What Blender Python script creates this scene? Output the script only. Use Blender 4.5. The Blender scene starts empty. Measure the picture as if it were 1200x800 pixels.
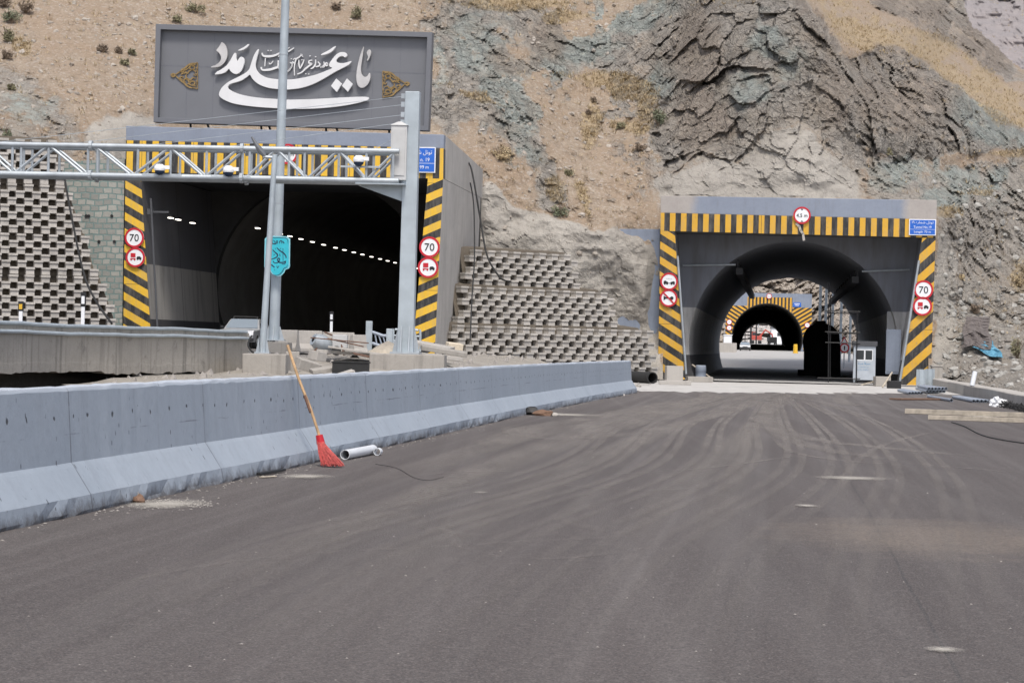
import bpy, bmesh, math, random
import numpy as np
from mathutils import Vector, Matrix

random.seed(11)
S = bpy.context.scene
C = S.collection
R_ = math.radians

# ------------------------------------------------------------------ camera
F = 2700.0                       # focal length in pixels of a 1200 px wide picture
ROLL = R_(1.35)
PIT = 3.0 / 2700
CAMZ = 1.6
cr, sr = math.cos(ROLL), math.sin(ROLL)
CAM = Vector((0, 0, CAMZ))
cd = bpy.data.cameras.new('camera')
cam = bpy.data.objects.new('camera', cd)
C.objects.link(cam)
cd.sensor_width = 36
cd.lens = F / 1200 * 36
cd.clip_start = 0.5
cd.clip_end = 6000
fw = Vector((0, 1, PIT)).normalized()
rt = Vector((cr, 0, sr)).normalized()
up = rt.cross(fw).normalized()
M4 = Matrix((( rt.x, up.x, -fw.x, 0), (rt.y, up.y, -fw.y, 0), (rt.z, up.z, -fw.z, CAMZ), (0, 0, 0, 1)))
cam.matrix_world = M4
S.camera = cam

# ------------------------------------------------------------------ sky and sun
SUN_EL, SUN_AZ = 60.0, 176.0     # azimuth clockwise from +Y (the viewing direction)
w = bpy.data.worlds.new('World')
S.world = w
w.use_nodes = True
nt = w.node_tree
nt.nodes.clear()
sky = nt.nodes.new('ShaderNodeTexSky')
sky.sky_type = 'NISHITA'
sky.sun_disc = False
sky.sun_elevation = R_(SUN_EL)
sky.sun_rotation = R_(SUN_AZ)
sky.dust_density = 7.0
sky.air_density = 0.5
sky.ozone_density = 0.6
sky.altitude = 1500
bg = nt.nodes.new('ShaderNodeBackground')
bg.inputs['Strength'].default_value = 0.15
wo = nt.nodes.new('ShaderNodeOutputWorld')
hs = nt.nodes.new('ShaderNodeHueSaturation')          # thin cloud: a paler sky
hs.inputs['Saturation'].default_value = 0.55
nt.links.new(sky.outputs[0], hs.inputs['Color'])
nt.links.new(hs.outputs[0], bg.inputs[0])
nt.links.new(bg.outputs[0], wo.inputs[0])
sl = bpy.data.lights.new('sun', 'SUN')
sl.energy = 1.5
sl.angle = R_(12)
sl.color = (1.0, 0.95, 0.88)
so = bpy.data.objects.new('sun', sl)
C.objects.link(so)
el, az = R_(SUN_EL), R_(SUN_AZ)
to_sun = Vector((math.sin(az) * math.cos(el), math.cos(az) * math.cos(el), math.sin(el)))
so.rotation_euler = to_sun.to_track_quat('Z', 'Y').to_euler()
so.location = (0, 0, 60)

S.view_settings.view_transform = 'Standard'
S.view_settings.look = 'None'
S.view_settings.exposure = 0.85
S.view_settings.gamma = 1.0
S.view_settings.use_curve_mapping = False
S.render.engine = 'CYCLES'
S.cycles.max_bounces = 6
S.cycles.diffuse_bounces = 4
S.cycles.glossy_bounces = 3
S.cycles.transparent_max_bounces = 12
S.cycles.use_denoising = True

# ------------------------------------------------------------------ projections
def ray(px, py):
    u = (px - 600) / F
    v = -(py - 400) / F
    return Vector((u * cr - v * sr, 1.0, u * sr + v * cr + PIT))

def at(px, py, d):
    return CAM + ray(px, py) * d

def gp(px, py, z=0.0):
    r = ray(px, py)
    return CAM + r * ((z - CAMZ) / r.z)

class Frame:
    """a vertical plane through O facing us, its depth axis running along (a, 1)"""
    def __init__(s, O, a):
        s.O = O.copy()
        n = math.hypot(a, 1)
        s.ex = Vector((1 / n, -a / n, 0))
        s.ey = Vector((a / n, 1 / n, 0))
        s.rot = -math.atan(a)
    def loc(s, px, py, v=0.0):
        r = ray(px, py)
        t = (v - (CAM - s.O).dot(s.ey)) / r.dot(s.ey)
        p = CAM + r * t - s.O
        return (p.dot(s.ex), p.z)
    def world(s, u, v, z):
        return s.O + s.ex * u + s.ey * v + Vector((0, 0, z))

# ------------------------------------------------------------------ object helpers
def tag(o, label=None, cat=None, group=None, kind=None):
    if label: o['label'] = label
    if cat: o['category'] = cat
    if group: o['group'] = group
    if kind: o['kind'] = kind
    return o

def empty(name, loc=(0, 0, 0), rz=0.0, label=None, cat=None, group=None):
    o = bpy.data.objects.new(name, None)
    C.objects.link(o)
    o.empty_display_size = 0.2
    o.location = loc
    o.rotation_euler = (0, 0, rz)
    return tag(o, label, cat, group)

class MB:
    """collects faces, then links them as one mesh object"""
    def __init__(s):
        s.v, s.f, s.m = [], [], []
    def add(s, vs, fs, mi=0):
        b = len(s.v)
        s.v += [tuple(x) for x in vs]
        s.f += [tuple(i + b for i in f) for f in fs]
        s.m += [mi] * len(fs)
    def hexa(s, p, mi=0):
        """8 corners: bottom 0-3 counter-clockwise, top 4-7"""
        s.add(p, [(3, 2, 1, 0), (4, 5, 6, 7), (0, 1, 5, 4), (1, 2, 6, 5), (2, 3, 7, 6), (3, 0, 4, 7)], mi)
    def box(s, c, d, rz=0.0, mi=0, M=None):
        x, y, z = d[0] / 2, d[1] / 2, d[2] / 2
        ps = [Vector(q) for q in ((-x, -y, -z), (x, -y, -z), (x, y, -z), (-x, y, -z), (-x, -y, z), (x, -y, z), (x, y, z), (-x, y, z))]
        if M is None:
            M = Matrix.Rotation(rz, 3, 'Z')
        s.hexa([M @ q + Vector(c) for q in ps], mi)
    def tube(s, pts, r, n=8, caps=True, mi=0, hollow=0.0):
        pts = [Vector(p) for p in pts]
        rs = r if isinstance(r, (list, tuple)) else [r] * len(pts)
        rings = []
        t0 = (pts[1] - pts[0]).normalized()
        ref = Vector((0, 0, 1)) if abs(t0.z) < 0.9 else Vector((1, 0, 0))
        for i, p in enumerate(pts):
            t = (pts[min(i + 1, len(pts) - 1)] - pts[max(i - 1, 0)]).normalized()
            a = t.cross(ref).normalized()
            b = a.cross(t).normalized()
            rings.append([p + (a * math.cos(2 * math.pi * k / n) + b * math.sin(2 * math.pi * k / n)) * rs[i] for k in range(n)])
        vs = [q for rg in rings for q in rg]
        fs = []
        for i in range(len(pts) - 1):
            for k in range(n):
                fs.append((i * n + k, i * n + (k + 1) % n, (i + 1) * n + (k + 1) % n, (i + 1) * n + k))
        if caps:
            fs.append(tuple(range(n)))
            fs.append(tuple((len(pts) - 1) * n + k for k in reversed(range(n))))
        s.add(vs, fs, mi)
    def pipe(s, p, q, r, wall, n=12, mi=0):
        """an open hollow pipe"""
        p, q = Vector(p), Vector(q)
        t = (q - p).normalized()
        ref = Vector((0, 0, 1)) if abs(t.z) < 0.9 else Vector((1, 0, 0))
        a = t.cross(ref).normalized(); b = a.cross(t).normalized()
        def ring(c, rr): return [c + (a * math.cos(2 * math.pi * k / n) + b * math.sin(2 * math.pi * k / n)) * rr for k in range(n)]
        vs = ring(p, r) + ring(q, r) + ring(q, r - wall) + ring(p, r - wall)
        fs = []
        for j in range(4):
            for k in range(n):
                fs.append((j * n + k, j * n + (k + 1) % n, ((j + 1) % 4) * n + (k + 1) % n, ((j + 1) % 4) * n + k))
        s.add(vs, fs, mi)
    def prism(s, poly, v0, v1, plane='xz', mi=0, mi_front=None):
        """polygon (a,b) extruded; plane xz -> along y, xy -> along z"""
        n = len(poly)
        if plane == 'xz':
            vs = [(a, v0, b) for a, b in poly] + [(a, v1, b) for a, b in poly]
        else:
            vs = [(a, b, v0) for a, b in poly] + [(a, b, v1) for a, b in poly]
        s.add(vs, [tuple(range(n))], mi if mi_front is None else mi_front)
        s.add(vs, [tuple(range(2 * n - 1, n - 1, -1))] + [(i, i + n, (i + 1) % n + n, (i + 1) % n) for i in range(n)], mi)
    def build(s, name, mats, parent=None, smooth=False, bevel=0.0, merge=True, tri=False):
        me = bpy.data.meshes.new(name)
        me.from_pydata(s.v, [], s.f)
        bm = bmesh.new()
        bm.from_mesh(me)
        ml = list(s.m)
        bm.faces.ensure_lookup_table()
        for f, m in zip(bm.faces, ml):
            f.material_index = m
        if merge:
            bmesh.ops.remove_doubles(bm, verts=bm.verts, dist=1e-5)
        bmesh.ops.recalc_face_normals(bm, faces=bm.faces)
        if bevel > 0:
            es = [e for e in bm.edges if len(e.link_faces) == 2 and e.calc_face_angle(0) > 0.5]
            bmesh.ops.bevel(bm, geom=es, offset=bevel, segments=2, affect='EDGES', profile=0.6, clamp_overlap=True)
        if smooth:
            for f in bm.faces: f.smooth = True
        bm.to_mesh(me)
        bm.free()
        if smooth:
            try: me.set_sharp_from_angle(angle=R_(40))
            except Exception: pass
        for m in (mats if isinstance(mats, (list, tuple)) else [mats]):
            me.materials.append(m)
        o = bpy.data.objects.new(name, me)
        C.objects.link(o)
        if parent is not None:
            o.parent = parent
        return o

def children(o):
    return [c for c in bpy.data.objects if c.parent == o]

def copy_tree(o, parent=None):
    c = o.copy()
    C.objects.link(c)
    if parent is not None: c.parent = parent
    for ch in children(o):
        copy_tree(ch, c)
    return c

def bez(pts, n=6, closed=False):
    """Catmull-Rom through the points"""
    P = [Vector(p) if len(p) == 3 else Vector((p[0], p[1], 0)) for p in pts]
    out = []
    m = len(P)
    rng_ = range(m) if closed else range(m - 1)
    for i in rng_:
        p0 = P[(i - 1) % m] if closed or i > 0 else P[0]
        p1 = P[i]; p2 = P[(i + 1) % m]
        p3 = P[(i + 2) % m] if closed or i + 2 < m else P[-1]
        for k in range(n):
            t = k / n
            out.append(0.5 * ((2 * p1) + (p2 - p0) * t + (2 * p0 - 5 * p1 + 4 * p2 - p3) * t * t + (3 * p1 - p0 - 3 * p2 + p3) * t ** 3))
    if not closed: out.append(P[-1])
    return out

# ------------------------------------------------------------------ materials
class NT:
    def __init__(s, name):
        s.m = bpy.data.materials.new(name)
        s.m.use_nodes = True
        s.t = s.m.node_tree
        s.b = s.t.nodes['Principled BSDF']
        s.out = s.t.nodes['Material Output']
    def n(s, t, **kw):
        x = s.t.nodes.new(t)
        for k, v in kw.items(): setattr(x, k, v)
        return x
    def l(s, a, b): s.t.links.new(a, b)
    def val(s, sock, v):
        if hasattr(v, 'links') or isinstance(v, bpy.types.NodeSocket): s.l(v, sock)
        else: sock.default_value = v
    def math(s, op, a, b=0.0, c=0.0, clamp=False):
        x = s.n('ShaderNodeMath', operation=op, use_clamp=clamp)
        s.val(x.inputs[0], a); s.val(x.inputs[1], b); s.val(x.inputs[2], c)
        return x.outputs[0]
    def mix(s, f, a, b, bt='MIX'):
        x = s.n('ShaderNodeMix', data_type='RGBA', blend_type=bt)
        s.val(x.inputs[0], f)
        for i, v in ((6, a), (7, b)):
            if isinstance(v, (tuple, list)): x.inputs[i].default_value = (*v[:3], 1)
            else: s.l(v, x.inputs[i])
        return x.outputs[2]
    def noise(s, vec, scale, detail=4.0, rough=0.6, dist=0.0):
        x = s.n('ShaderNodeTexNoise')
        s.l(vec, x.inputs['Vector'])
        x.inputs['Scale'].default_value = scale
        x.inputs['Detail'].default_value = detail
        x.inputs['Roughness'].default_value = rough
        x.inputs['Distortion'].default_value = dist
        return x.outputs[0]
    def voro(s, vec, scale, feature='F1', out='Distance'):
        x = s.n('ShaderNodeTexVoronoi', feature=feature)
        s.l(vec, x.inputs['Vector'])
        x.inputs['Scale'].default_value = scale
        return x.outputs[out]
    def ramp(s, f, a, b):
        x = s.n('ShaderNodeMapRange', clamp=True)
        s.val(x.inputs[0], f); x.inputs[1].default_value = a; x.inputs[2].default_value = b
        return x.outputs[0]
    def mapped(s, vec, sc=(1, 1, 1), rz=0.0):
        x = s.n('ShaderNodeMapping')
        s.l(vec, x.inputs[0]); x.inputs['Scale'].default_value = sc
        x.inputs['Rotation'].default_value = (0, 0, rz)
        return x.outputs[0]
    def obj(s): return s.n('ShaderNodeTexCoord').outputs['Object']
    def sep(s, vec):
        x = s.n('ShaderNodeSeparateXYZ'); s.l(vec, x.inputs[0]); return x.outputs
    def bump(s, h, strength=0.3, dist=0.05):
        x = s.n('ShaderNodeBump')
        x.inputs['Strength'].default_value = strength
        x.inputs['Distance'].default_value = dist
        s.l(h, x.inputs['Height'])
        s.l(x.outputs[0], s.b.inputs['Normal'])
    def col(s, c):
        if isinstance(c, (tuple, list)): s.b.inputs['Base Color'].default_value = (*c, 1)
        else: s.l(c, s.b.inputs['Base Color'])
    def rough(s, v): s.val(s.b.inputs['Roughness'], v)

def sc(c, k): return tuple(min(1, x * k) for x in c)

def basic(name, c, rough=0.7, var=0.12, scale=3.0, metal=0.0, bump=0.0, bscale=30.0):
    t = NT(name)
    o = t.obj()
    f = t.noise(o, scale, 5)
    t.col(t.mix(t.ramp(f, 0.3, 0.7), sc(c, 1 - var), sc(c, 1 + var)))
    t.rough(rough)
    t.b.inputs['Metallic'].default_value = metal
    if bump: t.bump(t.noise(o, bscale, 4), bump, 0.02)
    return t.m

def concrete(name, c, stain=0.5, streak=0.5, scale=1.0, bump=0.35, pits=0.0, dark=(0.05, 0.048, 0.045), island=0.0):
    t = NT(name)
    o = t.obj()
    big = t.noise(o, 0.5 * scale, 6, 0.65)
    fine = t.noise(o, 9 * scale, 6, 0.7)
    cc = t.mix(t.ramp(big, 0.3, 0.7), sc(c, 0.85), sc(c, 1.12))
    cc = t.mix(t.math('MULTIPLY', t.ramp(fine, 0.4, 0.75), 0.25), cc, sc(c, 0.72))
    st = t.noise(t.mapped(o, (3.5 * scale, 3.5 * scale, 0.22 * scale)), 1.0, 5, 0.6)
    cc = t.mix(t.math('MULTIPLY', t.ramp(st, 0.5, 0.66), 0.6 * streak), cc, sc(c, 0.45))
    sp = t.noise(o, 2.2 * scale, 8, 0.75, 0.4)
    cc = t.mix(t.math('MULTIPLY', t.ramp(sp, 0.56, 0.70), 0.6 * stain), cc, dark)
    if island:                       # every cast piece has its own shade
        ri = t.n('ShaderNodeNewGeometry').outputs['Random Per Island']
        cc = t.mix(t.math('MULTIPLY', ri, island), cc, sc(c, 0.42))
    if pits:
        vo = t.voro(t.mapped(o, (1, 1, 0.6)), 7.0)
        pm = t.math('MULTIPLY', t.math('LESS_THAN', vo, 0.13), t.ramp(t.noise(o, 1.3, 3), 0.5, 0.6))
        cc = t.mix(t.math('MULTIPLY', pm, pits), cc, dark)
    t.col(cc)
    t.rough(0.9)
    t.bump(t.math('ADD', fine, t.math('MULTIPLY', sp, 1.5)), bump, 0.03)
    return t.m

def stripes(name, pitch, kx, kz, off=0.0, yellow=(0.68, 0.38, 0.03), fade=0.25):
    t = NT(name)
    o = t.obj()
    x, y, z = t.sep(o)
    c = t.math('ADD', t.math('MULTIPLY', x, kx / pitch), t.math('MULTIPLY', z, kz / pitch))
    c = t.math('ADD', c, off)
    c = t.math('ADD', c, t.math('MULTIPLY', t.math('SUBTRACT', t.noise(o, 6, 3), 0.5), 0.03))
    fr = t.math('FRACT', c)
    m = t.math('GREATER_THAN', fr, 0.5)
    n1 = t.noise(o, 1.2, 6, 0.7)
    n2 = t.noise(t.mapped(o, (3, 3, 0.5)), 2.0, 5, 0.7)
    ye = t.mix(t.ramp(n1, 0.35, 0.7), yellow, sc(yellow, 0.85))
    bl = t.mix(t.ramp(n1, 0.3, 0.7), (0.012, 0.012, 0.013), (0.03, 0.03, 0.031))
    cc = t.mix(m, bl, ye)
    cc = t.mix(t.math('MULTIPLY', t.ramp(n2, 0.46, 0.66), fade), cc, (0.30, 0.27, 0.23))
    n3 = t.noise(o, 5, 6, 0.8)
    cc = t.mix(t.math('MULTIPLY', t.ramp(n3, 0.58, 0.68), 0.5), cc, (0.16, 0.145, 0.125))
    sm = t.math('LESS_THAN', t.math('FRACT', t.math('MULTIPLY', t.math('ADD', x if kx == 1 else z, 50.0), 1 / 2.4)), 0.01)
    cc = t.mix(t.math('MULTIPLY', sm, 0.8), cc, (0.03, 0.03, 0.03))
    t.col(cc)
    t.rough(0.6)
    t.bump(t.noise(o, 14, 4), 0.12, 0.02)
    return t.m

def emit(name, c, s):
    t = NT(name)
    t.col(c)
    t.b.inputs['Emission Color'].default_value = (*c, 1)
    t.b.inputs['Emission Strength'].default_value = s
    return t.m

MT = {}
MT['galv'] = basic('galvanised_steel', (0.39, 0.425, 0.45), 0.5, 0.16, 2.0, 0.35)
MT['galv_pole'] = basic('galvanised_pole', (0.40, 0.45, 0.48), 0.55, 0.14, 1.5, 0.3)
MT['sign_grey'] = basic('dark_grey_cladding', (0.150, 0.155, 0.168), 0.5, 0.06, 0.6)
MT['sign_frame'] = basic('grey_frame_paint', (0.145, 0.15, 0.165), 0.5, 0.05, 0.8)
MT['silver'] = basic('brushed_silver_letter', (0.68, 0.68, 0.68), 0.45, 0.06, 1.2)
MT['silver_dull'] = basic('dull_steel_letter', (0.50, 0.485, 0.47), 0.4, 0.25, 0.8, 0.3)
MT['gold'] = basic('antique_gold', (0.27, 0.18, 0.07), 0.45, 0.3, 8.0, 0.4)
MT['black'] = basic('black_paint', (0.012, 0.012, 0.013), 0.6, 0.2)
MT['black_matt'] = basic('silhouette_black', (0.010, 0.010, 0.010), 0.95, 0.3)  # shadowed silhouette put into the colour as near black
MT['rubber'] = basic('black_rubber', (0.02, 0.02, 0.02), 0.8, 0.2)
MT['grit'] = basic('grey_grit', (0.27, 0.25, 0.23), 0.9, 0.3, 5)
MT['white'] = basic('white_sign_face', (0.78, 0.79, 0.80), 0.5, 0.03)
MT['red'] = basic('red_sign_paint', (0.50, 0.012, 0.025), 0.5, 0.08)
MT['blue'] = basic('blue_sign_paint', (0.015, 0.12, 0.52), 0.45, 0.06)
MT['teal'] = basic('turquoise_sign_paint', (0.03, 0.45, 0.55), 0.45, 0.08, 2.0)
MT['teal_pale'] = basic('pale_turquoise_edge', (0.25, 0.58, 0.66), 0.45, 0.05)
MT['navy'] = basic('navy_lettering', (0.012, 0.03, 0.07), 0.6, 0.1)
MT['booth_blue'] = basic('blue_stencil', (0.05, 0.22, 0.42), 0.6, 0.2, 14)
MT['barrier'] = None
MT['conc'] = concrete('weathered_concrete', (0.36, 0.335, 0.30), 0.5, 0.7)
MT['conc_pale'] = concrete('pale_concrete', (0.42, 0.395, 0.36), 0.35, 0.35)
MT['conc_wall'] = concrete('streaked_retaining_concrete', (0.42, 0.385, 0.33), 0.75, 1.1, 1.0, 0.6)
MT['portal_blue'] = concrete('blue_grey_wall_paint', (0.235, 0.27, 0.335), 0.15, 0.35, 1.0, 0.2)
MT['portal_side'] = concrete('shuttered_concrete', (0.46, 0.44, 0.41), 0.3, 0.6, 0.8)
MT['canopy_grey'] = concrete('dark_grey_wall_paint', (0.085, 0.088, 0.095), 0.2, 0.3, 1.0, 0.2)
MT['block'] = concrete('precast_block', (0.46, 0.43, 0.39), 0.7, 0.3, 2.0, 0.4, island=0.35)
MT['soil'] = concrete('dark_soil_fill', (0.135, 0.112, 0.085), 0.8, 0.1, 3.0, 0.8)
MT['wood'] = basic('weathered_timber', (0.40, 0.35, 0.28), 0.85, 0.25, 6, 0, 0.3)
MT['wood_brown'] = basic('brown_board', (0.17, 0.10, 0.065), 0.85, 0.2, 6, 0, 0.3)
MT['handle'] = basic('bare_wood_handle', (0.42, 0.27, 0.14), 0.7, 0.35, 9)
MT['bristle'] = basic('red_plastic_bristle', (0.43, 0.075, 0.068), 0.7, 0.4, 25)
MT['pvc'] = basic('grey_plastic_pipe', (0.30, 0.34, 0.40), 0.45, 0.08, 3)
MT['pvc_white'] = basic('white_plastic_pipe', (0.66, 0.68, 0.70), 0.4, 0.06, 3)
MT['cab_grey'] = basic('grey_cabinet_paint', (0.50, 0.50, 0.49), 0.5, 0.08, 2)
MT['car'] = basic('silver_car_paint', (0.42, 0.43, 0.44), 0.3, 0.04, 2, 0.3)
MT['tarp'] = basic('grey_brown_tarpaulin', (0.125, 0.107, 0.10), 0.8, 0.3, 4, 0, 0.4)
MT['tarp_blue'] = basic('blue_tarpaulin', (0.12, 0.32, 0.44), 0.7, 0.25, 5, 0, 0.4)
MT['sand'] = basic('pale_sand', (0.62, 0.54, 0.42), 0.95, 0.12, 8, 0, 0.5)
MT['yellow'] = basic('yellow_plastic', (0.70, 0.42, 0.03), 0.5, 0.1)
MT['machine_red'] = basic('red_machine_paint', (0.42, 0.07, 0.05), 0.5, 0.2)
MT['rust'] = basic('rusty_steel', (0.14, 0.075, 0.05), 0.85, 0.35, 8)
MT['lamp'] = emit('tunnel_lamp_glow', (1.0, 0.93, 0.82), 2.2)
g = NT('window_glass')
g.col((0.03, 0.035, 0.04)); g.rough(0.08)
MT['glass'] = g.m
g = NT('windscreen_glass')
g.col((0.22, 0.26, 0.30)); g.rough(0.15)
MT['screen'] = g.m

# ------------------------------------------------------------------ lettering
def text_mesh(body, size=1.0, extrude=0.01):
    c = bpy.data.curves.new('lettering', 'FONT')
    c.body = body
    c.size = size
    c.extrude = extrude
    c.resolution_u = 3
    o = bpy.data.objects.new('lettering', c)
    C.objects.link(o)
    bpy.context.view_layer.update()
    dg = bpy.context.evaluated_depsgraph_get()
    me = bpy.data.meshes.new_from_object(o.evaluated_get(dg))
    bpy.data.objects.remove(o)
    return me

def lettering(name, body, m, parent, cx, cz, h=None, w_=None, y=-0.03, ext=0.006, rot=0.0):
    """flat text standing in its parent's x-z plane, facing -y, centred at (cx, cz)"""
    me = text_mesh(body, 1.0, 1.0)
    co = np.zeros(len(me.vertices) * 3)
    me.vertices.foreach_get('co', co)
    co = co.reshape(-1, 3)
    mn, mx = co.min(0), co.max(0)
    s_ = mx - mn
    kx = kz = None
    if h: kz = h / s_[1]
    if w_: kx = w_ / s_[0]
    kx = kx or kz; kz = kz or kx
    a = (co[:, 0] - (mn[0] + mx[0]) / 2) * kx
    b = (co[:, 1] - (mn[1] + mx[1]) / 2) * kz
    c_, s2 = math.cos(rot), math.sin(rot)
    out = np.stack([cx + a * c_ - b * s2, y - co[:, 2] * ext, cz + a * s2 + b * c_], 1)
    me.vertices.foreach_set('co', out.ravel())
    me.update()
    me.materials.clear()
    me.materials.append(m)
    me.name = name
    o = bpy.data.objects.new(name, me)
    C.objects.link(o)
    o.parent = parent
    return o

def arabic(words):
    return ' '.join(''.join(reversed(x)) for x in reversed(words))
TUNNEL_FA = '\ufe97\ufeee\ufee7\ufede'
NUMBER_FA = '\ufeb7\ufee4\ufe8e\ufead\ufee9'

# ------------------------------------------------------------------ numpy noise
def _hash(ix, iy, iz, seed):
    h = (ix.astype(np.int64) * 374761393 + iy.astype(np.int64) * 668265263 + iz.astype(np.int64) * 2147483647 + seed * 974634777) & 0xFFFFFFFF
    h = ((h ^ (h >> 13)) * 1274126177) & 0xFFFFFFFF
    h = ((h ^ (h >> 16)) * 2246822519) & 0xFFFFFFFF
    return ((h ^ (h >> 15)) & 0xFFFFFF) / float(0xFFFFFF)

def vnoise(P, seed=0):
    i = np.floor(P).astype(np.int64)
    f = P - i
    u = f * f * f * (f * (f * 6 - 15) + 10)
    r = 0
    for dx in (0, 1):
        for dy in (0, 1):
            for dz in (0, 1):
                wgt = (u[:, 0] if dx else 1 - u[:, 0]) * (u[:, 1] if dy else 1 - u[:, 1]) * (u[:, 2] if dz else 1 - u[:, 2])
                r = r + wgt * _hash(i[:, 0] + dx, i[:, 1] + dy, i[:, 2] + dz, seed)
    return r * 2 - 1

def fbm(P, oct=5, seed=0, gain=0.5, lac=2.03):
    a, s, t = 1.0, 0.0, 0.0
    for k in range(oct):
        s = s + a * vnoise(P, seed + k * 17)
        t += a; a *= gain; P = P * lac
    return s / t

def ridged(P, oct=5, seed=0, gain=0.55):
    a, s, t = 1.0, 0.0, 0.0
    for k in range(oct):
        s = s + a * (1 - np.abs(vnoise(P, seed + k * 13)) * 2)
        t += a; a *= gain; P = P * 2.07
    return s / t

def facets(P, seed=0, tilt=1.1):
    """angular rock: every Voronoi cell is a plane of its own offset and tilt"""
    i0 = np.floor(P).astype(np.int64)
    best = np.full(len(P), 1e9); sec = np.full(len(P), 1e9)
    val = np.zeros(len(P))
    for dx in (-1, 0, 1):
        for dy in (-1, 0, 1):
            for dz in (-1, 0, 1):
                c = i0 + np.array([dx, dy, dz])
                h = [_hash(c[:, 0], c[:, 1], c[:, 2], seed + k) for k in range(7)]
                q = c + np.stack(h[:3], 1)
                d = P - q
                dist = (d * d).sum(1)
                v = (h[3] - 0.5) * 0.7 + tilt * (d[:, 0] * (h[4] - 0.5) + d[:, 1] * (h[5] - 0.5) + d[:, 2] * (h[6] - 0.5)) * 2
                m = dist < best
                sec = np.where(m, best, np.minimum(sec, dist))
                val = np.where(m, v, val)
                best = np.where(m, dist, best)
    edge = np.sqrt(sec) - np.sqrt(best)
    return val, edge

def sstep(x, a, b):
    t = np.clip((x - a) / (b - a), 0, 1)
    return t * t * (3 - 2 * t)

def sdist(px, py, poly):
    """signed distance to a polygon, positive inside"""
    d = np.full(px.shape, 1e9)
    ins = np.zeros(px.shape, bool)
    n = len(poly)
    for k in range(n):
        x0, y0 = poly[k]; x1, y1 = poly[(k + 1) % n]
        ex, ey = x1 - x0, y1 - y0
        t = np.clip(((px - x0) * ex + (py - y0) * ey) / (ex * ex + ey * ey + 1e-9), 0, 1)
        d = np.minimum(d, np.hypot(px - x0 - t * ex, py - y0 - t * ey))
        if y0 != y1:
            c = ((y0 > py) != (y1 > py)) & (px < ex * (py - y0) / ey + x0)
            ins ^= c
    return np.where(ins, d, -d)

def rbf(ctrl):
    c = np.array(ctrl, float)
    A = np.sqrt((c[:, None, 0] - c[None, :, 0]) ** 2 + (c[:, None, 1] - c[None, :, 1]) ** 2 + 400)
    n = len(c)
    Q = np.c_[np.ones(n), c[:, 0] / 1000, c[:, 1] / 1000]
    K = np.block([[A - np.eye(n) * 6.0, Q], [Q.T, np.zeros((3, 3))]])
    wv = np.linalg.solve(K, np.r_[c[:, 2], 0, 0, 0])
    def f(px, py):
        r = wv[n] + wv[n + 1] * px / 1000 + wv[n + 2] * py / 1000
        for k in range(n):
            r = r + wv[k] * np.sqrt((px - c[k, 0]) ** 2 + (py - c[k, 1]) ** 2 + 400)
        return r
    return f

def fan_points(px, py, D):
    u = (px - 600) / F; v = -(py - 400) / F
    return np.stack([D * (u * cr - v * sr), D, CAMZ + D * (u * sr + v * cr + PIT)], 1)

def grid_mesh(name, P, W, H, keep, attrs, m):
    idx = np.arange(W * H).reshape(H, W)
    q = np.stack([idx[:-1, :-1], idx[1:, :-1], idx[1:, 1:], idx[:-1, 1:]], -1).reshape(-1, 4)
    q = q[keep[q].all(1)]
    used = np.zeros(W * H, bool); used[q.ravel()] = True
    remap = np.cumsum(used) - 1
    q = remap[q]
    me = bpy.data.meshes.new(name)
    me.vertices.add(int(used.sum()))
    me.vertices.foreach_set('co', P[used].astype(np.float32).ravel())
    me.loops.add(q.size)
    me.loops.foreach_set('vertex_index', q.ravel().astype(np.int32))
    me.polygons.add(len(q))
    me.polygons.foreach_set('loop_start', np.arange(0, q.size, 4, dtype=np.int32))
    me.update(calc_edges=True)
    for k, a in attrs.items():
        at_ = me.attributes.new(k, 'FLOAT', 'POINT')
        at_.data.foreach_set('value', a[used].astype(np.float32))
    me.materials.append(m)
    me.shade_flat()
    o = bpy.data.objects.new(name, me)
    C.objects.link(o)
    return o

# ------------------------------------------------------------------ hillside
MAIN = [(-260, -130, 138), (-260, 170, 113), (-260, 380, 106), (0, -130, 139), (0, 0, 127), (0, 100, 116), (0, 175, 108), (0, 300, 106), (0, 400, 105),
        (100, 60, 122), (140, 150, 114), (90, 250, 108), (140, 300, 110), (140, 400, 110),
        (250, -130, 142), (250, 0, 130), (250, 100, 122.5), (250, 165, 120), (450, -130, 144), (450, 0, 133), (450, 100, 125), (450, 165, 121),
        (600, -130, 150), (600, 0, 138), (600, 90, 129), (600, 170, 122), (570, 215, 119.5), (560, 270, 119), (560, 400, 117),
        (700, -130, 154), (700, 0, 142), (700, 100, 133), (700, 180, 126), (700, 250, 119), (650, 300, 118), (720, 340, 119), (700, 400, 119), (745, 400, 119.5),
        (770, 150, 127), (765, 235, 120.5), (770, 0, 139),
        (800, 225, 120.5), (830, 120, 125), (830, 30, 129), (870, -20, 131), (880, -130, 140), (900, 180, 121.5), (900, 228, 120.2), (930, 60, 125), (950, 10, 128),
        (980, 60, 127), (1000, 110, 125), (1000, 170, 122.5), (1000, 228, 120.4), (1060, 232, 120.8),
        (1040, 60, 137), (1050, 110, 130), (1060, 160, 126.5), (1058, 190, 127), (1060, 212, 124), (1100, 100, 135), (1120, 165, 130), (1120, 190, 131), (1150, 140, 139), (1165, 170, 136),
        (1110, 215, 128), (1200, 190, 139), (1200, 240, 133), (1105, 250, 121.5), (1105, 330, 120), (1110, 400, 118), (1112, 450, 112), (1150, 300, 126), (1150, 380, 119),
        (1200, 330, 127), (1200, 400, 118), (1200, 455, 100), (1150, 452, 106), (1500, 240, 140), (1500, 400, 115), (1500, 470, 85), (1300, 465, 92), (1100, 470, 110), (1200, 470, 90)]
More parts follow.
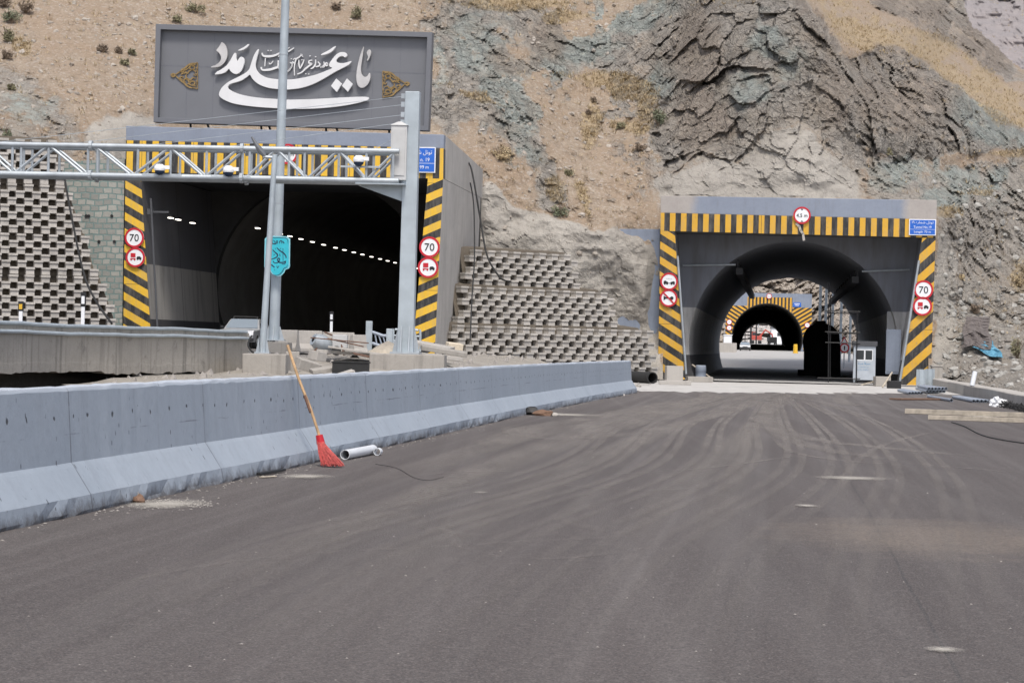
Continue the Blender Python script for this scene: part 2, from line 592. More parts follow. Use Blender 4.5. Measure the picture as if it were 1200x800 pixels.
BACK = [(900, -130, 215), (950, 0, 178), (1000, 20, 182), (1000, 60, 172), (1050, 30, 188), (1060, 60, 176), (1100, -60, 235), (1100, 40, 205), (1100, 90, 182),
        (1140, 40, 215), (1150, 100, 190), (1200, 150, 165), (1200, 90, 215), (1300, 110, 210), (1500, 160, 190), (1500, 240, 150), (1050, -130, 240), (1040, -40, 215)]
CREST = [(890, -140), (912, -60), (930, -5), (955, 12), (972, 42), (985, 58), (1010, 60), (1035, 52), (1060, 58), (1090, 80), (1130, 108), (1165, 148), (1200, 156), (1260, 175), (1500, 240), (1520, -140)]
SKYLINE = [(1108, -140), (1122, -20), (1133, 14), (1141, 30), (1152, 36), (1165, 50), (1178, 60), (1190, 76), (1203, 82), (1240, 92), (1500, 150), (1520, -140)]
f_main, f_back = rbf(MAIN), rbf(BACK)
STEP = 1.7
gx = np.arange(-250, 1462, STEP); gy = np.arange(-126, 474, STEP)
GW, GH = len(gx), len(gy)
PX, PY = [a.ravel() for a in np.meshgrid(gx, gy)]

def blob(cx, cy, rx, ry, rot=0):
    c_, s_ = math.cos(R_(rot)), math.sin(R_(rot))
    dx, dy = PX - cx, PY - cy
    a = (dx * c_ + dy * s_) / rx; b = (-dx * s_ + dy * c_) / ry
    return 1 - np.hypot(a, b)

D0 = f_main(PX, PY)
Db = f_back(PX, PY)
wob = fbm(np.stack([PX / 26, PY / 26, 0 * PX], 1), 5, 3)
wob2 = fbm(np.stack([PX / 9, PY / 9, 0 * PX + 7], 1), 4, 5)
back = sstep(sdist(PX, PY, CREST) + 5 * wob + 3 * wob2, -1.5, 2.5)
D = D0 * (1 - back) + Db * back
P0 = fan_points(PX, PY, D)

def region(poly, soft=11, amp=20):
    return sstep(sdist(PX, PY, poly) + amp * wob + amp * 0.5 * wob2, -soft, soft)

crag = region([(788, -150), (900, -150), (936, -5), (960, 15), (985, 55), (1008, 85), (1016, 112), (1016, 226), (900, 236), (770, 250), (762, 215), (768, 150), (782, 100), (788, 40)])
cragD = region([(990, 75), (1030, 55), (1060, 58), (1095, 84), (1130, 110), (1165, 150), (1165, 182), (1100, 184), (1050, 184), (1008, 172)], 4, 6)
band = np.maximum.reduce([region([(500, 45), (520, 5), (560, -6), (600, 60), (645, 180), (640, 196), (600, 172), (560, 140), (528, 172), (505, 158)]),
    region([(600, 20), (640, 8), (662, 52), (705, 42), (790, -40), (796, 120), (764, 112), (740, 100), (700, 82), (660, 92), (620, 64)]),
    region([(618, 190), (650, 186), (668, 236), (630, 244)], 5, 8), region([(748, 118), (800, 110), (790, 200), (764, 190)])])
low = region([(1012, 184), (1100, 186), (1200, 182), (1500, 245), (1500, 474), (1090, 474), (1090, 240), (1015, 240)])
right = region([(1130, 112), (1200, 150), (1500, 235), (1500, 250), (1200, 180), (1150, 172)], 5, 6)
cliffs = region([(985, -140), (1125, -140), (1140, 28), (1165, 48), (1190, 74), (1210, 98), (1180, 96), (1150, 74), (1100, 44), (1060, 26), (1020, 10)], 6, 12) * back
lrock = region([(-260, 70), (10, 76), (40, 90), (75, 120), (108, 160), (100, 190), (-260, 200)], 8, 14)
shot = np.maximum.reduce([region([(548, 226), (575, 212), (600, 240), (640, 252), (700, 270), (722, 262), (775, 300), (778, 470), (520, 470), (540, 290)], 6, 6),
    region([(768, 200), (800, 196), (835, 178), (870, 190), (905, 160), (950, 150), (985, 176), (1006, 200), (1014, 240), (768, 244)], 16, 14) * 0.95,
    region([(1096, 250), (1120, 300), (1124, 400), (1130, 470), (1092, 470)], 5, 8) * 0.8,
    region([(95, 150), (125, 128), (185, 140), (185, 200), (110, 200)], 8, 8) * 0.7])
rock = np.clip(np.maximum.reduce([crag, cragD, band, cliffs, right, lrock * 0.55, low * 0.42]), 0, 1) * (1 - 0.75 * shot)
mid = sstep(sdist(PX, PY, [(495, -30), (1100, -30), (1100, 260), (495, 260)]), -10, 20) * (1 - back)
rock = np.maximum(rock, 0.8 * mid * sstep(wob + 1.1 * wob2, 0.12, 0.4) * (1 - shot))
rock *= 1 - 0.5 * sstep(wob2 - 0.5 * wob, 0.15, 0.45) * (1 - crag)
scree = np.clip(1 - rock - shot, 0, 1)

gr = np.full(PX.shape, -1.0)
for b in [(715, 96, 48, 15, 5), (690, 150, 14, 34, 10), (590, 180, 10, 12), (650, 215, 12, 26, -20), (556, 112, 40, 7, 20), (684, 232, 8, 30, -20), (745, 108, 26, 10),
          (1010, 40, 62, 20, 32), (1070, 62, 60, 12, 30), (1120, 92, 40, 12, 35), (1180, 180, 46, 5), (850, 5, 40, 7), (600, 4, 70, 8), (1192, 322, 16, 20), (1110, 250, 20, 7),
          (1150, 226, 26, 6), (620, 5, 60, 6), (662, 20, 30, 8), (760, 128, 14, 22), (1178, 120, 40, 9, 30), (25, 55, 14, 8, 40), (740, 150, 30, 10), (1330, 200, 60, 9), (1400, 330, 50, 20)]:
    gr = np.maximum(gr, blob(*b))
gpoly = sstep(sdist(PX, PY, [(935, -8), (960, -24), (1000, 2), (1060, 28), (1110, 44), (1150, 78), (1200, 112), (1260, 140), (1260, 172), (1200, 152), (1165, 142), (1130, 104), (1090, 78), (1060, 56), (1030, 48), (1000, 60), (980, 46), (957, 10)]) + 9 * wob, -4, 5)
grass = np.maximum(sstep(gr + 0.7 * wob + 0.3 * wob2, -0.1, 0.35), gpoly * sstep(wob2 + wob, -0.9, 0.2) * back)
grass *= (1 - 0.8 * crag) * (1 - 0.8 * cragD) * (1 - shot)

te = np.full(PX.shape, -1.0)
for b in [(585, 100, 34, 100, -28), (545, 40, 34, 26), (612, 150, 22, 40), (680, 60, 70, 26, -10), (740, 20, 60, 26, -20), (775, 95, 24, 20), (640, 75, 40, 18), (560, 60, 50, 20),
          (870, 110, 30, 30), (905, 40, 26, 30), (1150, 130, 40, 30), (1100, 205, 110, 18), (1130, 225, 60, 20), (1170, 160, 40, 16), (35, 130, 40, 20), (515, 70, 16, 40), (930, 80, 20, 30)]:
    te = np.maximum(te, blob(*b))
teal = sstep(te + 0.9 * wob + 0.5 * wob2, -0.05, 0.6)
br = np.full(PX.shape, -1.0)
for b in [(818, 70, 34, 60), (830, 130, 40, 60), (640, 45, 24, 26), (1050, 120, 70, 40), (1040, 20, 120, 60), (1150, 60, 60, 40), (728, 195, 48, 32, 30), (600, 70, 30, 20), (975, 120, 30, 50)]:
    br = np.maximum(br, blob(*b))
brown = sstep(br + 0.6 * wob + 0.4 * wob2, -0.2, 0.5)

# displacement, in metres towards or away from us
strata = P0.copy()
strata[:, 0] = P0[:, 0] * 0.85 + P0[:, 2] * 0.53
strata[:, 2] = (-P0[:, 0] * 0.53 + P0[:, 2] * 0.85)
warp = np.stack([fbm(P0 / 3.0, 4, 21), fbm(P0 / 3.0, 4, 22), fbm(P0 / 3.0, 4, 23)], 1)
Q = (strata + warp * 0.8) * np.array([1.0, 0.9, 0.85])
fa, ea = facets(Q / 4.2, 31)
fb, eb = facets(Q / 1.7 + 9.1, 41, 1.3)
fc, ec = facets((strata + warp * 0.4) / 0.8 + 3.3, 51, 1.4)
hf = fbm(P0 / 0.45, 4, 77)
fd, ed = facets((P0 + warp * 0.2) / 0.4 + 5.1, 61, 1.4)
rg = ridged(strata * np.array([0.16, 0.16, 0.09]), 6, 71)
bigr = np.clip(np.maximum.reduce([crag, cragD, cliffs * 1.5]), 0, 1.5)
fr = sstep(wob + 0.8 * wob2 + 0.35, -0.3, 0.5)
disp = rock * (1.7 * bigr * fa + (0.6 + 0.25 * bigr) * fb + 0.30 * fc + 0.14 * fd + 0.12 * hf - 0.15 * bigr * rg - 0.08 * rg
               )
disp *= 0.55
disp += low * (0.22 * fb + 0.2 * fc * fr) + low * fr * 0.14 * fd
disp += scree * (0.9 * fbm(P0 / 5.0, 5, 81) + 0.14 * fbm(P0 / 0.5, 3, 82) - 0.3 * ridged(P0 * np.array([0.22, 0.1, 0.07]), 4, 83) + 0.07 * fd * sstep(wob2, 0.0, 0.5))
disp += shot * (0.55 * fbm(P0 / 2.2, 5, 91) - 0.35 * ridged(P0 / 3.0, 4, 92) + 0.05 * fc)
near_edge = np.maximum.reduce([sstep(sdist(PX, PY, [(768, 226), (1102, 226), (1102, 470), (768, 470)]), -14, 2), sstep(sdist(PX, PY, [(142, 140), (560, 140), (560, 420), (142, 420)]), -10, 2)])
disp = np.where(near_edge > 0, disp * (1 - near_edge) + np.abs(disp) * near_edge * 0.5, disp)
D = D + disp
TP = fan_points(PX, PY, D)
keep = sdist(PX, PY, SKYLINE) + 4 * wob + 3 * wob2 < 0
keep &= sdist(PX, PY, [(779, 240), (1091, 243), (1086, 476), (777, 476)]) < 0
keep &= sdist(PX, PY, [(153, 154), (513, 164), (505, 476), (150, 476)]) < 0
keep &= ~((PX < 524) & (PY > 392))
keep &= ~((PX < 775) & (PX > 500) & (PY > 452))

t = NT('hillside_rock_and_scree')
o = t.obj()
def attr(n):
    x = t.n('ShaderNodeAttribute', attribute_name=n); return x.outputs['Fac']
a_rock, a_teal, a_brown, a_grass, a_shot, a_far = [attr(k) for k in ('rock', 'teal', 'brown', 'grass', 'shot', 'crag')]
n1 = t.noise(o, 0.35, 8, 0.7)
n2 = t.noise(o, 1.6, 8, 0.72)
n3 = t.noise(o, 6.0, 6, 0.72)
n4 = t.noise(t.mapped(o, (1.3, 1.3, 0.5), 0), 1.0, 8, 0.75, 1.2)
vo = t.voro(o, 9.0, 'F1', 'Color')
vg = t.sep(vo)[0]
vo2 = t.sep(t.voro(o, 1.4, 'F1', 'Color'))[1]
screec = t.mix(t.ramp(n2, 0.35, 0.68), (0.262, 0.204, 0.150), (0.365, 0.296, 0.222))
screec = t.mix(t.ramp(n1, 0.42, 0.62), screec, (0.305, 0.228, 0.158))
screec = t.mix(t.math('MULTIPLY', t.ramp(n3, 0.52, 0.75), 0.55), screec, (0.52, 0.46, 0.40))
screec = t.mix(t.math('MULTIPLY', t.ramp(n3, 0.46, 0.3), 0.5), screec, (0.17, 0.125, 0.09))
screec = t.mix(t.math('MULTIPLY', t.math('GREATER_THAN', vg, 0.9), 0.35), screec, (0.50, 0.46, 0.42))
n7 = t.noise(o, 16, 4, 0.8)
screec = t.mix(t.math('MULTIPLY', t.ramp(n7, 0.5, 0.32), 0.5), screec, (0.14, 0.11, 0.085))
rockc = t.mix(t.ramp(n2, 0.3, 0.7), (0.275, 0.248, 0.215), (0.48, 0.44, 0.385))
rockc = t.mix(t.math('MULTIPLY', a_teal, 0.82), rockc, t.mix(t.ramp(n2, 0.3, 0.65), (0.245, 0.29, 0.268), (0.45, 0.50, 0.465)))
rockc = t.mix(t.math('MULTIPLY', a_brown, 0.7), rockc, t.mix(t.ramp(n2, 0.3, 0.7), (0.235, 0.185, 0.145), (0.41, 0.335, 0.265)))
rockc = t.mix(t.math('MULTIPLY', t.ramp(n1, 0.5, 0.66), 0.6), rockc, (0.40, 0.335, 0.26))
rockc = t.mix(t.math('MULTIPLY', t.ramp(n3, 0.55, 0.75), 0.5), rockc, (0.50, 0.48, 0.45))
rockc = t.mix(t.math('MULTIPLY', t.ramp(n7, 0.5, 0.34), 0.38), rockc, (0.11, 0.10, 0.09))
wpn = t.n('ShaderNodeTexNoise'); wpn.inputs['Scale'].default_value = 0.9; wpn.inputs['Detail'].default_value = 5; t.l(o, wpn.inputs['Vector'])
wpa = t.n('ShaderNodeVectorMath', operation='MULTIPLY_ADD'); t.l(wpn.outputs['Color'], wpa.inputs[0]); wpa.inputs[1].default_value = (1.6, 1.6, 1.6); t.l(o, wpa.inputs[2])
ck1 = t.ramp(t.voro(t.mapped(wpa.outputs[0], (1.0, 1.0, 0.6), 0.4), 0.75, 'DISTANCE_TO_EDGE'), 0.045, 0.0)
ck2 = t.ramp(t.voro(t.mapped(wpa.outputs[0], (0.7, 1.0, 1.2), 0.9), 2.1, 'DISTANCE_TO_EDGE'), 0.05, 0.0)
crk = t.math('MAXIMUM', ck1, t.math('MULTIPLY', ck2, 0.7))
rockc = t.mix(t.math('MULTIPLY', crk, 0.34), rockc, (0.06, 0.054, 0.05))
rockc = t.mix(t.math('MULTIPLY', t.ramp(n7, 0.53, 0.7), 0.5), rockc, (0.50, 0.47, 0.43))
rockc = t.mix(t.math('MULTIPLY', t.ramp(n4, 0.46, 0.34), 0.28), rockc, (0.10, 0.09, 0.082))
rockc = t.mix(t.math('MULTIPLY', t.math('SUBTRACT', vo2, 0.4), 0.35, 0, True), rockc, (0.42, 0.37, 0.31))
shotc = t.mix(t.ramp(n1, 0.35, 0.65), (0.31, 0.285, 0.25), (0.42, 0.39, 0.345))
shotc = t.mix(t.math('MULTIPLY', t.ramp(n4, 0.5, 0.7), 0.55), shotc, (0.21, 0.195, 0.175))
shotc = t.mix(t.math('MULTIPLY', t.ramp(n3, 0.5, 0.75), 0.3), shotc, (0.20, 0.185, 0.165))
grassc = t.mix(t.ramp(n3, 0.35, 0.7), (0.25, 0.185, 0.10), (0.46, 0.36, 0.22))
cc = t.mix(t.ramp(t.math('ADD', a_rock, t.math('MULTIPLY', t.math('SUBTRACT', n2, 0.5), 0.9)), 0.3, 0.6), screec, rockc)
cc = t.mix(t.ramp(t.math('ADD', a_shot, t.math('MULTIPLY', t.math('SUBTRACT', n2, 0.5), 0.7)), 0.35, 0.65), cc, shotc)
cc = t.mix(t.math('MULTIPLY', t.ramp(t.math('ADD', a_grass, t.math('MULTIPLY', t.math('SUBTRACT', n2, 0.5), 1.4)), 0.25, 0.95), 0.6), cc, grassc)
t.col(cc)
t.rough(0.95)
hh = t.math('ADD', t.math('MULTIPLY', n2, 1.0), t.math('MULTIPLY', n3, 0.6))
hh = t.math('ADD', hh, t.math('MULTIPLY', vg, 0.15))
hh = t.math('ADD', hh, t.math('MULTIPLY', n7, 0.35))
hh = t.math('SUBTRACT', hh, t.math('MULTIPLY', t.math('MULTIPLY', crk, a_rock), 0.5))
x = t.n('ShaderNodeBump'); x.inputs['Distance'].default_value = 0.35
t.l(t.math('ADD', 0.55, t.math('MULTIPLY', a_rock, 0.45)), x.inputs['Strength'])
t.l(hh, x.inputs['Height']); t.l(x.outputs[0], t.b.inputs['Normal'])
MT['hill'] = t.m
hill = grid_mesh('hillside', TP, GW, GH, keep, dict(rock=np.maximum(rock, 0.62 * low + 0.25 * low * sstep(wob2, -0.2, 0.4)) * (1 - 0.75 * shot), teal=teal, brown=brown, grass=grass, shot=shot, crag=crag), MT['hill'])
tag(hill, kind='structure')

def hill_at(px, py):
    i = int(round((py - gy[0]) / STEP)); j = int(round((px - gx[0]) / STEP))
    i = max(0, min(GH - 1, i)); j = max(0, min(GW - 1, j))
    return Vector(TP[i * GW + j])
def mask_at(arr, px, py):
    i = int(round((py - gy[0]) / STEP)); j = int(round((px - gx[0]) / STEP))
    return arr[max(0, min(GH - 1, i)) * GW + max(0, min(GW - 1, j))]

# other hills: behind the second tunnel, beyond the third, and the far range
def plain_hill(name, x0, x1, y0, y1, step, ctrl, amp, cols, cutpoly=None, top=None, fsc=8.0):
    ax = np.arange(x0, x1 + step, step); ay = np.arange(y0, y1 + step, step)
    A, B = [q.ravel() for q in np.meshgrid(ax, ay)]
    d = rbf(ctrl)(A, B)
    p = fan_points(A, B, d)
    fv, fe = facets((p + fbm(p / fsc, 4, 5)[:, None] * fsc * 0.4) / fsc, 15)
    fv2, fe = facets(p / (fsc * 0.35), 16)
    d = d + amp * (0.8 * fv + 0.45 * fv2 + 0.9 * fbm(p / (fsc * 2.5), 5, 8) - 0.5 * ridged(p / (fsc * 3), 5, 9))
    k = np.ones(A.shape, bool)
    if cutpoly is not None: k &= sdist(A, B, cutpoly) < 0
    if top is not None: k &= sdist(A, B, top) + 6 * fbm(np.stack([A / 30, B / 30, 0 * A], 1), 5, 2) < 0
    tt = NT(name + '_ground')
    oo = tt.obj()
    a = tt.noise(oo, 0.8 / fsc, 8, 0.7); b = tt.noise(oo, 4.0 / fsc, 8, 0.75)
    c = tt.mix(tt.ramp(a, 0.35, 0.65), cols[0], cols[1])
    c = tt.mix(tt.math('MULTIPLY', tt.ramp(b, 0.45, 0.7), 0.7), c, cols[2])
    tt.col(c); tt.rough(0.95)
    tt.bump(b, 0.8, fsc * 0.15)
    ob = grid_mesh(name, fan_points(A, B, d), len(ax), len(ay), k, {}, tt.m)
    return tag(ob, kind='structure')

plain_hill('gorge_hillside', 780, 1110, 290, 425, 1.5, [(780, 300, 440), (1110, 300, 400), (780, 420, 395), (1110, 420, 300), (950, 300, 440), (950, 420, 392), (1000, 420, 345), (1020, 360, 390)],
           5.0, [(0.34, 0.29, 0.24), (0.44, 0.39, 0.33), (0.20, 0.175, 0.15)], cutpoly=[(851, 363), (951, 366), (950, 430), (849, 430)], fsc=5.0)
plain_hill('quarry_hillside', 840, 950, 340, 412, 1.2, [(840, 340, 1200), (950, 340, 1250), (840, 400, 980), (950, 400, 980), (900, 385, 1010)],
           14.0, [(0.50, 0.46, 0.42), (0.62, 0.58, 0.54), (0.36, 0.33, 0.30)], fsc=16.0)
plain_hill('far_mountain', 1040, 1700, -200, 180, 3.0, [(1040, -200, 1750), (1700, -200, 1750), (1040, 170, 1250), (1700, 170, 1250), (1300, 0, 1500), (1120, 0, 1520)],
           9.0, [(0.30, 0.275, 0.275), (0.35, 0.31, 0.30), (0.25, 0.237, 0.238)], fsc=26.0)  # distance haze put into the ground colours as paler tones

# ------------------------------------------------------------------ ground and roads
def sheet(name, pts, m, kind='structure', z=None):
    mb = MB()
    mb.add([(p[0], p[1], p[2] if len(p) > 2 else z) for p in pts], [tuple(range(len(pts)))])
    return tag(mb.build(name, m), kind=kind)

t = NT('dirt_ground')
o = t.obj()
t.col(t.mix(t.ramp(t.noise(o, 0.4, 8, 0.7), 0.35, 0.65), (0.20, 0.17, 0.14), (0.36, 0.32, 0.27)))
t.rough(0.95); t.bump(t.noise(o, 3, 8, 0.7), 0.6, 0.1)
MT['dirt'] = t.m
gm = MB()
gm.add([(-3000, -200, -0.35), (3000, -200, -0.35), (3000, 4000, -0.35), (-3000, 4000, -0.35)], [(0, 1, 2, 3)])
tag(gm.build('ground', MT['dirt']), kind='structure')

AX = 0.1163                                   # the road runs along (AX, 1)
t = NT('dusty_asphalt')
o = t.obj()
ang = math.atan(AX)
ro = t.mapped(o, (1, 1, 1), ang)
s1 = t.noise(t.mapped(ro, (2.4, 0.010, 1)), 1.0, 5, 0.6)
s2 = t.noise(t.mapped(ro, (6.5, 0.022, 1)), 1.0, 4, 0.6)
s3 = t.noise(t.mapped(o, (1.8, 0.012, 1), -0.17), 1.0, 5, 0.6)
big = t.noise(o, 0.12, 5, 0.6)
xx, yy, zz = t.sep(o)
grain = t.noise(o, 70, 3, 0.7)
grain2 = t.noise(o, 22, 4, 0.75)
speck = t.voro(o, 55)
base = t.mix(t.ramp(big, 0.35, 0.65), (0.056, 0.045, 0.041), (0.068, 0.055, 0.050))
bnd = t.noise(t.mapped(ro, (0.9, 0.03, 1)), 1.0, 4, 0.6)
base = t.mix(t.math('MULTIPLY', t.ramp(bnd, 0.42, 0.62), 0.55), base, (0.088, 0.073, 0.067))
crn = t.noise(t.mapped(ro, (0.25, 0.05, 1)), 1.0, 6, 0.65)
seam = t.math('LESS_THAN', t.math('ABSOLUTE', t.math('SUBTRACT', t.math('ADD', t.sep(ro)[0], t.math('MULTIPLY', crn, 0.25)), 1.05)), 0.012)
base = t.mix(t.math('MULTIPLY', seam, 0.7), base, (0.03, 0.027, 0.026))
dustf = t.math('MULTIPLY', t.ramp(s1, 0.48, 0.66), 0.28)
dustf = t.math('ADD', dustf, t.math('MULTIPLY', t.ramp(s2, 0.5, 0.66), 0.18))
dustf = t.math('ADD', dustf, t.math('MULTIPLY', t.ramp(s3, 0.5, 0.66), 0.2))
dustf = t.math('MULTIPLY', dustf, t.math('ADD', 0.35, t.math('MULTIPLY', t.ramp(yy, 8, 60), 0.65)))
dustf = t.math('MULTIPLY', dustf, t.math('ADD', 0.75, t.math('MULTIPLY', grain2, 0.5)))
dustf = t.math('ADD', dustf, t.math('MULTIPLY', t.ramp(yy, 50, 96), 0.22), 0, True)
cc = t.mix(dustf, base, (0.25, 0.232, 0.22))
dk = t.noise(t.mapped(ro, (0.7, 0.12, 1)), 1.0, 6, 0.7)
cc = t.mix(t.math('MULTIPLY', t.ramp(dk, 0.56, 0.75), 0.2), cc, (0.05, 0.045, 0.045))
cc = t.mix(t.math('MULTIPLY', t.ramp(grain, 0.5, 0.72), 0.75), cc, (0.22, 0.20, 0.19))
cc = t.mix(t.math('MULTIPLY', t.ramp(grain2, 0.52, 0.3), 0.7), cc, (0.04, 0.036, 0.036))
st1 = t.sep(t.voro(o, 100, 'F1', 'Color'))
cc = t.mix(t.math('MULTIPLY', t.math('GREATER_THAN', st1[0], 0.84), 0.38), cc, (0.19, 0.172, 0.16))
cc = t.mix(t.math('MULTIPLY', t.math('LESS_THAN', st1[0], 0.2), 0.5), cc, (0.028, 0.025, 0.024))
st2 = t.sep(t.voro(o, 24, 'F1', 'Color'))
cc = t.mix(t.math('MULTIPLY', t.math('GREATER_THAN', st2[1], 0.95), 0.22), cc, (0.17, 0.15, 0.14))
sand = t.math('ADD', t.math('POWER', t.math('MULTIPLY', t.math('SUBTRACT', xx, 3.75), 0.62), 2.0), t.math('POWER', t.math('MULTIPLY', t.math('SUBTRACT', yy, 20.2), 0.42), 2.0))
sandf = t.math('MULTIPLY', t.ramp(t.math('ADD', sand, t.math('MULTIPLY', t.math('SUBTRACT', t.noise(o, 1.7, 6, 0.75), 0.5), 2.4)), 1.0, 0.0), 0.38)
cc = t.mix(t.math('MULTIPLY', sandf, t.ramp(grain2, 0.3, 0.6)), cc, (0.30, 0.24, 0.18))
t.col(cc)
t.rough(t.math('ADD', 0.72, t.math('MULTIPLY', grain2, 0.2)))
t.bump(t.math('ADD', t.math('MULTIPLY', grain, 0.5), t.math('ADD', grain2, t.math('MULTIPLY', speck, 0.6))), 0.4, 0.012)
MT['asphalt'] = t.m
kx = lambda y: 15.5 + 0.1105 * (y - 68.6)
sheet('road', [(-26, -30), (kx(-30), -30), (kx(106), 106), (27, 108), (27, 112), (-26, 112)], MT['asphalt'], z=0.0)
sheet('verge', [(kx(-30) + 0.02, -30), (70, -30), (70, 120), (27.2, 112), (27.2, 108), (kx(106) + 0.02, 105.9)], MT['dirt'], z=-0.03)

t = NT('dusty_concrete_slab')
o = t.obj()
a = t.noise(o, 0.7, 6, 0.7); b = t.noise(t.mapped(o, (1.5, 0.2, 1)), 1.0, 6, 0.7)
c = t.mix(t.ramp(a, 0.35, 0.65), (0.40, 0.385, 0.36), (0.52, 0.505, 0.48))
c = t.mix(t.math('MULTIPLY', t.ramp(b, 0.52, 0.7), 0.45), c, (0.24, 0.225, 0.21))
t.col(c); t.rough(0.9); t.bump(t.noise(o, 8, 5), 0.2, 0.03)
MT['slab'] = t.m
# pale apron in front of the right portal: ragged near edge
pts = []
rr = random.Random(5)
e0, e1 = gp(752, 459), gp(1052, 461.5)
for k in range(41):
    f = k / 40
    p = e0.lerp(e1, f)
    pts.append((p.x, p.y + rr.uniform(-1.6, 1.6), 0.004))
pts += [(27, 90, 0.004), (27, 112, 0.004), (4, 118, 0.004)]
sheet('apron', pts, MT['slab'])
def axis_x(y): return 14.3 + (y - 117) * AX
tr = MB()
prof = [(111.5, 0.004), (150, 0.004), (181, 0.1), (230, 0.45), (300, 0.95), (385, 1.5), (500, 2.2), (695, 3.3), (900, 4.2), (990, 4.6)]
vs, fs = [], []
for y, z in prof:
    xc = axis_x(y) if y < 385 else axis_x(385) + (y - 385) * 0.1056
    hw = 30 if y > 183 else 8
    vs += [(xc - hw, y, z), (xc + hw, y, z)]
for k in range(len(prof) - 1):
    fs.append((2 * k, 2 * k + 1, 2 * k + 3, 2 * k + 2))
tr.add(vs, fs)
MT['far_road'] = concrete('worn_pale_road', (0.42, 0.41, 0.395), 0.3, 0.2, 0.5, 0.2)
tag(tr.build('tunnel_road', MT['far_road']), kind='structure')

# dust tracks swept by tyres on the asphalt
t = NT('tyre_dust')
o = t.obj()
tr_ = t.n('ShaderNodeBsdfTransparent')
mx = t.n('ShaderNodeMixShader')
al = t.n('ShaderNodeAttribute', attribute_name='edge').outputs['Fac']
nn = t.ramp(t.noise(t.mapped(o, (1.2, 0.25, 1)), 1.3, 6, 0.7), 0.25, 0.6)
n5 = t.ramp(t.noise(o, 22, 4, 0.75), 0.3, 0.7)
t.l(t.math('MULTIPLY', t.math('MULTIPLY', t.math('MULTIPLY', al, 1.15), t.math('ADD', 0.22, t.math('MULTIPLY', t.ramp(t.sep(o)[1], 16, 45), 0.78))), t.math('MULTIPLY', nn, n5), 0, True), mx.inputs[0])
t.col((0.25, 0.225, 0.205)); t.rough(0.9)
t.l(tr_.outputs[0], mx.inputs[1]); t.l(t.b.outputs[0], mx.inputs[2]); t.l(mx.outputs[0], t.out.inputs[0])
MT['dust'] = t.m
def track_mesh(paths):
    v, f, e = [], [], []
    for pi, (pts, wd) in enumerate(paths):
        P = bez([gp(*p) for p in pts], 10)
        b = len(v)
        n = len(P)
        for i, p in enumerate(P):
            tg = (P[min(i + 1, n - 1)] - P[max(i - 1, 0)]); tg.z = 0; tg.normalize()
            s_ = Vector((tg.y, -tg.x, 0))
            fe = min(1, i / 6, (n - 1 - i) / 6)
            for q, ev in ((-1, 0), (-0.5, 1), (0.5, 1), (1, 0)):
                v.append(tuple(p + s_ * (q * wd) + Vector((0, 0, 0.004 + 0.00008 * pi))))
                e.append(ev * fe)
        for i in range(n - 1):
            for q in range(3):
                f.append((b + i * 4 + q, b + i * 4 + q + 1, b + (i + 1) * 4 + q + 1, b + (i + 1) * 4 + q))
    me = bpy.data.meshes.new('tyre_tracks')
    me.from_pydata(v, [], f)
    a = me.attributes.new('edge', 'FLOAT', 'POINT')
    a.data.foreach_set('value', e)
    me.materials.append(MT['dust'])
    ob = bpy.data.objects.new('tyre_tracks', me)
    C.objects.link(ob)
    return tag(ob, kind='stuff')
paths = [([(905, 459), (870, 466), (760, 492), (600, 540), (400, 620), (100, 740)], 0.35),
         ([(915, 459), (890, 467), (790, 500), (650, 560), (480, 650), (300, 770)], 0.35),
         ([(900, 459), (840, 466), (700, 495), (600, 515), (400, 580)], 0.4),
         ([(890, 460), (800, 470), (690, 490), (610, 505), (560, 530)], 0.4),
         ([(925, 460), (905, 475), (880, 500), (800, 570), (700, 660)], 0.25),
         ([(930, 460), (905, 472), (902, 492), (940, 512), (1040, 525), (1150, 535)], 0.3),
         ([(915, 462), (900, 478), (905, 502), (960, 525), (1060, 540)], 0.25),
         ([(560, 555), (500, 580), (478, 600), (500, 617), (560, 628)], 0.12),
         ([(720, 560), (672, 595), (660, 606), (690, 618), (760, 628)], 0.12),
         ([(1000, 458), (985, 466), (988, 472), (1010, 476)], 0.35),
         ([(830, 458), (825, 466), (780, 476), (700, 484)], 0.35),
         ([(940, 461), (890, 490), (860, 560), (820, 640)], 0.2),
         ([(880, 459), (770, 482), (640, 520), (470, 590), (250, 690)], 0.3),
         ([(600, 498), (606, 508), (660, 514), (760, 505), (870, 478), (910, 462)], 0.25)]
for k in range(9):                                # pairs of wheel marks running along the road
    y0_ = 462 + 2 * k
    xa = 610 + 62 * k
    xb = (-60, 60, 170, 330, 470, 600, 760, 930, 1120)[k]
    for off in (0, 1):
        paths.append(([(905 + (xa - 905) * 0.12 + off * 5, 461), (xa + off * 8 + (905 - xa) * 0.45, 492), (xa + off * 20 + (905 - xa) * 0.1, 545), ((xa + xb) / 2 + off * 36, 640), (xb + off * 60, 790)], 0.08))
paths += [([(905, 512), (930, 530), (1000, 541), (1100, 546), (1210, 556)], 0.07), ([(640, 566), (700, 572), (780, 574), (860, 566)], 0.06), ([(520, 600), (540, 640), (640, 655), (780, 640)], 0.06),
          ([(1100, 505), (1040, 520), (1000, 545), (985, 600)], 0.08), ([(470, 560), (560, 552), (690, 556), (830, 548), (960, 530)], 0.06), ([(100, 690), (300, 655), (520, 640), (760, 628)], 0.05)]
track_mesh(paths)

